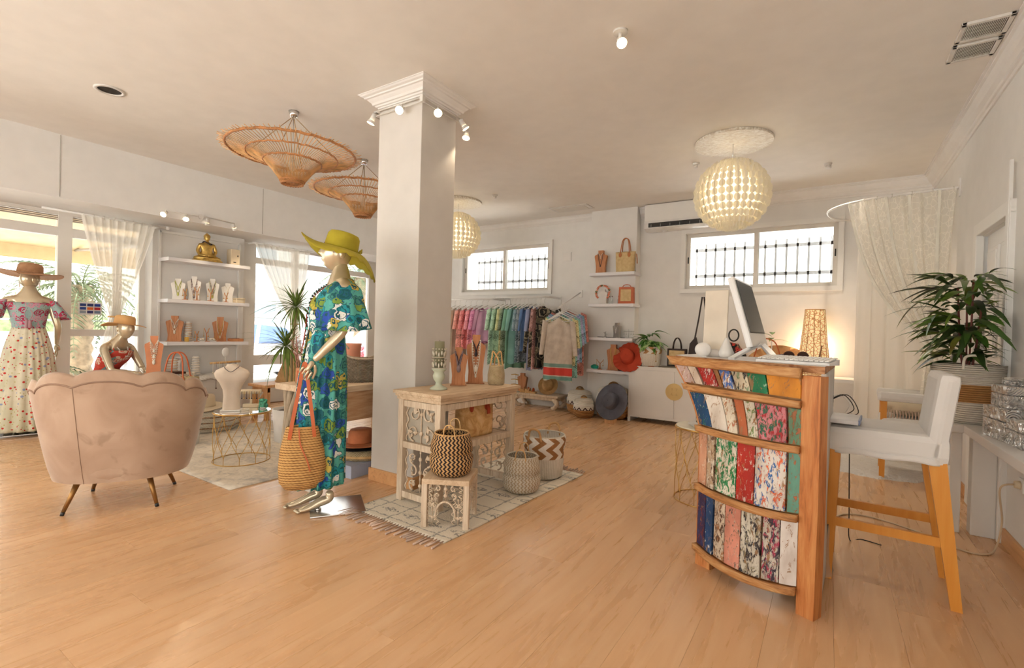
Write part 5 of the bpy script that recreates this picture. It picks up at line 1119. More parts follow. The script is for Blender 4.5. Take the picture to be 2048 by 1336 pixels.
def silver(lab, x, y, z, w, d, h, rz):
    T = thing('silver_box', lab, 'box', (x, y, z), rz, 'embossed silver boxes on the ledge'); g = bpy.data.materials.get('embossed_silver')
    if not g:
        q = G('embossed_silver', .28, .85); v = q.vor(q.co(), 34, 'SMOOTH_F1'); v2 = q.vor(q.co(), 16); q.col(q.ramp(v, [(.1, (.60, .59, .58)), (.5, (.86, .85, .84))])); q.bump(q.math('SINE', q.math('MULTIPLY', v2, 40)), .9, .006); g = q.m
    b = B(); b.box((0, 0, h*.29), (w, d, h*.58), b=.004); b.obj('box_body', g, T); b = B(); b.box((0, 0, h*.80), (w*1.01, d*1.01, h*.40-.004), b=.006); b.obj('lid', g, T)
    for sx in (-1, 1):
        q = B(); q.merge(carve(d*.8, h*.4, 3, 1, .006), X((sx*w/2, 0, h*.28), rz=PI/2*sx)); q.obj('embossing', g, T)
    for sy in (-1, 1):
        q = B(); q.merge(carve(w*.8, h*.4, 4, 1, .006), X((0, sy*d/2, h*.28), rz=0)); q.obj('embossing', g, T)
silver('largest embossed silver box, bottom of the left stack next to the basket', .835, 3.62, .741, .17, .26, .17, R(8)); silver('embossed silver box in the middle of the left stack', .845, 3.64, .912, .145, .22, .115, R(4))
silver('small flat embossed silver box on top of the stack', .86, 3.66, 1.028, .11, .15, .04, R(0)); silver('embossed silver box standing in front of the stack, cut by the picture edge', .845, 3.38, .741, .14, .18, .13, R(5))
# curtain rail and lace curtains
T = thing('curtain_rail', 'curved white curtain rail of the corner changing cubicle', 'curtain rail'); RP = spl([(XR-.005, 5.85, 2.64), (.71, 5.87, 2.64), (.45, 5.91, 2.64), (.26, 5.97, 2.64), (.06, 6.13, 2.64), (-.05, 6.39, 2.64), (-.0, 6.73, 2.64), (.17, 6.95, 2.64), (.3, 7.13, 2.64)], 10)
b = B(); b.tube(RP, .011, 8); b.obj('rail', M['white'], T); b = B(); b.box((XR-.006, 5.85, 2.64), (.012, .05, .16), b=.003); b.obj('wall_plate', M['white'], T)
def sheer(name, c, a, tr_=.35, lace=0):
    m, n, l, p = nt(name); o = n['Material Output']; p.inputs['Base Color'].default_value = (*c, 1); p.inputs['Roughness'].default_value = .9
    t = n.new('ShaderNodeBsdfTranslucent'); t.inputs[0].default_value = (*c, 1); mx = n.new('ShaderNodeMixShader'); mx.inputs[0].default_value = tr_; l.new(p.outputs[0], mx.inputs[1]); l.new(t.outputs[0], mx.inputs[2])
    tp = n.new('ShaderNodeBsdfTransparent'); m2 = n.new('ShaderNodeMixShader'); m2.inputs[0].default_value = a; l.new(tp.outputs[0], m2.inputs[1]); l.new(mx.outputs[0], m2.inputs[2]); l.new(m2.outputs[0], o.inputs[0])
    if lace:
        tc = n.new('ShaderNodeTexCoord'); w = n.new('ShaderNodeTexVoronoi'); w.feature = 'DISTANCE_TO_EDGE'; w.inputs['Scale'].default_value = 16; l.new(tc.outputs['UV'], w.inputs['Vector']); r = n.new('ShaderNodeValToRGB'); r.color_ramp.elements[0].position = .02; r.color_ramp.elements[0].color = (.8, .8, .8, 1); r.color_ramp.elements[1].position = .06; r.color_ramp.elements[1].color = (a, a, a, 1)
        l.new(w.outputs['Distance'], r.inputs[0]); l.new(r.outputs[0], m2.inputs[0])
    return m
M['lacec'] = sheer('cream_lace', lin((248, 244, 234)), .66, .35, 1); M['sheer'] = sheer('white_sheer', lin((246, 242, 234)), .78)
T = thing('lace_curtain', 'cream lace curtain swagged to the right of the changing cubicle', 'curtain')
def rp(t): k = t*(len(RP)-1); i = min(int(k), len(RP)-2); return RP[i].lerp(RP[i+1], k-i)
tie = V((.80, 5.82, 1.22))
def swag(u, v):
    top = rp(lerp(.015, .46, u))+V((0, 0, -.01)); nrm = V((.3, -.95, 0)); fold = .03*sin(u*46)*(1-.6*v)
    bt = tie+V((-.06+.10*(1-u), 0, 0)); w = v**1.0; p = top.lerp(bt, w); p.z -= .10*sin(PI*v)*(u**1.5); p.x -= .10*sin(PI*v)*u; return p+nrm*fold
b = B(); b.surf(swag, 140, 30, 0, uvs=(2.2, 1.6)); b.obj('swag', M['lacec'], T)
b = B(); b.surf(lambda u, v: tie+V((-.05+.12*u+.02*sin(u*30)*v-.05*v*(1-u), -.02*sin(u*25), -.62*v)), 50, 8, 0, uvs=(.6, .8)); b.obj('tail', M['lacec'], T)
b = B(); b.tube([tie+V((-.01+.05*cos(a), .035*sin(a), .01*cos(a))) for a in [2*PI*k/20 for k in range(20)]], .008, 6, True); b.obj('tie_band', M['ropew'], T)
for q in range(7): b = B(); tt = lerp(.03, .45, q/6); b.tube([rp(tt)+V((0, .016*cos(a), .016*sin(a))) for a in [2*PI*k/12 for k in range(12)]], .003, 5, True); b.obj('curtain_loop', M['lacec'], T)
for j, uu in enumerate((.99, .78, .58, .36, .15)):
    b = B(); b.ribbon([V(swag(uu, k/30))+V((0, -.012, 0)) for k in range(31)], .022, .003, (.3, -.95, 0)); b.obj('lace_trim', plain('lace_trim_white', lin((246, 242, 230)), .8) if j == 0 else bpy.data.materials['lace_trim_white'], T)
T = thing('sheer_cubicle_curtain', 'plain white curtain hanging straight down inside the changing cubicle', 'curtain')
b = B(); b.surf(lambda u, v: rp(lerp(.03, .40, u))+V((.012*cos(u*30), .08+.014*sin(u*37), -.01-2.55*v)), 110, 10, 0); b.obj('fabric', M['sheer'], T)
# socket, plug, cables
T = thing('wall_socket', 'white wall socket with a beige plug below the ledge', 'socket', (XR-.004, 3.94, .44)); b = B(); b.box((0, 0, 0), (.01, .08, .08), b=.003); b.obj('face_plate', M['white'], T); b = B(); b.cyl((-.03, 0, 0), (-.005, 0, 0), .02, .024, 14); b.obj('plug', M['cream_linen'], T)
b = B(); b.tube(spl([(XR-.035, 3.94, .44), (.86, 3.95, .40), (.88, 3.98, .2), (.86, 4.0, .03), (.80, 3.93, .006), (.70, 3.93, .006), (.55, 4.1, .006), (.3, 4.25, .006), (.12, 4.2, .006), (.02, 3.9, .006)], 8), .0055, 6); one('power_cable', b, plain('beige_cable', lin((216, 192, 160)), .5), 'beige power cable running from the wall socket across the floor', 'cable')
b = B(); b.tube(spl([(.12, 3.6, .62), (.13, 3.62, .2), (.14, 3.68, .01), (.2, 3.75, .004), (.30, 3.72, .004)], 8), .003, 5); one('black_cable', b, M['black'], 'thin black cable ending on the floor beneath the bar stool', 'cable')
# ---------------- back of the shop
WC = plain('cream_cabinet_lacquer', (.83, .80, .77), .45, var=.01)
CXL, CXR, CYF, CYK = -2.385, -1.15+.05, 6.75, 7.13
T = thing('white_cabinet', 'low white two door cabinet with a round brass lock plate along the back wall', 'cabinet', ((CXL+CXR)/2, (CYF+CYK)/2, 0)); w = CXR-CXL; d = CYK-CYF
b = B(); b.box((0, 0, .765), (w, d, .05), b=.003)
for s in (-1, 1): b.box((s*(w/2-.02), 0, .37), (.04, d, .74), b=.003)
b.box((0, 0, .085), (w-.08, d, .03)); b.box((0, d/2-.01, .4), (w-.08, .02, .64)); b.obj('carcass', WC, T)
for s in (-1, 1):
    b = B(); b.box((s*(w/4-.0195), -d/2+.008, .42), (w/2-.041, .02, .64), b=.002); o = b.obj('door', WC, T)
    q = B(); n = 24; q.add([(0, -.0, 0)]+[(s*abs(.115*cos(PI/2-PI*k/n)), 0, .115*sin(PI/2-PI*k/n)) for k in range(n+1)]+[(0, -.006, 0)]+[(s*abs(.115*cos(PI/2-PI*k/n)), -.006, .115*sin(PI/2-PI*k/n)) for k in range(n+1)], [(0, k+1, k+2) for k in range(n)]+[(n+2, n+4+k, n+3+k) for k in range(n)]+[(k+1, k+2, n+4+k, n+3+k) for k in range(n)], M=X((0, -d/2-.003, .47)))
    for zz in (-.045, .045): q.box((s*.03, -d/2-.012, .47+zz), (.03, .006, .012), b=.002); q.box((s*.03, -d/2-.012, .47+zz*.8), (.008, .006, .03), b=.002)
    q.obj('lock_plate', M['brass'], o)
def at(x, z, y=6.92): return (x, y, z)
ZK = .7905
# plant in a white basket
T = thing('potted_plant', 'leafy green variegated plant in a white and tan woven pot on the cabinet', 'plant', (-2.13, 6.90, ZK))
b = B(); b.lathe([(.12, 0), (.14, .02), (.15, .15), (.165, .28), (.155, .28), (.14, .05)], 44, cap=(1, 1)); b.obj('woven_pot', chunky('white_tan_pot', lin((238, 232, 222)), lin((196, 146, 96)), lin((214, 206, 192))), T)
gv = G('variegated_leaf', .4); gn = gv.noise(gv.co(), 22, 4, .5); gv.col(gv.ramp(gn, [(.35, lin((44, 96, 34))), (.5, lin((90, 144, 60))), (.66, lin((190, 210, 150)))])); M['vleaf'] = gv.m
vl = [leafmesh('leaf', L, w_, dd, M['vleaf'], 6, .2) for L, w_, dd in ((.20, .085, .9), (.17, .08, 1.2), (.23, .08, .7))]
rr = random.Random(3)
def pf3(i, rr): a = i*2.4; return ((cos(a)*.05, sin(a)*.05*.6-.02, .32+.16*((i*.618) % 1)), a, rr.uniform(.0, .9), rr.uniform(-.3, .3), rr.uniform(.8, 1.1) if sin(a) < .3 else .55)
leaves(T, vl, 26, pf3, rr); b = B(); b.ball((0, 0, .30), .13, 16, 8, (1, 1, .5)); b.obj('leaf_core', M['vleaf'], T)
T = thing('framed_handbag', 'small square straw handbag with dark frame and two loop handles on the cabinet', 'bag', (-1.77, 6.95, ZK)); b = B(); b.box((0, 0, .125), (.26, .05, .25), b=.006); b.obj('frame', plain('dark_brown_leather', lin((50, 34, 28)), .5), T)
b = B(); b.box((0, -.022, .125), (.21, .012, .20)); b.obj('straw_panel', M['strawl'], T)
for y in (-.018, .018): b = B(); b.ribbon(arcp((0, y, .25), .055, 0, PI, 12, 'y', .15), .014, .006, (0, 1, 0)) if 0 else b.tube([(p.x, y, .25+p.z) for p in arcp((0, 0, 0), .055, 0, PI, 14, 'y', .15)], .007, 6); b.obj('handle', bpy.data.materials['dark_brown_leather'], T)
one('slate_tray', B().box((0, 0, .006), (.40, .22, .012), b=.003), plain('slate', lin((120, 110, 96)), .6), 'thin dark tray under the small framed handbag', 'tray', (-1.78, 6.90, ZK)); bpy.data.objects['framed_handbag'].location.z += .0125
def ystand(lab, loc, h=.13, grp='wooden Y shaped earring stands'):
    T = thing('earring_stand', lab, 'jewellery stand', loc, 0, grp); m = M['teak']; b = B(); b.cyl((0, 0, 0), (0, 0, .008), h*.22, n=16); b.obj('base', m, T)
    b = B(); b.tube([(0, 0, .006), (0, 0, h*.6)], .01, 6, rf=lambda t: .010-.004*t)
    for s in (-1, 1): b.tube(spl([(0, 0, h*.58), (s*h*.18, 0, h*.75), (s*h*.38, 0, h)], 3), .005, 5)
    b.obj('branch', m, T)
    for s in (-1, 1): b = B(); b.tube([(s*h*.34, -.006, h*.94), (s*h*.34, -.008, h*.45)], .0025, 4); b.ball((s*h*.34, -.008, h*.4), .009, 6, 4); b.obj('earring', M['wire'], T)
ystand('wooden Y stand in front of the white plant pot on the cabinet', (-2.08, 6.79, ZK), .20, None)
def bust(lab, loc, h, m, rz=0, w=None, flat=False, neckl=None, grp=None, cat='bust', lean=0):
    """jewellery bust: pedestal that swells to shoulders and a neck"""
    T = thing('necklace_bust', lab, 'necklace bust', loc, rz, grp); b = B(); w = w or h*.26
    out = [(-.80, 0), (-.74, .25), (-.86, .50), (-1.0, .72), (-.98, .78), (-.50, .84), (-.40, .90), (-.42, 1.0)]; out = out+[(-x, z) for x, z in out[::-1]]
    pts = [(x*w, z*h) for x, z in out]; b.prism(pts, -w*.30, w*.26); b.box((0, 0, h*.008), (w*1.9, w*.85, h*.016)); b.obj('bust_body', m, T)
    if neckl:
        for k, (L, c, r) in enumerate(neckl):
            b = B(); P = spl([(-w*.42, -w*.34, h*.88), (-w*.40*L*1.3, -w*.36, h*(.88-L*.5)), (0, -w*.37, h*(.88-L)), (w*.40*L*1.3, -w*.36, h*(.88-L*.5)), (w*.42, -w*.34, h*.88)], 6)
            if r > .004:
                for p in P: b.ball(p, r, 6, 4)
            else: b.tube(P, r, 5)
            b.ball((0, -w*.38, h*(.86-L)), r*2.2, 8, 6, (1, .6, 1.8)); b.obj('necklace', c, T)
    return T
M['bead_d'] = plain('dark_beads', lin((60, 50, 60)), .4); M['bead_w'] = plain('pearl_beads', lin((240, 230, 214)), .3); M['whiteb'] = plain('white_linen_bust', (.80, .77, .73), .8, nb=.1)
# shelf niche on the pier
SX = -2.68
SHV = [(2.115, 'top'), (1.655, 'second'), (1.155, 'third'), (.675, 'lowest')]
for z, nme in SHV:
    T = thing('wall_shelf', nme+' white floating shelf of the niche left of the white cabinet' if nme != 'top' else 'top white floating shelf of the niche, under the straw tote', 'shelf', (-2.70, YB-.09-.15, z), 0, 'floating shelves of the back niche'); b = B(); b.box((0, 0, 0), (.70, .30, .045), b=.003); b.obj('board', M['lam'], T)
    if nme == 'lowest':
        for s in (-.2, .2): b = B(); b.tube([(s, .14, -.2), (s, .1, -.05), (s, -.08, -.03)], .006, 5); b.obj('bracket', M['grey'], T)
ys = 6.86
bust('flat wooden bust with dark pendant on the top niche shelf', (-2.90, ys, 2.138), .34, M['teak'], 0, .095, neckl=[(.55, M['bead_d'], .004), (.2, M['bead_w'], .003)])
def tote(name, lab, loc, w, h, dp, m, hm, rz=0, hh=.16, fl=1.15, top=None, grp=None):
    T = thing(name, lab, 'bag', loc, rz, grp); b = B()
    def f(u, v): a = 2*PI*u; k = lerp(1, fl, v); c, s = cos(a), sin(a); return (math.copysign(abs(c)**.45, c)*w/2*k, math.copysign(abs(s)**.6, s)*dp/2*(1-.55*v*v), h*v)
    b.surf(f, 56, 14, .004, True, (2*w+2*dp, h)); b.add([V(f(k/56, .002)) for k in range(56)], [tuple(range(56))]); b.obj('woven_body', m, T)
    if top: b = B(); b.surf(lambda u, v: V(f(u, .92+.08*v))*1.0+V((0, 0, .001)) if 0 else V((f(u, .9+.1*v)[0]*1.012, f(u, .9+.1*v)[1]*1.04, f(u, .9+.1*v)[2]+.002)), 56, 3, .004, True); b.obj('trim_band', top, T)
    for s in (-1, 1):
        b = B(); P = spl([(-w*.26, s*dp*.27, h*.80), (-w*.25, s*dp*.26, h*1.02), (-w*.17, s*dp*.15, h+hh*.8), (0, s*dp*.10, h+hh), (w*.17, s*dp*.15, h+hh*.8), (w*.25, s*dp*.26, h*1.02), (w*.26, s*dp*.27, h*.80)], 5); b.tube(P, .007, 6); b.obj('handle', hm, T)
        for q in (-1, 1): b = B(); b.ball((q*w*.255, s*dp*.33, h*.84), .03, 10, 6, (.8, .25, 1.3)); b.obj('handle_patch', hm, T)
    return T
T = tote('straw_tote', 'pale straw tote with tan looped handles on the top niche shelf', (-2.53, ys+.02, 2.138), .26, .30, .13, M['strawl'], plain('tan_leather', lin((190, 120, 70)), .5), 0, .20)
b = B(); b.ribbon([(.165, 0, .26), (.18, -.02, .2), (.185, -.02, .12)], .03, .006, (1, 0, 0)); b.obj('leather_tag', bpy.data.materials['tan_leather'], T)
# second shelf
T = thing('flower_wreath', 'coral flower wreath hung round a small white bust on the second niche shelf', 'wreath', (-2.86, ys, 1.678)); rr = random.Random(2)
fm = [plain('coral_petal', lin((224, 130, 96)), .7), plain('peach_petal', lin((238, 180, 150)), .7), plain('olive_petal', lin((110, 116, 70)), .7)]
for k in range(22): a = PI*(-.25)+PI*1.5*k/21; b = B(); c = (cos(a)*.105, rr.uniform(-.02, .01), .165+sin(a)*.105); b.lathe([(0, 0), (.022, .008), (.016, .016), (0, .012)], 10, c, rip=lambda t, v: 1+.25*sin(5*t)); b.ball(c, .012, 6, 4); b.obj('flower', fm[k % 3 if k % 3 != 2 or k % 2 else 0], T)
bust('small white bust inside the flower wreath', (-2.86, ys+.03, 1.678), .22, M['whiteb'], 0, .07)
for i, (x, lab) in enumerate(((-2.735, 'slim glass bottle beside the flower wreath'), (-2.70, 'slim glass bottle between wreath and orange box bag'), (-2.60, 'short clear glass in front of the orange box bag'))):
    T = thing('glass_bottle', lab, 'bottle', (x, ys-.03, 1.678)); b = B(); b.lathe([(0, 0), (.014, 0), (.014, .06), (.006, .075), (.006, .10)], 14); b.obj('glass', M['tglass'], T); b = B(); b.cyl((0, 0, .10), (0, 0, .115), .008, n=8); b.obj('stopper', M['darkw'], T)
T = thing('box_handbag', 'orange leather box bag with straw front on the second niche shelf', 'bag', (-2.49, ys, 1.678), R(8)); b = B(); b.prism([(-.11, 0), (.11, 0), (.10, .24), (-.10, .24)], -.06, .06); b.obj('leather_body', M['orange_leather'], T)
b = B(); b.box((-.0, -.062, .12), (.15, .008, .17), b=.002); b.obj('straw_panel', M['strawl'], T); b = B(); b.tube([(p.x, 0, .24+p.z) for p in arcp((0, 0, 0), .06, 0, PI, 12, 'y', .04)], .006, 6); b.obj('handle', M['orange_leather'], T)
# third shelf
bust('silver grey bust with draped necklaces on the third niche shelf', (-2.62, ys, 1.178), .22, plain('silver_velvet', lin((176, 172, 166)), .4, .4), R(-25), .07, neckl=[(.5, M['chrome'], .005), (.35, M['chrome'], .004)])
T = thing('tee_jewellery_stand', 'silver T shaped earring stand at the right of the third niche shelf', 'jewellery stand', (-2.44, ys, 1.178)); b = B(); b.box((0, 0, .004), (.10, .06, .008), b=.002); b.cyl((0, 0, 0), (0, 0, .13), .004, n=6); b.cyl((-.08, 0, .10), (.08, 0, .10), .004, n=6); b.obj('stand', M['grey'], T)
for k in range(5): b = B(); x = -.07+.035*k; b.tube([(x, -.005, .10), (x, -.006, .06)], .002, 4); b.ball((x, -.006, .055), .007, 6, 4); b.obj('earring', M['chrome'], T)
T = thing('ring_tree', 'small silver ring tree at the left of the third niche shelf', 'jewellery stand', (-2.80, ys, 1.178)); b = B(); b.lathe([(0, 0), (.03, .0), (.012, .02), (.008, .08), (0, .09)], 14)
for k in range(5): a = k*1.3; b.tube([(0, 0, .03+.01*k), (cos(a)*.035, sin(a)*.02, .05+.01*k)], .003, 4)
b.obj('branches', M['grey'], T); one('dark_display_tray', B().box((0, 0, .004), (.5, .16, .008), b=.002), M['black'], 'low black display tray lying on the third niche shelf', 'tray', (-2.67, ys+.06, 1.178))
# lowest shelf
T = thing('turquoise_stone', 'turquoise stone lump on the lowest niche shelf', 'stone', (-2.95, ys-.02, .698)); b = B(); b.ball((0, 0, .035), .05, 14, 10, (1.25, .8, .72), f=lambda d: d*(1+.12*noise.noise(d*3))); b.obj('stone', plain('turquoise', lin((40, 170, 140)), .4, var=.3, vs=20), T)
b = B(); b.box((0, 0, .003), (.09, .06, .006), b=.002); b.obj('plinth', M['white'], T)
ystand('wooden Y stand beside the turquoise stone', (-2.86, ys-.03, .698), .15)
bust('tall flat wooden bust with gold chains on the lowest niche shelf', (-2.66, ys, .698), .38, M['teak'], 0, .10, neckl=[(.5, M['wire'], .004), (.7, M['wire'], .003)])
hatR = straw_hat('red_sun_hat', 'rust red ruffled sun hat propped on the lowest niche shelf', plain('rust_cotton', lin((190, 70, 44)), .85, nb=.2), (-2.42, ys-.06, .90), (R(62), R(-12), R(6)), .095, .10, .22, lambda a, v: v*.03*sin(a*2)+v*v*.012*sin(a*18), plain('rust_band', lin((170, 56, 36)), .8))
# wall vent, chair lamp etc behind the counter
T = thing('wall_access_plate', 'flat square cover plate on the back wall above the tunic rail', 'cover plate', (-3.62, YB-.004, 2.47)); b = B(); b.box((0, 0, 0), (.17, .01, .15), b=.003); b.obj('plate', M['wall'], T); b = B(); b.box((0, -.006, 0), (.14, .006, .12), b=.002); b.obj('inset', M['plaster'], T)
M['darkleather'] = bpy.data.materials['dark_brown_leather']
T = thing('shoulder_bag', 'black and brown woven shoulder bag with long strap standing on the cabinet', 'bag', (-1.46, 6.97, ZK)); b = B()
b.prism([(-.17, 0), (.17, 0), (.14, .30), (.06, .42), (.03, .30), (-.04, .30), (-.07, .43), (-.14, .34)], -.045, .045); b.obj('leather_body', M['darkleather'], T)
b = B(); b.box((.03, -.048, .20), (.16, .012, .18), b=.004); b.obj('straw_panel', M['straw'], T); b = B(); b.cyl((.02, -.058, .22), (.02, -.052, .22), .035, n=20); b.obj('round_emblem', M['grey'], T)
for s in (-1, 1): b = B(); b.ribbon([(s*.085, 0, .40), (s*.05+.01, 0, .68), (.012*s+.01, 0, .98)], .02, .005, (0, 1, 0)); b.obj('strap', M['darkleather'], T)
bag_pr = printm('black_yellow_scarf_print', lin((24, 22, 26)), [lin((200, 180, 120)), lin((200, 60, 50)), lin((30, 30, 34)), lin((214, 200, 180))], 14, 9)
T = thing('patterned_bag', 'black, red and yellow patterned fabric bag with round handles behind the computer', 'bag', (-1.10, 6.92, ZK), R(-5)); b = B(); b.prism([(-.20, 0), (.24, 0), (.20, .22), (.10, .36), (-.10, .40), (-.18, .2)], -.06, .06); b.obj('fabric_body', bag_pr, T)
for x in (-.1, .06): b = B(); b.tube([(x+.06*cos(a), -.02, .47+.075*sin(a)) for a in [2*PI*k/24 for k in range(24)]], .010, 6, True); b.obj('ring_handle', M['black'], T)
T = thing('red_bead_bundle', 'bundle of dark red beaded bags at the foot of the shoulder bag', 'bag', (-1.33, 6.83, ZK)); b = B(); rr = random.Random(5)
for k in range(40): b.ball((rr.gauss(0, .05), rr.gauss(0, .02), .03+.16*rr.random()), .022, 8, 5)
o = b.obj('beads', plain('dark_red_beads', lin((130, 40, 36)), .4, var=.5, vs=25), T); o['kind'] = 'stuff'
b = B(); b.lathe([(.075, 0), (.085, .02), (.06, .02)], 16); b.obj('bead_base', M['darkleather'], T)
# table lamp, on a slim side table behind the counter
T = thing('low_side_table', 'plain white side table against the back wall carrying the glowing lamp', 'table', (-.30, 6.90, 0)); b = B(); b.box((0, 0, .77), (1.3, .42, .04), b=.004); b.obj('table_top', M['white'], T)
for sx in (-1, 1):
    for sy in (-1, 1): b = B(); b.box((sx*.62, sy*.18, .375), (.04, .04, .75)); b.obj('leg', M['white'], T)
T = thing('woven_lamp', 'tapered woven cane lamp glowing warm on the table by the back wall', 'lamp', (-.15, 6.86, .791)); h = .80
gm = G('lit_paper_and_cane', .7); vv = gm.vor(gm.co('Object', (1, 1, 1)), 26, 'DISTANCE_TO_EDGE'); ln_ = gm.ramp(vv, [(.03, (1,1,1)), (.09, (0,0,0))]); gm.col(gm.mix(ln_, lin((246, 226, 190)), lin((190, 140, 90))))
gm.k(gm.mix(ln_, lin((255, 214, 150)), lin((150, 90, 40))), gm.p.inputs['Emission Color']); gm.p.inputs['Emission Strength'].default_value = .38
b = B(); b.lathe([(.165, .0), (.168, .04), (.15, .25), (.115, .60), (.10, h)], 12, sm=False); b.obj('lamp_shade', gm.m, T)
for k in range(12): a = 2*PI*k/12; b = B(); b.tube([(cos(a)*.168, sin(a)*.168, .04), (cos(a)*.151, sin(a)*.151, .25), (cos(a)*.116, sin(a)*.116, .6), (cos(a)*.101, sin(a)*.101, h)], .004, 4); b.obj('cane_rib', M['rattan'], T)
for r_, z in ((.168, .04), (.10, h)): b = B(); b.tube([(cos(a)*r_, sin(a)*r_, z) for a in [2*PI*k/24 for k in range(24)]], .006, 5, True); b.obj('cane_ring', M['rattan'], T)
point(T, (0, .215, .34), 9, r=.03)
T = thing('straw_fan', 'large tan palm leaf fan bag leaning behind the computer', 'fan', (-.52, 6.95, .791), 0); b = B(); b.surf(lambda u, v: (lerp(.04, .42, v)*cos(R(15)+u*R(140)), .03*sin(u*40)*v, lerp(.04, .36, v)*sin(R(15)+u*R(140))), 60, 8, .006); b.obj('fan_blade', plain('honey_palm', lin((222, 170, 116)), .7, nb=.3), T)
b = B(); b.tube(spl([(-.28, -.03, .2), (-.2, -.05, .42), (-.05, -.05, .40), (.02, -.03, .2)], 6), .008, 6); b.obj('handle', M['orange_leather'], T)
b = B(); b.box((0, 0, .01), (.7, .06, .02), b=.004); b.obj('foot', M['pine'], T)
T = thing('small_palm_sprig', 'green palm sprig poking up behind the fan', 'plant', (-.60, 6.90, .791)); leaves(T, vl, 4, lambda i, r: ((0, 0, .40+.03*i), .3+i*1.5, .8, 0, .8), rr); b = B(); b.cyl((0, 0, 0), (0, 0, .44), .006, n=6); b.lathe([(0, 0), (.04, 0), (.045, .08), (.0, .08)], 16); b.obj('vase', M['whiteb'], T)
# ---------- clothes rails
def rail(lab, x0, x1, y, z):
    T = thing('clothes_rail', lab, 'clothes rail', (0, 0, 0)); b = B(); b.cyl((x0, y, z), (x1, y, z), .014, n=12); b.obj('rail', M['white'], T)
    for x in (x0+.02, x1-.02): b = B(); b.box((x, (y+YB)/2, z), (.018, YB-y, .03), b=.003); b.box((x, YB-.006, z-.03), (.04, .012, .12), b=.003); b.obj('bracket', M['white'], T)
rail('left white wall mounted rail with the pink garments', -6.1, -4.80, 6.75, 1.77); rail('longer white wall mounted rail with green, blue and black garments', -4.74, -3.70, 6.75, 1.79)
def hanger_on(T, zr, ang=0):
    """white plastic hanger; hook top at z=0 (rail), shoulders along local y"""
    b = B(); b.tube(spl([(0, .0, -.10), (0, 0, -.04), (0, .018, -.015), (0, .016, .014), (0, -.004, .022), (0, -.020, .008)], 4), .0035, 5); b.tube([(0, 0, -.10), (0, .21, -.185)], .007, 5); b.tube([(0, 0, -.10), (0, -.21, -.185)], .007, 5); b.tube([(0, .21, -.185), (0, -.21, -.185)], .006, 5); b.obj('hanger', M['white'], T)
def garment(name, lab, loc, rz, m, L, W=.44, sl=.4, grp=None, seed=0, th=.03, cat='garment', hem=0, neck=None):
    """hanging tunic in the local y-z plane; shoulders along y"""
    T = thing(name, lab, cat, loc, rz, grp); hanger_on(T, 0); b = B(); zt = -.13; ph = seed*1.7
    def f(u, v):
        a = 2*PI*u; hw = lerp(W*.46, W*.5*(1+hem), v) if v > .06 else lerp(W*.16, W*.46, v/.06); y = cos(a)*hw; dz = -.055*(abs(cos(a))**1)*(1 if v < .15 else 1)
        x = sin(a)*(th*(.5+.7*v))*(1+.5*sin(y*38+ph+2*v))+.008*sin(y*24+ph*2); z = zt+dz*(1-v*.6)-L*v+(.012*sin(a*5+ph) if v > .97 else 0); return (x, y, z)
    b.surf(f, 56, 18, 0, uvs=(1, 1)); b.obj('garment_body', m, T)
    if sl:
        for s in (-1, 1):
            b = B(); b.surf(lambda u, v, s=s: (cos(2*PI*u)*lerp(.035, .03, v), s*(W*.45+lerp(0, .06, v))+sin(2*PI*u)*lerp(.075, .055, v)*.6, zt-.05-sl*v-.0+sin(2*PI*u)*.02*(1-v)), 20, 8, 0); b.obj('sleeve', m, T)
    return T
GC = [  # left rail, from its left end
 ('cream dress at the left end of the pink rail', -5.72, lin((222, 206, 178)), None, .98), ('ivory striped dress on the pink rail', -5.62, lin((214, 196, 170)), None, .95), ('beige long dress on the pink rail', -5.51, lin((206, 176, 150)), None, .9),
 ('salmon patterned blouse on the pink rail', -5.38, lin((220, 130, 110)), 'f', .72), ('coral red blouse on the pink rail', -5.26, lin((216, 84, 84)), 'f', .70), ('rose patterned kaftan on the pink rail', -5.14, lin((224, 112, 130)), 'f', .68), ('magenta tunic on the pink rail', -5.02, lin((206, 90, 160)), 'f', .60), ('lilac pink shirt at the right end of the pink rail', -4.90, lin((220, 160, 200)), None, .58)]
def gm_(nm, c, pat, sc=14):
    if not pat: return plain(nm, tuple(x*.8+.1 for x in c), .85, nb=.1, nsc=14, var=.12, vs=5)
    c = tuple(x*.8+.12 for x in c); c2 = tuple(min(1, x*1.3+.12) for x in c); c3 = tuple(x*.5 for x in c); return printm(nm, c, [c, c2, c3, tuple((x+y)/2 for x, y in zip(c, c2))], sc, hash(nm) % 7 if 0 else len(nm), c2, c3)
rr = random.Random(11)
for i, (lab, x, c, pt, L) in enumerate(GC): garment('hanging_garment', lab, (x, 6.75, 1.757), R(rr.uniform(-24, -4) if i < 7 else -45), gm_('rail_a_fabric_%d' % i, c, pt), L, .40, .34, 'garments on the pink rail', i)
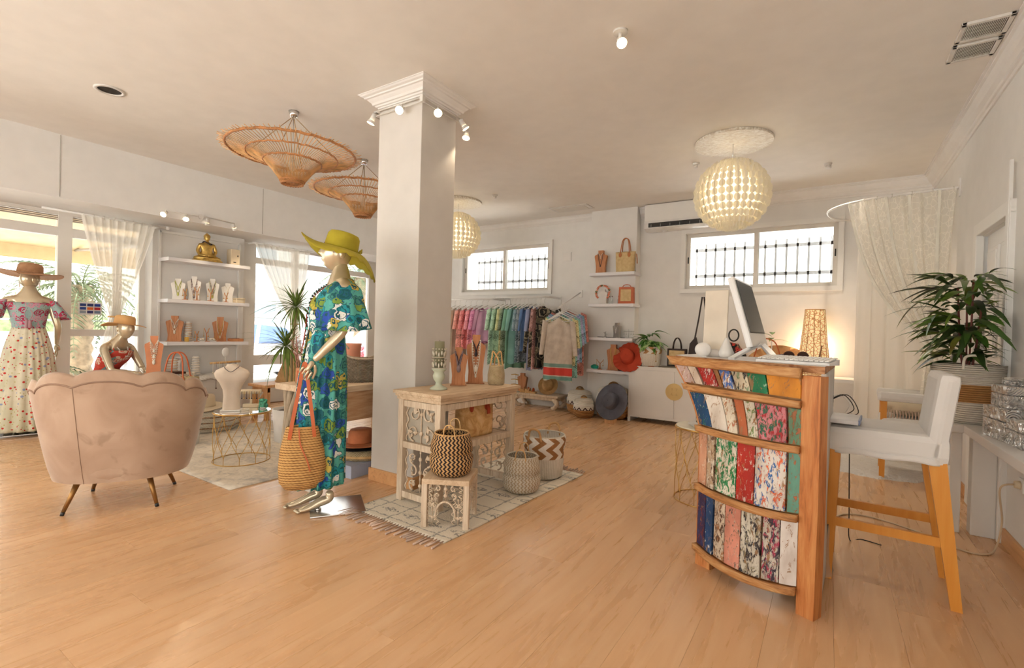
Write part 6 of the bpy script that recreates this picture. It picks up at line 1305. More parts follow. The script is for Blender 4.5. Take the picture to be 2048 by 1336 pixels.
GD = [('pale green dress at the left end of the longer rail', -4.68, lin((150, 196, 168)), 'f', .95), ('mint leaf print kaftan on the longer rail', -4.58, lin((130, 184, 150)), 'f', .92), ('lime and olive print dress on the longer rail', -4.49, lin((168, 176, 100)), 'f', .95), ('dark green jungle print dress on the longer rail', -4.41, lin((70, 110, 60)), 'f', .90),
 ('seafoam green silk robe on the longer rail', -4.33, lin((110, 180, 150)), None, 1.0), ('aqua kaftan on the longer rail', -4.25, lin((120, 190, 180)), None, .92), ('petrol blue patterned dress on the longer rail', -4.17, lin((50, 110, 130)), 'f', .90), ('dark teal patterned blouse on the longer rail', -4.10, lin((44, 80, 100)), 'f', .88),
 ('bright blue blouse on the longer rail', -4.03, lin((84, 140, 210)), None, .70), ('periwinkle long dress on the longer rail', -3.95, lin((150, 164, 210)), None, 1.0), ('black and coral flower print robe on the longer rail', -3.86, lin((150, 80, 70)), 'f', .98)]
for i, (lab, x, c, pt, L) in enumerate(GD): garment('hanging_garment', lab, (x, 6.75, 1.777), R(rr.uniform(-26, -6)), gm_('rail_b_fabric_%d' % i, c, pt), L, .42, .36, 'garments on the longer rail', i+20)
pb_ = printm('black_paisley', lin((26, 24, 24)), [lin((30, 28, 28)), lin((96, 88, 70)), lin((22, 20, 22)), lin((60, 56, 48))], 5.5, 3, lin((150, 140, 118)), lin((30, 28, 28)))
garment('hanging_garment', 'black robe with large olive paisleys at the right end of the longer rail', (-3.775, 6.70, 1.777), R(-58), pb_, .96, .50, .70, 'garments on the longer rail', 5, .05)
# front facing arm with tunics
T = thing('clothes_rail', 'sloping white display arm holding the grey tunic out from the wall', 'clothes rail'); b = B(); b.tube([(-3.36, 7.14, 1.88), (-3.30, 6.30, 1.60)], .010, 8); b.obj('arm', M['white'], T); b = B(); b.box((-3.36, YB-.006, 1.86), (.06, .012, .12), b=.003); b.obj('wall_plate', M['white'], T)
def onarm(t): p = V((-3.36, 7.14, 1.88)).lerp(V((-3.30, 6.30, 1.60)), t); return (p.x, p.y, p.z-.024)
def tun():
    g = G('grey_tunic_red_border', .85); z = g.sep(g.co())[2]; n = g.noise(g.co(), 10, 4); base = g.ramp(n, [(.35, lin((186, 172, 158))), (.65, lin((208, 196, 182)))])
    band = g.ramp(g.math('ADD', g.math('MULTIPLY', z, -1), -.0), [(0, (0,0,0)), (.01, (0,0,0))]); zz = g.math('MULTIPLY', z, -1)
    def stp(a, b_): return g.math('MULTIPLY', g.math('GREATER_THAN', zz, a), g.math('LESS_THAN', zz, b_))
    c = g.mix(stp(.80, .85), base, lin((120, 150, 140))); c = g.mix(stp(.86, .97), c, lin((206, 70, 62))); c = g.mix(stp(.985, 1.04), c, lin((110, 150, 140))); g.col(c); g.bump(g.noise(g.co(), 30, 3), .2, .004); return g.m
for i, (t, c, L, lab) in enumerate(((.55, lin((190, 84, 60)), .95, 'rust tunic hanging rearmost on the sloping arm'), (.64, lin((90, 150, 190)), .72, 'blue patterned tunic behind the grey one on the sloping arm'), (.72, lin((150, 150, 200)), .72, 'lavender tunic behind the grey one on the sloping arm'), (.80, lin((110, 190, 180)), .90, 'turquoise tunic on the sloping arm'), (.87, lin((200, 190, 120)), .70, 'olive tunic next behind the grey one on the sloping arm'))):
    garment('hanging_garment', lab, onarm(t), R(90+4), gm_('arm_fabric_%d' % i, c, 'f'), L, .46+.015*(5-i), .42, 'garments on the sloping arm', i+40)
T = garment('hanging_garment', 'grey silky tunic with wide red and green border at the front of the sloping arm', onarm(.985), R(96), tun(), .90, .46, .50, 'garments on the sloping arm', 60, .03)
b = B(); b.tube([(.042, -.10, -.17), (.046, -.0, -.38), (.042, .10, -.17)], .005, 5); b.tube([(.046, 0, -.38), (.05, 0, -.52)], .004, 5); b.obj('neck_placket', plain('tunic_trim', lin((140, 124, 110)), .8), T)
# ---------- low carved table with shoes and hat
T = thing('low_opium_table', 'low whitewashed table with curled legs by the back wall, under the rails', 'table', (-3.95, 6.95, 0)); b = B(); b.box((0, 0, .215), (.86, .36, .035), b=.006); b.box((0, 0, .17), (.78, .30, .06), b=.012); b.obj('table_top', mw, T)
for sx in (-1, 1):
    for sy in (-1, 1): b = B(); b.tube(spl([(sx*.33, sy*.12, .17), (sx*.40, sy*.15, .11), (sx*.36, sy*.13, .05), (sx*.32, sy*.12, .025), (sx*.29, sy*.11, .04)], 5), .03, 8, rf=lambda t: .042-.018*t); b.cyl((sx*.34, sy*.125, 0), (sx*.34, sy*.125, .04), .02, n=10); b.obj('leg', mw, T)
zt = .233
for i, (x, y, a) in enumerate(((-4.17, 6.86, 25), (-4.05, 6.83, 10))):
    T = thing('wedge_sandal', ('left' if i == 0 else 'right')+' tan wedge sandal of the pair on the low table', 'shoe', (x, y, zt), R(a), 'pair of wedge sandals'); b = B(); b.prism([(-.09, 0), (.09, 0), (.095, .02), (.0, .035), (-.09, .07)], -.035, .035); b.obj('sole', M['straw'], T)
    for xx in (.045, -.02): b = B(); b.tube([(xx, .036*cos(t_), .02+.05*sin(t_)+.01) for t_ in [PI*k/8 for k in range(9)]], .012, 6); b.obj('strap', M['orange_leather'] if xx > 0 else plain('beige_strap', lin((200, 150, 104)), .6), T)
bust('brown wooden bust at the left end of the low table', (-4.30, 6.98, zt), .30, M['teak'], 0, .09)
T = thing('folded_sunglasses_rack', 'gold sunglasses on a small rack at the left of the low table', 'display stand', (-4.33, 6.80, zt)); b = B(); b.cyl((0, 0, 0), (0, 0, .30), .006, n=8); b.box((0, 0, .005), (.12, .08, .01), b=.003); b.obj('rack', M['white'], T)
for k in range(3): b = B(); b.tube([(-.07, -.02, .12+.08*k), (0, -.03, .13+.08*k), (.07, -.02, .12+.08*k)], .008, 6); b.obj('sunglasses', M['wire'], T)
straw_hat('panama_hat', 'small straw hat tilted on the low table', M['straw'], (-3.77, 6.90, .37), (R(58), 0, R(20)), .085, .10, .16, None, M['ropeb'], dz=.01)
# ---------- lidded baskets
def bandz(name, a, c2, f=11, z0=.5):
    g = G(name, .8); o = uvxy(g); tri = g.math('PINGPONG', g.math('MULTIPLY', o[0], f), .5); vv_ = g.math('ADD', g.math('MULTIPLY', g.sep(g.co('Generated'))[2], 3.4), g.math('MULTIPLY', tri, 1.3)); r = g.ramp(g.math('SUBTRACT', vv_, 1.75), [(0, lin((232, 224, 212))), (.16, lin((232, 224, 212))), (.17, lin((60, 30, 34))), (.45, lin((60, 30, 34))), (.46, lin((236, 230, 220)))], True)
    low = g.math('LESS_THAN', g.sep(g.co('Generated'))[2], .47); rw = g.math('SINE', g.math('MULTIPLY', o[1], 330)); lw_ = g.ramp(g.math('ADD', rw, g.math('MULTIPLY', g.noise(g.co(), 30, 3), .8)), [(.1, lin((130, 84, 44))), (.7, lin((212, 160, 100)))]); g.col(g.mix(low, r, lw_)); g.bump(rw, .7, .006); return g.m
bz = bandz('zigzag_lidded', None, None)
for lab, x, y, s in (('medium lidded basket, left of the three in front of the back wall', -3.20, 6.88, .80), ('smallest lidded basket, standing in front of the other two', -3.00, 6.60, .62), ('largest lidded basket, behind the wide black hat', -2.64, 6.84, 1.03)):
    T = thing('lidded_basket', lab, 'basket', (x, y, 0), 0, 'zigzag lidded baskets'); Sc = s
    b = B(); b.lathe([(.17*s, 0), (.225*s, .05*s), (.25*s, .16*s), (.245*s, .27*s), (.22*s, .36*s)], 48, cap=(1, 0)); b.lathe([(.22*s, .36*s), (.20*s, .40*s)], 48); b.obj('woven_body', bz, T)
    b = B(); b.lathe([(.228*s, .37*s), (.225*s, .385*s), (.20*s, .42*s), (.10*s, .455*s), (0, .46*s)], 40); b.obj('lid', M['ropew'], T); b = B()
    b.tube([(p.x*.9, 0, .45*s+p.z) for p in arcp((0, 0, 0), .075*s, 0, PI, 12, 'y', .055*s)], .016*s, 6); b.lathe([(.09*s, .455*s), (.05*s, .475*s), (0, .475*s)], 20); b.obj('lid_handle', M['ropeb'], T)
T = thing('hat_stand', 'small wooden block stand holding the wide black hat', 'display stand', (-2.51, 6.42, 0)); b = B(); b.box((0, 0, .045), (.13, .13, .09), b=.006); b.cyl((0, .01, .08), (0, .07, .34), .016, n=8); b.obj('stand', M['pine'], T)
straw_hat('wide_black_hat', 'wide brimmed charcoal hat tilted on the wooden block stand', plain('charcoal_straw', lin((92, 92, 104)), .7, nb=.4, nsc=160, var=.2), (-2.49, 6.40, .30), (R(72), R(14), R(-14)), .10, .11, .245, lambda a, v: .012*sin(2*a)*v, plain('black_hat_band', lin((30, 28, 32)), .6), ry=1.1)
# ---------- things on the console
ZCn = .8035
T = thing('candle_holder', 'pale glass pedestal candle holder with an olive pillar candle and lace collar', 'candle holder', (-2.385, 2.70, ZCn)); b = B()
b.lathe([(.0, 0), (.065, 0), (.06, .012), (.025, .03), (.022, .05), (.04, .075), (.045, .10), (.035, .125), (.05, .14), (.055, .15), (0, .152)], 32); b.obj('glass_foot', plain('celadon_glass', lin((196, 200, 176)), .12, var=.02), T)
b = B(); b.cyl((0, 0, .152), (0, 0, .35), .036, n=28); b.cyl((0, 0, .35), (0, 0, .36), .0015, n=5); b.obj('candle', plain('olive_wax', lin((132, 128, 100)), .6), T)
for zz in (.155, .235):
    b = B()
    for k in range(14): a = 2*PI*k/14; b.ball((cos(a)*.046, sin(a)*.046, zz+.02+.012*(k % 2)), .012, 8, 5, (.6, .6, 1.5)); b.ball((cos(a)*.05, sin(a)*.05, zz+.06), .006, 6, 4)
    b.tube([(cos(a)*.048, sin(a)*.048, zz) for a in [2*PI*k/28 for k in range(28)]], .004, 5, True); b.obj('filigree_collar', plain('pewter_cream', lin((206, 198, 180)), .35, .4), T)
rzc = R(38)
bust('shorter wooden bust with a multicoloured bead necklace on the console', (-2.445, 3.00, ZCn), .30, M['teak'], rzc, .068, neckl=[(.42, plain('grey_pink_beads', lin((150, 130, 134)), .4), .008), (.30, M['bead_d'], .004)])
bust('taller wooden bust with black cord and pearl tassel necklace on the console', (-2.43, 3.20, ZCn), .40, M['teak'], rzc, .078, neckl=[(.25, M['bead_d'], .006), (.55, M['bead_w'], .007), (.7, M['bead_w'], .004)])
T = basket('handled_basket', 'seagrass and white basket with long looped handles at the back of the console', (-2.44, 3.36+.12*0-.02, ZCn) if 0 else (-2.27, 3.27, ZCn), [(.06, 0), (.068, .01), (.07, .08), (.058, .15)], weave('seagrass_white', lin((216, 196, 158)), lin((150, 120, 80)), 80, 80), None)
for s in (-1, 1): b = B(); b.ribbon(spl([(-.045, s*.03, .13), (-.03, s*.025, .22), (.03*s, s*.01, .27), (.035, s*.025, .2), (.045, s*.03, .13)], 5), .012, .004, (0, 1, 0)); b.obj('handle', M['straw'], T)
gt = G('patchwork_straw', .6); nn = gt.noise(gt.co('Object', (1, 1, 1)), 9, 6, 2, .6); gt.col(gt.ramp(nn, [(.3, lin((190, 136, 78))), (.5, lin((222, 178, 118))), (.7, lin((236, 204, 150)))])); gt.bump(gt.wave(gt.co('Object'), 60, 2), .3, .003)
T = tote('woven_tote', 'honey coloured woven tote with red brown leather trim on the console shelf', (-2.30, 3.03, .432), .33, .26, .15, gt.m, plain('red_brown_leather', lin((180, 70, 40)), .5), R(84), .03, 1.18, bpy.data.materials['red_brown_leather'])
b = B(); b.ribbon([(.08, -.06, .25), (.08, -.075, .2), (.08, -.078, .16)], .035, .006, (0, -1, 0)); b.obj('leather_tag', bpy.data.materials['red_brown_leather'], T)
# ---------- left wall shelves and what stands on them
ZL = [2.05, 1.525, .985]
for z, nme in zip(ZL, ('top', 'middle', 'lowest')):
    T = thing('wall_shelf', nme+' white floating shelf on the pier between the shop windows', 'shelf', (-7.055, 3.255, z-.0225), 0, 'floating shelves of the window pier'); b = B(); b.box((0, 0, 0), (.29, 1.02, .045), b=.003); b.obj('board', M['lam'], T)
T = thing('shelf_frame', 'thin white frame standing round the shelves on the window pier', 'frame', (-7.185, 3.255, 0)); b = B()
for y in (-.50, .50): b.box((0, y, 1.2), (.03, .025, 2.4), b=.003)
b.box((0, 0, 2.39), (.03, 1.02, .03), b=.003); b.obj('frame', M['white'], T)
# buddha
T = thing('buddha_statue', 'gold seated meditating statue on the top shelf between the shop windows', 'statue', (-7.05, 3.25, 2.051), R(72)); T.scale = (.92, .92, .86)
b = skin([((0, 0, .09), (.085, .07)), ((0, 0, .17), (.062, .05)), ((0, -.005, .25), (.078, .055)), ((0, 0, .305), (.035, .03)), ((0, 0, .33), .025), ((.085, 0, .265), .028), ((.115, .0, .17), .025), ((.085, -.05, .095), .022), ((.0, -.10, .085), .018),
   ((-.085, 0, .265), .028), ((-.115, .0, .17), .025), ((-.085, -.05, .095), .022), ((-.012, -.105, .088), .018), ((.10, -.02, .05), .045), ((.16, -.07, .04), .038), ((.06, -.13, .035), .03), ((-.02, -.13, .035), .022), ((-.10, -.02, .05), .045), ((-.16, -.07, .04), .038), ((-.06, -.14, .045), .03), ((.02, -.14, .045), .022)],
  [(0, 1), (1, 2), (2, 3), (3, 4), (2, 5), (5, 6), (6, 7), (7, 8), (2, 9), (9, 10), (10, 11), (11, 12), (0, 13), (13, 14), (14, 15), (15, 16), (0, 17), (17, 18), (18, 19), (19, 20)])
hb = headb(X((0, -.01, .372), sc=.50)); b.merge(hb); b.ball((0, .0, .40), .044, 16, 10, (1, 1, .85)); b.ball((0, .005, .432), .020, 12, 8, (1, 1, 1.1)); b.obj('figure', M['gold'], T)
b = B(); b.lathe([(0, 0), (.19, .0), (.20, .012), (.18, .03), (0, .035)], 40, c=(0, -.05, 0), sy=.62, rip=lambda a, v: 1+.03*sin(a*16)); b.obj('robe_base', M['gold'], T)
b = B()
for k in range(16): a = PI*(1.05+.9*k/15); b.ball((.062*cos(a)*.9, -.035+.05*sin(a)*.6, .29+.02*sin(a*2)), .009, 6, 4)
b.obj('bead_necklace', M['bead_d'], T)
T = thing('paper_lantern', 'square cream paper lantern with small dark marks at the right of the top shelf', 'lantern', (-7.05, 3.60, 2.051)); b = B(); b.box((0, 0, .115), (.12, .12, .21), b=.006); b.obj('lantern_body', M['cream_linen'], T); b = B(); b.box((0, 0, .005), (.13, .13, .01), b=.002); b.obj('base', M['white'], T)
b = B(); b.box((.062, -.01, .04), (.004, .035, .012)); b.box((.062, .03, .13), (.004, .012, .02)); b.obj('printed_mark', M['black'], T)
bl = plain('bead_lime', lin((190, 190, 110)), .4); bm_ = plain('bead_multi', lin((170, 150, 150)), .4, var=.6, vs=60); rzs = R(62)
for y, h, nl, lab in ((2.93, .27, [(.6, bl, .006), (.35, bl, .004)], 'white bust with yellow green beads, first from the left on the middle shelf'), (3.12, .32, [(.5, bm_, .006), (.7, bm_, .006)], 'white bust with small dark beads, second from the left on the middle shelf'), (3.35, .31, [(.45, bm_, .006), (.65, bl, .006), (.3, M['bead_w'], .004)], 'white bust draped with mauve beads, third from the left on the middle shelf'), (3.55, .27, [(.3, M['bead_w'], .004)], 'plain white bust, rightmost on the middle shelf')):
    bust(lab, (-7.08, y, 1.526), h, M['whiteb'], rzs, .078, neckl=nl, grp='white busts on the middle shelf')
for k, (y, h, lab) in enumerate(((2.96, .14, 'first'), (3.10, .18, 'second'), (3.27, .17, 'third'), (3.47, .13, 'fourth'))): T = None; ystand(lab+' wooden Y stand from the left on the middle shelf', (-6.96, y, 1.526), h); bpy.context.view_layer.update()
T = thing('trinket_box', 'small cream trinket box at the right end of the middle shelf', 'box', (-6.99, 3.66, 1.526)); b = B(); b.box((0, 0, .025), (.10, .12, .05), b=.004); b.obj('box_body', M['cream_linen'], T); b = B(); b.box((0, 0, .06), (.105, .125, .016), b=.004); b.obj('lid', M['cream_linen'], T)
bust('wooden bust with white fringe necklace at the left of the lowest shelf', (-7.08, 2.90, .986), .33, M['teak'], rzs, .095, neckl=[(.5, M['bead_w'], .006), (.3, M['bead_w'], .005)])
bust('wooden bust with gold cord at the right of the lowest shelf', (-7.08, 3.46, .986), .335, M['teak'], rzs, .095, neckl=[(.5, M['wire'], .004), (.7, M['bead_w'], .004)])
def ringcone(lab, loc, h, r0=.045, r1=.034, m=None):
    T = thing('bracelet_cone', lab, 'jewellery stand', loc); b = B(); b.cyl((0, 0, 0), (0, 0, h), r0, r1, 20); b.obj('cone', M['whiteb'], T)
    for k in range(int(h/.03)): z = .02+.03*k; r = lerp(r0, r1, z/h)+.004; b = B(); b.tube([(cos(a)*r, sin(a)*r, z+.003*sin(a)) for a in [2*PI*q/20 for q in range(20)]], .006, 5, True); b.obj('bracelet', m or bm_, T)
ringcone('white bracelet tower beside the left wooden bust on the lowest shelf', (-7.07, 3.05, .986), .26, m=plain('cream_bracelet', lin((216, 190, 160)), .5))
for y, h, lab in ((3.11, .14, 'first'), (3.23, .18, 'second'), (3.37, .14, 'third'), (3.44, .19, 'fourth')): ystand(lab+' wooden Y stand from the left on the lowest shelf', (-6.96, y, .986), h)
T = thing('perfume_bottle', 'small amber perfume bottle in front of the left wooden bust', 'bottle', (-6.96, 2.99, .986)); b = B(); b.box((0, 0, .03), (.04, .04, .06), b=.006); b.obj('bottle_glass', plain('amber_glass', lin((214, 170, 80)), .1), T); b = B(); b.cyl((0, 0, .06), (0, 0, .085), .012, n=12); b.ball((0, 0, .1), .018, 12, 8); b.obj('stopper', M['tglass'], T)
T = thing('ring_display_box', 'brown ring display box with dark slots at the right end of the lowest shelf', 'box', (-6.98, 3.62, .986)); b = B(); b.box((0, 0, .02), (.12, .16, .04), b=.003); b.obj('box_body', M['teak'], T); b = B(); b.box((0, -.02, .042), (.09, .10, .006), b=.002); b.obj('velvet_insert', M['black'], T)
for i, y in enumerate((3.17, 3.31)):
    T = thing('shell_cluster', ('left' if i == 0 else 'right')+' little pile of white shells on the lowest shelf', 'shells', (-6.98, y, .986)); b = B(); rr = random.Random(i)
    b.lathe([(0, 0), (.05, 0), (.055, .012), (0, .012)], 20); b.obj('dish', M['whiteb'], T)
    for k in range(6): b = B(); b.ball((rr.uniform(-.03, .03), rr.uniform(-.035, .035), .025+.012*rr.random()), .018, 8, 6, (1.3, .8, .7)); b.obj('shell', M['bead_w'], T)
# white block with a fluffy throw under the shelves
T = thing('display_plinth', 'white display block under the shelves between the shop windows', 'plinth', (-6.98, 3.18, 0)); b = B(); b.box((0, 0, .25), (.40, .90, .50), b=.006); b.obj('block', M['white'], T)
b = B(); b.box((0, 0, .505), (.42, .92, .012), b=.004); b.obj('top_panel', M['white'], T)
fl = B(); fl.surf(lambda u, v: ((u-.5)*.46+.01*sin(v*31), (v-.5)*.98+.01*sin(u*27), .03+.022*noise.noise(V((u*5, v*11, 3)))-.035*(abs(u-.5)*2)**6-.02*(abs(v-.5)*2)**8), 30, 50, .02); T = one('fluffy_throw', fl, fg.m, 'fluffy white throw lying on the display block', 'throw', (-6.98, 3.18, .512))
ringcone('white bracelet tower standing on the fluffy throw', (-6.96, 3.10, .545), .25, .05, .032, M['bead_w'])
T = thing('bust_cone', 'small white necklace cone at the left of the fluffy throw', 'necklace bust', (-7.0, 2.92, .545)); b = B(); b.lathe([(.05, 0), (.02, .05), (.03, .14), (.07, .24), (.0, .25)], 20, sy=.6); b.obj('cone', M['whiteb'], T); b = B(); b.lathe([(.072, .232), (.03, .16)], 20, sy=.62); b.obj('necklace', M['chrome'], T)
for i, (y, lab) in enumerate(((3.02, 'flat white dish of shells on the fluffy throw'), (3.46, 'second white dish of shells at the right end of the fluffy throw'))):
    T = thing('shell_dish', lab, 'dish', (-6.88, y, .545)); b = B(); b.lathe([(0, 0), (.05, 0), (.08, .03), (.075, .03), (.0, .008)], 24, sy=1.2); b.obj('dish', M['whiteb'], T); rr = random.Random(i+9)
    for k in range(7): b = B(); b.ball((rr.uniform(-.04, .04), rr.uniform(-.05, .05), .035), .018, 8, 6, (1.4, .9, .7)); b.obj('shell', M['bead_w'], T)
T = thing('jewellery_bar_stand', 'tall T shaped bar hung with necklaces, behind the white bust', 'jewellery stand', (-6.60, 3.30, 0)); b = B(); b.lathe([(0, 0), (.09, 0), (.08, .02), (.012, .03), (.010, .74), (0, .74)], 20); b.obj('pole', M['cream_linen'], T)
b = B(); b.cyl((-.02, -.18, .72), (.02, .18, .735), .014, n=10); b.obj('bar', M['straw'], T); b = B(); b.ball((0, .0, .86), .048, 14, 10, (.5, 1, 1.25)); b.cyl((0, 0, .73), (0, 0, .82), .006, n=6); b.obj('finial', M['whiteb'], T)
for k in range(9): y = -.16+.32*k/8; L = .12+.1*((k*5) % 3); b = B(); b.tube([(.015, y, .73), (.018, y, .73-L)], .003, 4); b.ball((.018, y, .72-L), .011, 6, 4); b.obj('necklace', bm_ if k % 2 else M['bead_w'], T)
# crate, busts and bag behind the armchair
def crate_mat():
    g = G('whitewashed_crate', .8); n = g.noise(g.co(), 24, 5, 1.5, .7); g.col(g.ramp(n, [(.40, lin((150, 146, 140))), (.55, lin((218, 204, 186))), (.75, lin((232, 220, 204)))])); g.bump(n, .8, .008); return g.m
T = thing('carved_crate', 'distressed white carved chest behind the armchair', 'chest', (-6.22, 2.46, 0), R(8)); b = B(); b.box((0, 0, .32), (.30, .46, .64), b=.006); b.obj('chest_body', crate_mat(), T); b = B(); b.box((0, 0, .648), (.33, .49, .018), b=.004); b.obj('lid', crate_mat(), T)
for sx in (1,): q = B(); q.merge(carve(.40, .5, 12, 1, .012), X((.155, 0, .34), rz=PI/2)); q.obj('carved_panel', crate_mat(), T)
bust('tall pinkish wooden bust with pearl strings on the white carved chest', (-6.25, 2.36, .658), .42, plain('pink_teak', lin((222, 146, 104)), .5), R(70), .085, neckl=[(.55, M['bead_w'], .007), (.4, M['bead_w'], .006), (.25, M['bead_w'], .005)])
ringcone('beige bracelet column on the white carved chest', (-6.25, 2.56, .658), .15, .05, .05, plain('beige_bracelet', lin((222, 196, 166)), .6)); one('dark_tray', B().box((0, 0, .012), (.14, .22, .024), b=.003), M['darkw'], 'small dark wooden tray on the white carved chest', 'tray', (-6.14, 2.50, .658))
for nm_ in list(bpy.data.objects):
    if nm_.name.startswith('bracelet_cone') and abs(nm_.location.y-2.56) < .01: nm_.location.x = -6.30
T = thing('bag_stool', 'low white stool holding the green grey woven tote behind the armchair', 'stool', (-5.47, 2.27, 0)); b = B(); b.lathe([(0, .0), (.20, 0), (.20, .46), (0, .46)], 32); b.obj('stool_body', M['white'], T); b = B(); b.lathe([(.0, .46), (.205, .46), (.205, .48), (0, .485)], 32); b.obj('seat', M['white'], T)
tote('seagrass_tote', 'grey green woven tote with long orange leather straps behind the armchair', (-5.47, 2.27, .487), .40, .21, .20, M['seagrass'], M['orange_leather'], R(30), .24, 1.1)
# display on the wire table
ZW = .463
def bigbust():
    T = thing('display_bust', 'large white draped neck bust on the gold wire table', 'necklace bust', (-4.46, 2.29, ZW), R(52))
    rg = [(.001, .0, .0), (.072, .052, .0), (.070, .050, .05), (.065, .045, .13), (.072, .046, .19), (.10, .055, .25), (.135, .062, .30), (.142, .06, .335), (.125, .052, .362), (.08, .045, .385), (.048, .040, .40), (.042, .038, .415), (.0, .0, .415)]
    def f(u, v):
        k = v*(len(rg)-1); i = min(int(k), len(rg)-2); t = k-i; a = 2*PI*u; rx, ry, z = (lerp(rg[i][j], rg[i+1][j], t) for j in range(3)); w = abs(sin(a*1.0))**1.0; return (cos(a)*rx, sin(a)*ry*(1-.12*math.exp(-((a-1.5*PI)/.35)**2)), z)
    b = B(); b.surf(f, 48, 36, 0); b.obj('bust_body', plain('linen_white_bust', lin((216, 200, 182)), .75, nb=.1), T)
    b = B(); b.tube(spl([(-.055, .02, .398), (-.05, -.05, .385), (0, -.062, .35), (.05, -.05, .385), (.055, .02, .398)], 6), .0028, 5); b.obj('thin_necklace', M['bead_d'], T)
    b = B(); b.box((0, 0, .006), (.16, .12, .012), b=.003); b.obj('base', M['whiteb'], T)
bigbust()
T = thing('tee_jewellery_stand', 'cream T shaped stand hung with earrings at the back of the gold wire table', 'jewellery stand', (-4.52, 2.50, ZW), R(45)); b = B(); b.box((0, 0, .015), (.13, .06, .03), b=.004); b.box((0, 0, .08), (.018, .014, .12), b=.002); b.obj('foot', M['cream_linen'], T); b = B(); b.cyl((-.085, 0, .145), (.085, 0, .145), .022, n=16); b.obj('bar', M['cream_linen'], T)
for k in range(8): x = -.075+.15*k/7; b = B(); b.tube([(x, -.024, .15), (x, -.026, .09)], .0022, 4); b.ball((x, -.026, .085), .007, 6, 4); b.obj('earring', M['wire'] if k % 2 else M['bead_d'], T)
T = thing('turquoise_coral', 'round turquoise coral ornament at the right of the gold wire table', 'ornament', (-4.37, 2.53, ZW+.002)); b = B(); rr = random.Random(2)
for k in range(30): a = 2*PI*k/30*3; r = .012+.03*((k*.618) % 1); b.ball((cos(a)*r*.7, sin(a)*r*.7, .045+r*sin(a*1.7)), .017, 7, 5)
b.obj('coral_beads', plain('sea_green', lin((90, 180, 150)), .4, var=.35, vs=40), T)['kind'] = 'stuff'; b = B(); b.lathe([(0, 0), (.03, 0), (.025, .012), (0, .012)], 14); b.obj('base', M['whiteb'], T)
one('white_bangle', B().tube([(cos(a)*.04, sin(a)*.04, .006) for a in [2*PI*k/24 for k in range(24)]], .005, 6, True), M['bead_w'], 'cream bangle lying at the middle of the gold wire table', 'bracelet', (-4.40, 2.37, ZW))
# big plank table with a rough branch leg
T = thing('plank_table', 'rustic plank table with deep weathered beam and silver branch leg behind the teal mannequin', 'table', (-3.47, 2.80, 0)); rw_ = woodm('weathered_beam', lin((196, 152, 112)), lin((220, 184, 148)), 1, 1.2, .75, lin((140, 96, 62)))
b = B(); b.box((0, 0, .745), (.58, 1.06, .05), b=.008); b.obj('table_top', woodm('bleached_plank', lin((206, 180, 150)), lin((226, 206, 180)), 1, 1.2, .8, lin((170, 140, 110))), T)
b = B(); b.box((.225, .10, .60), (.06, .84, .24), b=.008); b.obj('beam', rw_, T); b = B(); b.box((-.225, .10, .62), (.06, .84, .2), b=.008); b.obj('beam', rw_, T)
b = B(); rr = random.Random(6)
for k in range(7): a = k*.9; b.tube(spl([(-.22+.015*cos(a), -.46+.015*sin(a), .02), (-.23+.03*cos(a+.5), -.45+.03*sin(a+.5), .25), (-.21+.03*cos(a+1), -.44+.03*sin(a+1), .5), (-.19+.075*cos(a+1.6), -.43+.05*sin(a+1.6), .715)], 5), .018, 6, rf=lambda t: .016+.008*t)
b.lathe([(0, 0), (.035, 0), (.03, .02), (0, .02)], 14, c=(-.22, -.46, 0)); b.obj('branch_leg', woodm('driftwood', lin((176, 160, 138)), lin((206, 192, 170)), 2, 2, .8), T)
for x, y in ((.22, .48), (-.22, .48)): b = B(); b.box((x, y, .36), (.07, .07, .72), b=.006); b.obj('leg', rw_, T)
zt = .771
def knit():
    g = G('braided_grey_straw', .85); o = uvxy(g); a = g.math('SINE', g.math('MULTIPLY', o[0], 2*PI*42)); c = g.math('SINE', g.math('ADD', g.math('MULTIPLY', o[1], 2*PI*70), g.math('MULTIPLY', a, 2.2))); n = g.noise(g.co(), 30, 3); f = g.math('ADD', g.math('MULTIPLY_ADD', c, .25, .35), g.math('MULTIPLY', n, .35))
    g.col(g.ramp(f, [(.25, lin((92, 76, 62))), (.5, lin((176, 156, 134))), (.8, lin((214, 198, 176)))])); g.bump(c, .9, .01); return g.m
T = thing('braided_tote', 'large grey braided tote with dipped rim on the plank table beside the column', 'bag', (-3.36, 2.82, zt), R(60)); b = B()
def bf(u, v):
    a = 2*PI*u; c, s = cos(a), sin(a); k = lerp(.82, 1.12, v**.7); h = .20+.07*abs(c)**1.6; return (math.copysign(abs(c)**.6, c)*.175*k, math.copysign(abs(s)**.8, s)*.075*k*(1-.35*v*abs(c)), h*v)
b.surf(bf, 72, 16, .008, True, (.95, .28)); b.add([V(bf(k/72, 0))+V((0, 0, .002)) for k in range(72)], [tuple(range(72))]); b.obj('woven_body', knit(), T)
b = B(); b.tube([V(bf(k/72, 1)) for k in range(72)], .008, 6, True); b.obj('rim', bpy.data.materials['braided_grey_straw'], T)
for s in (0, .5): b = B(); p = V(bf(s, 1)); b.tube(spl([p, p+V((0, 0, .06)), p*.8+V((0, 0, .11)), p*.6+V((0, 0, .12))], 4), .008, 6); b.obj('handle_stub', bpy.data.materials['braided_grey_straw'], T)
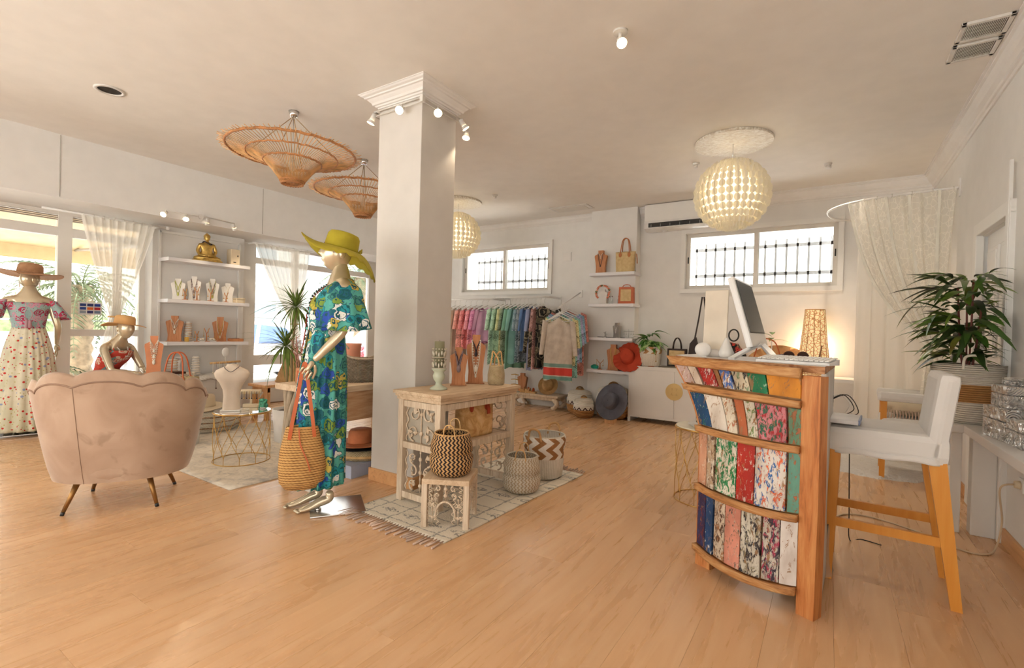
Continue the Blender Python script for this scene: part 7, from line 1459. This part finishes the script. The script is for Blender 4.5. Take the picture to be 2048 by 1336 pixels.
T = thing('terracotta_pot', 'tall pinkish terracotta pot standing behind the braided tote', 'vase', (-3.60, 2.90, zt)); b = B(); b.lathe([(0, 0), (.055, 0), (.062, .02), (.078, .30), (.084, .32), (.076, .32), (.055, .04)], 32, rip=lambda a, v: 1); b.obj('pot', plain('pink_terracotta', lin((222, 150, 122)), .8, nb=.1), T); b = B(); b.lathe([(.064, .05), (.068, .06), (.069, .07)], 32); b.obj('band', plain('pot_band', lin((190, 116, 90)), .8), T)
T = thing('wooden_block_frame', 'small rust wooden block at the left end of the plank table', 'ornament', (-3.62, 2.42, zt), R(30)); b = B(); b.box((0, 0, .06), (.09, .05, .12), b=.003); b.obj('block', M['teak'], T); b = B(); b.box((0, -.027, .06), (.06, .006, .08), b=.001); b.obj('inset', M['orange_leather'], T)
# under the table: platform, woven cushion, hats and bowl
T = thing('blue_platform', 'low pale blue platform box under the plank table', 'platform', (-3.45, 2.98, 0)); b = B(); b.box((0, 0, .05), (.44, .72, .10), b=.004); b.obj('box_body', plain('pale_blue_grey', lin((176, 184, 206)), .5), T); b = B(); b.box((0, 0, .103), (.45, .73, .006), b=.001); b.obj('lid', bpy.data.materials['pale_blue_grey'], T)
b = B(); b.lathe([(0, 0), (.22, 0), (.245, .03), (.235, .07), (.20, .085), (0, .085)], 44, rip=lambda a, v: 1+.015*sin(a*30)); T = thing('seagrass_cushion', 'round seagrass floor cushion on the pale blue platform', 'cushion', (-3.43, 2.92, .107)); b.obj('cushion', M['seagrass'], T); b = B(); b.tube([(cos(a)*.243, sin(a)*.243, .035) for a in [2*PI*k/40 for k in range(40)]], .012, 6, True); b.obj('edge_braid', M['straw'], T)
M['rusthat'] = plain('brown_straw', lin((186, 112, 70)), .7, nb=.3, nsc=140, var=.2)
straw_hat('black_hat', 'black brimmed straw hat at the bottom of the hat stack under the plank table', M['black'], (-3.42, 2.87, .195), (0, 0, 0), .09, .06, .225, None, None, dz=.0); straw_hat('brown_straw_hat', 'brown and pink straw hat on top of the hat stack under the plank table', M['rusthat'], (-3.42, 2.87, .222), (0, 0, 0), .094, .13, .215, None, None, dz=.0)
T = thing('woven_bowl', 'bright orange bowl with pink outside and black rim under the plank table', 'bowl', (-3.28, 3.16, .195)); b = B(); b.lathe([(0, 0), (.05, 0), (.10, .05), (.115, .10)], 36); b.obj('outside', plain('hot_pink', lin((214, 40, 90)), .6), T); b = B(); b.lathe([(.108, .102), (.095, .055), (.0, .012)], 36); b.obj('inside', plain('hot_orange', lin((224, 90, 40)), .6), T); b = B(); b.tube([(cos(a)*.112, sin(a)*.112, .102) for a in [2*PI*k/36 for k in range(36)]], .008, 6, True); b.obj('rim', M['black'], T)
b = B(); rr = random.Random(1)
for k in range(14): b.ball((rr.uniform(-.02, .02), rr.uniform(-.02, .02), -.02-.016*k), .026, 7, 5, (1, 1, .6))
T = thing('hanging_seagrass_tassel', 'knotted seagrass tassel hanging under the right end of the plank table', 'tassel', (-3.215, 2.93, .475)); b.obj('knots', M['seagrass'], T)['kind'] = 'stuff'; b = B(); b.cyl((0, 0, -.02), (-.0, 0, .01), .004, n=5); b.obj('cord', M['straw'], T)
# dracaena and dried grasses in tall pots behind the table
M['dleaf'] = plain('dracaena_green', lin((112, 136, 62)), .5, var=.35, vs=9)
dl = [leafmesh('leaf', L, .019, dd, M['dleaf'], 6, .3) for L, dd in ((.34, .25), (.30, .6), (.38, .9), (.27, .05))]
T = thing('dracaena', 'tall dracaena with two spiky green heads standing by the second shop window', 'plant', (-4.80, 3.06, .0125)); b = B(); b.lathe([(0, 0), (.13, 0), (.16, .34), (.15, .34), (.12, .03)], 36, cap=(1, 1)); b.obj('pot', M['whiteb'], T); b = B(); b.cyl((0, 0, .28), (0, 0, .31), .15, n=28); b.obj('soil', bpy.data.materials['dark_soil'], T)
b = B(); b.tube([(.02, .02, .3), (.03, .0, .9), (.06, .02, 1.40)], .013, 7); b.tube([(-.03, 0, .3), (-.02, -.02, .8), (-.03, -.03, 1.0)], .012, 7); b.obj('stem', plain('cane_stem', lin((160, 140, 100)), .8), T); rr = random.Random(7)
def df(c, n, up):
    def g_(i, r): a = i*2.4; e = lerp(-.5, 1.35, (i+.5)/n); return (c, a, e, r.uniform(-.3, .3), r.uniform(.8, 1.1))
    return g_
leaves(T, dl, 80, df((.06, .02, 1.42), 80, 1), rr); leaves(T, dl, 84, df((-.03, -.03, 1.00), 84, 1), rr)
T = thing('dried_grass_vase', 'bundle of dried brown stems and pink grasses in a vase beside the dracaena', 'dried plants', (-4.55, 3.12, .0125)); b = B(); b.lathe([(0, 0), (.08, 0), (.10, .2), (.06, .42), (.07, .46), (.05, .44), (.07, .1)], 28); b.obj('vase', M['whiteb'], T)
st1 = plain('dried_stem_brown', lin((150, 118, 84)), .8, var=.3); st2 = plain('dusty_pink_grass', lin((196, 140, 130)), .9, var=.3)
for k in range(46):
    a = rr.uniform(0, 2*PI); sp_ = rr.uniform(.0, .14); h = rr.uniform(.85, 1.15); P = [(cos(a)*.03, sin(a)*.03, .30), (cos(a)*(.03+sp_*.4), sin(a)*(.03+sp_*.4), .6), (cos(a)*(.03+sp_), sin(a)*(.03+sp_), h)]; pink = k % 2
    b = B(); b.tube(spl(P, 3), .004, 4)
    if pink:
        for q in range(6): p = V(P[1]).lerp(V(P[2]), .35+.12*q); b.tube([p, p+V((rr.uniform(-.05, .05), rr.uniform(-.05, .05), .045))], .003, 3)
    b.obj('dried_stem', st2 if pink else st1, T)
# wooden stool by the window with a woven bag
T = thing('trestle_stool', 'rustic pine stool with crossed legs by the second shop window', 'stool', (-6.20, 3.80, 0), R(0)); b = B(); b.box((0, 0, .44), (.40, .62, .035), b=.006); b.obj('seat', M['pine'], T)
for sy in (-1, 1):
    for sx in (-1, 1): b = B(); b.box((sx*.14, sy*.24, .21), (.06, .05, .42), b=.004); b.obj('leg', M['pine'], T)
    b = B(); b.box((0, sy*.24, .24), (.05, .03, .40), (0, R(42), 0)); b.obj('brace', M['pine'], T); b = B(); b.box((0, sy*.24, .39), (.34, .03, .06)); b.obj('rail', M['pine'], T)
T = thing('pyramid_straw_bag', 'triangular natural straw bag standing on the pine stool by the window', 'bag', (-6.20, 3.98, .459), R(45)); b = B(); b.surf(lambda u, v: (math.copysign(abs(cos(2*PI*u))**.6, cos(2*PI*u))*lerp(.20, .07, v**1.2), math.copysign(abs(sin(2*PI*u))**.8, sin(2*PI*u))*lerp(.10, .03, v), .36*v), 40, 14, 0, uvs=(.8, .36)); b.ball((0, 0, .35), .07, 16, 10, (1, .5, .7)); b.obj('woven_body', M['straw'], T); b = B(); b.tube([(cos(a)*.205*(1 if 1 else 0), sin(a)*.105, .01) for a in [2*PI*k/30 for k in range(30)]], .008, 5, True); b.obj('base_rim', M['straw'], T)
# window curtains: rods and tied sheers
def tiedcurtain(lab, y0, y1, yt, zt_, xr=-7.02, zr=2.40, grp=None, zb=.25, drop=None):
    T = thing('sheer_curtain', lab, 'curtain', (0, 0, 0), 0, grp)
    def f(u, v):
        y = lerp(y0, y1, u); k = v**1.15; yy = lerp(y, yt+(u-.5)*.09, k); return (xr+.025*sin(u*58)*(1-.3*v)+.02, yy, lerp(zr, zt_, v)-.05*sin(PI*v)*0)
    b = B(); b.surf(f, 120, 20, 0); b.obj('gathered_panel', M['sheer'], T)
    b = B(); b.surf(lambda u, v: (xr+.02+.02*sin(u*40), yt+(u-.5)*lerp(.09, .26, min(1, v*3)), lerp(zt_, zb, v)), 60, 8, 0); b.obj('lower_tail', M['sheer'], T)
    b = B(); b.tube([(xr+.02+.035*cos(a), yt+.055*sin(a), zt_) for a in [2*PI*k/20 for k in range(20)]], .012, 6, True); b.obj('tie_band', M['straw'], T)
    for k in range(8): b = B(); y = lerp(y0+.02, y1-.02, k/7); b.tube([(xr+.02*cos(a), y, zr+.012+.02*sin(a)) for a in [2*PI*q/12 for q in range(12)]], .003, 4, True); b.obj('curtain_loop', M['sheer'], T)
T = thing('curtain_rod', 'white curtain rod over the left shop window', 'curtain rod'); b = B(); b.cyl((-7.02, 1.6, 2.415), (-7.02, 2.76, 2.415), .012, n=8); b.ball((-7.02, 2.77, 2.415), .024, 10, 8); b.obj('rod', M['white'], T); b = B(); b.box((-7.12, 2.70, 2.42), (.18, .02, .02)); b.obj('bracket', M['white'], T)
tiedcurtain('white sheer curtain tied in the middle over the left shop window', 1.92, 2.62, 2.24, 1.28)
T = thing('curtain_rod', 'white curtain rod over the second shop window'+' beyond the shelves', 'curtain rod'); b = B(); b.cyl((-7.02, 3.85, 2.415), (-7.02, 6.5, 2.415), .012, n=8); b.obj('rod', M['white'], T); b = B(); b.box((-7.12, 3.90, 2.42), (.18, .02, .02)); b.obj('bracket', M['white'], T)
tiedcurtain('white sheer curtain tied to one side over the second shop window', 3.88, 4.75, 4.53, 1.25)
# sticker on the window glass
T = thing('card_sticker', 'small white sticker with blue, orange and red card symbols on the left shop window', 'sticker', (XG+.012, 2.14, 1.37)); b = B(); b.box((0, 0, 0), (.003, .22, .15)); b.obj('sheet', plain('sticker_white', (.8, .8, .8), .4), T)
for i in range(3):
    for j in range(3):
        c = [(34, 60, 130), (40, 50, 110), (30, 60, 150), (40, 70, 150), (230, 110, 40), (190, 40, 50), (150, 160, 180), (60, 60, 120), (120, 140, 170)][j*3+i]; b = B(); b.box((.0025, -.068+.068*i, .042-.042*j), (.002, .058, .032)); b.obj('card_symbol', plain('card_%d%d' % (i, j), lin(c), .5), T)
# ---------------- outside: awning, street, palms, cars, houses
T = thing('awning', 'cream canvas awning outside the left shop window', 'awning'); b = B(); b.surf(lambda u, v: (lerp(-7.75, -11.2, v), lerp(-6, 4.0, u), lerp(3.25, 2.45, v)), 10, 10, .01); b.obj('canvas', plain('cream_canvas', lin((206, 182, 142)), .8), T)
b = B(); b.box((-11.2, -1.0, 2.34), (.02, 10.0, .24)); b.obj('valance', bpy.data.materials['cream_canvas'], T)
for y in (-3, 3.0): b = B(); b.cyl((-7.8, y, 2.3), (-11.2, y, 2.45), .025, n=8); b.obj('arm', M['grey'], T)
T = thing('road', 'grey asphalt street with a yellow kerb line beyond the shop windows', 'road', (0, 0, 0)); b = B(); b.box((-16.2, 2, -.155), (4.8, 60, .03)); b.obj('asphalt', plain('asphalt', lin((176, 178, 186)), .9), T); b = B(); b.box((-13.75, 2, -.135), (.14, 60, .012)); b.obj('kerb_line', plain('yellow_line', lin((230, 200, 90)), .7), T)
pl = plain('palm_green', lin((112, 124, 92)), .6, var=.3); pt = plain('palm_trunk', lin((150, 132, 108)), .9, nb=.6, nsc=20, var=.3)
def frond(L, n=16):
    b = B(); P = [V((L*t*(1-.15*t), 0, L*(.45*t-.95*t*t))) for t in [k/n for k in range(n+1)]]; b.tube(P, .012, 4, rf=lambda t: .016*(1-.8*t))
    for k in range(1, n+1):
        for s in (-1, 1):
            p = P[k]; l = .34*L*(sin(PI*min(1, .15+k/n*.8)))*.6; q = p+V((l*.5, s*l*.8, -l*.55)); m = p.lerp(q, .5)+V((0, 0, .04)); b.add([p+V((-.012, 0, 0)), p+V((.012, 0, 0)), m+V((.014, 0, 0)), q, m+V((-.014, 0, 0))], [(0, 1, 2, 3, 4)])
    return b.mesh('frond', pl)
fr_ = [frond(1.5), frond(1.2)]
def palm(lab, x, y, h, s, n=26, r=.2, seed=0):
    T = thing('palm_tree', lab, 'tree', (x, y, -.17), 0, 'palms outside the shop windows'); b = B(); rr = random.Random(seed); b.lathe([(r*1.1, 0), (r, .2)]+[(r*(1+.10*((k % 2)*2-1)), .2+(h-.2)*k/16) for k in range(17)], 14); b.obj('trunk', pt, T)
    for i in range(n):
        o = bpy.data.objects.new('frond', fr_[i % 2]); COL.objects.link(o); o.parent = T; a = i*2.4; e = lerp(.75, -.9, i/n); o.location = (cos(a)*r*.5, sin(a)*r*.5, h-.1*i/n)
        o.rotation_euler = (Matrix.Rotation(a, 3, 'Z') @ Matrix.Rotation(-e, 3, 'Y')).to_euler(); o.scale = (s,)*3
palm('palm tree with thick trunk outside the left shop window', -12.9, 3.55, 2.1, .95, 28, .21, 1); palm('low young palm close outside the left shop window', -9.6, 1.9, .55, .80, 20, .10, 2); palm('palm tree seen at the right of the second shop window', -12.8, 10.6, 3.0, 1.0, 26, .2, 3)
def car(lab, x, y, rz, c, grp='parked cars'):
    T = thing('car', lab, 'car', (x, y, -.165), rz, grp); m = plain('car_paint_%d' % int(abs(y)*10), lin(c), .25); b = B()
    b.prism([(-2.05, .30), (2.0, .30), (2.08, .55), (1.95, .80), (1.15, .92), (-1.6, .95), (-2.08, .88)], -.85, .85); b.obj('body', m, T)
    b = B(); b.prism([(-1.75, .93), (1.1, .90), (.45, 1.38), (-.2, 1.46), (-1.1, 1.44)], -.74, .74); b.obj('cabin', m, T); gl = plain('car_glass', lin((110, 140, 190)), .1)
    for s in (-1, 1):
        for p in ([(-1.4, .96), (-.35, .96), (-.3, 1.38), (-1.0, 1.37)], [(-.25, .96), (.85, .96), (.38, 1.32), (-.2, 1.38)]): b = B(); b.prism(p, s*.742-.006, s*.742+.006); b.obj('side_window', gl, T)
    for x_ in (-1.3, 1.3):
        for s in (-1, 1): b = B(); b.cyl((x_, s*.72, .32), (x_, s*.88, .32), .32, n=20); o = b.obj('wheel', M['black'], T); q = B(); q.cyl((x_, s*.87, .32), (x_, s*.895, .32), .19, n=14); q.obj('hubcap', M['grey'], o)
    for s in (-1, 1): b = B(); b.box((2.0, s*.6, .68), (.06, .3, .14), b=.02); b.obj('headlamp', M['white'], T)
    return T
car('white car with blue tinted windows parked outside the second shop window', -11.6, 6.4, R(90), (226, 228, 232)); car('silver car parked farther right outside the second shop window', -11.4, 11.4, R(90), (196, 204, 216))
def house(lab, x, y, w, d, h, c, nx, nz, grp='houses across the street'):
    T = thing('house', lab, 'building', (x, y, -.165), 0, grp); m = plain('house_wall_%d' % int(abs(y)*3), lin(c), .9); b = B(); b.box((0, 0, h/2), (d, w, h)); b.obj('wall', m, T); b = B(); b.box((.1, 0, h+.1), (d+.5, w+.3, .2)); b.obj('roof', plain('roof_edge', lin((214, 206, 196)), .8) if 'roof_edge' not in bpy.data.materials else bpy.data.materials['roof_edge'], T)
    gl = bpy.data.materials.get('house_glass') or plain('house_glass', lin((150, 170, 180)), .2); rl = bpy.data.materials.get('balcony_rail') or plain('balcony_rail', lin((180, 186, 190)), .6)
    for i in range(nx):
        for j in range(nz):
            yy = -w/2+w*(i+.5)/nx; zz = (j+.5)*h/nz; b = B(); b.box((d/2+.02, yy, zz), (.08, w/nx*.5, h/nz*.5)); o = b.obj('window', M['white'], T); q = B(); q.box((d/2+.065, yy, zz), (.02, w/nx*.42, h/nz*.42)); q.obj('pane', gl, o)
    for j in range(1, nz): b = B(); b.box((d/2+.5, 0, j*h/nz-.1), (1.0, w*.9, .12)); o = b.obj('balcony', m, T); q = B(); q.box((d/2+.98, 0, j*h/nz+.35), (.03, w*.9, .7)); q.obj('railing', rl, o)
house('pale grey apartment house across the street behind the white car', -25, 14, 11, 6, 6.5, (206, 212, 208), 4, 2); house('low white building across the street at the right', -23.5, 27, 10, 6, 5.5, (228, 224, 214), 4, 2)
T = thing('street_planter', 'white planter box with red flowers outside the second shop window', 'planter', (-9.6, 7.9, -.17)); b = B(); b.box((0, 0, .3), (.5, 2.4, .6), b=.01); b.obj('box', M['white'], T); b = B(); rr = random.Random(1)
for k in range(240): b.ball((rr.uniform(-.25, .25), rr.uniform(-1.15, 1.15), .65+.25*rr.random()), .05, 5, 4)
b.obj('flowers', plain('pink_red_flowers', lin((226, 120, 130)), .8, var=.4, vs=8), T)['kind'] = 'stuff'
T = thing('sea_wall', 'low white wall with rail along the street beyond the left shop window', 'wall', (-19.2, -3, -.17)); b = B(); b.box((0, 0, .5), (.3, 30, 1.0)); b.obj('wall', plain('sea_wall_paint', (.8, .8, .8), .8), T)
for z in (1.35, 1.65): b = B(); b.cyl((0, -15, z), (0, 15, z), .03, n=6); b.obj('rail', M['grey'], T)
for k in range(11): b = B(); b.cyl((0, -15+3*k, .9), (0, -15+3*k, 1.7), .03, n=6); b.obj('rail_post', M['grey'], T)
b = B()
for k in range(23): y = -9+.9*k; b.ball((-21.5+.7*sin(k), y-5, .7+.5*abs(sin(k*1.7))), .9, 10, 7, f=lambda d: d*(1+.25*noise.noise(d*2.5+V((k, 0, 0)))))
one('hedge', b, plain('hedge_green', lin((150, 168, 120)), .9, nb=.8, nsc=9, var=.3), 'pale green hedge beyond the street wall', 'hedge')['kind'] = 'stuff'
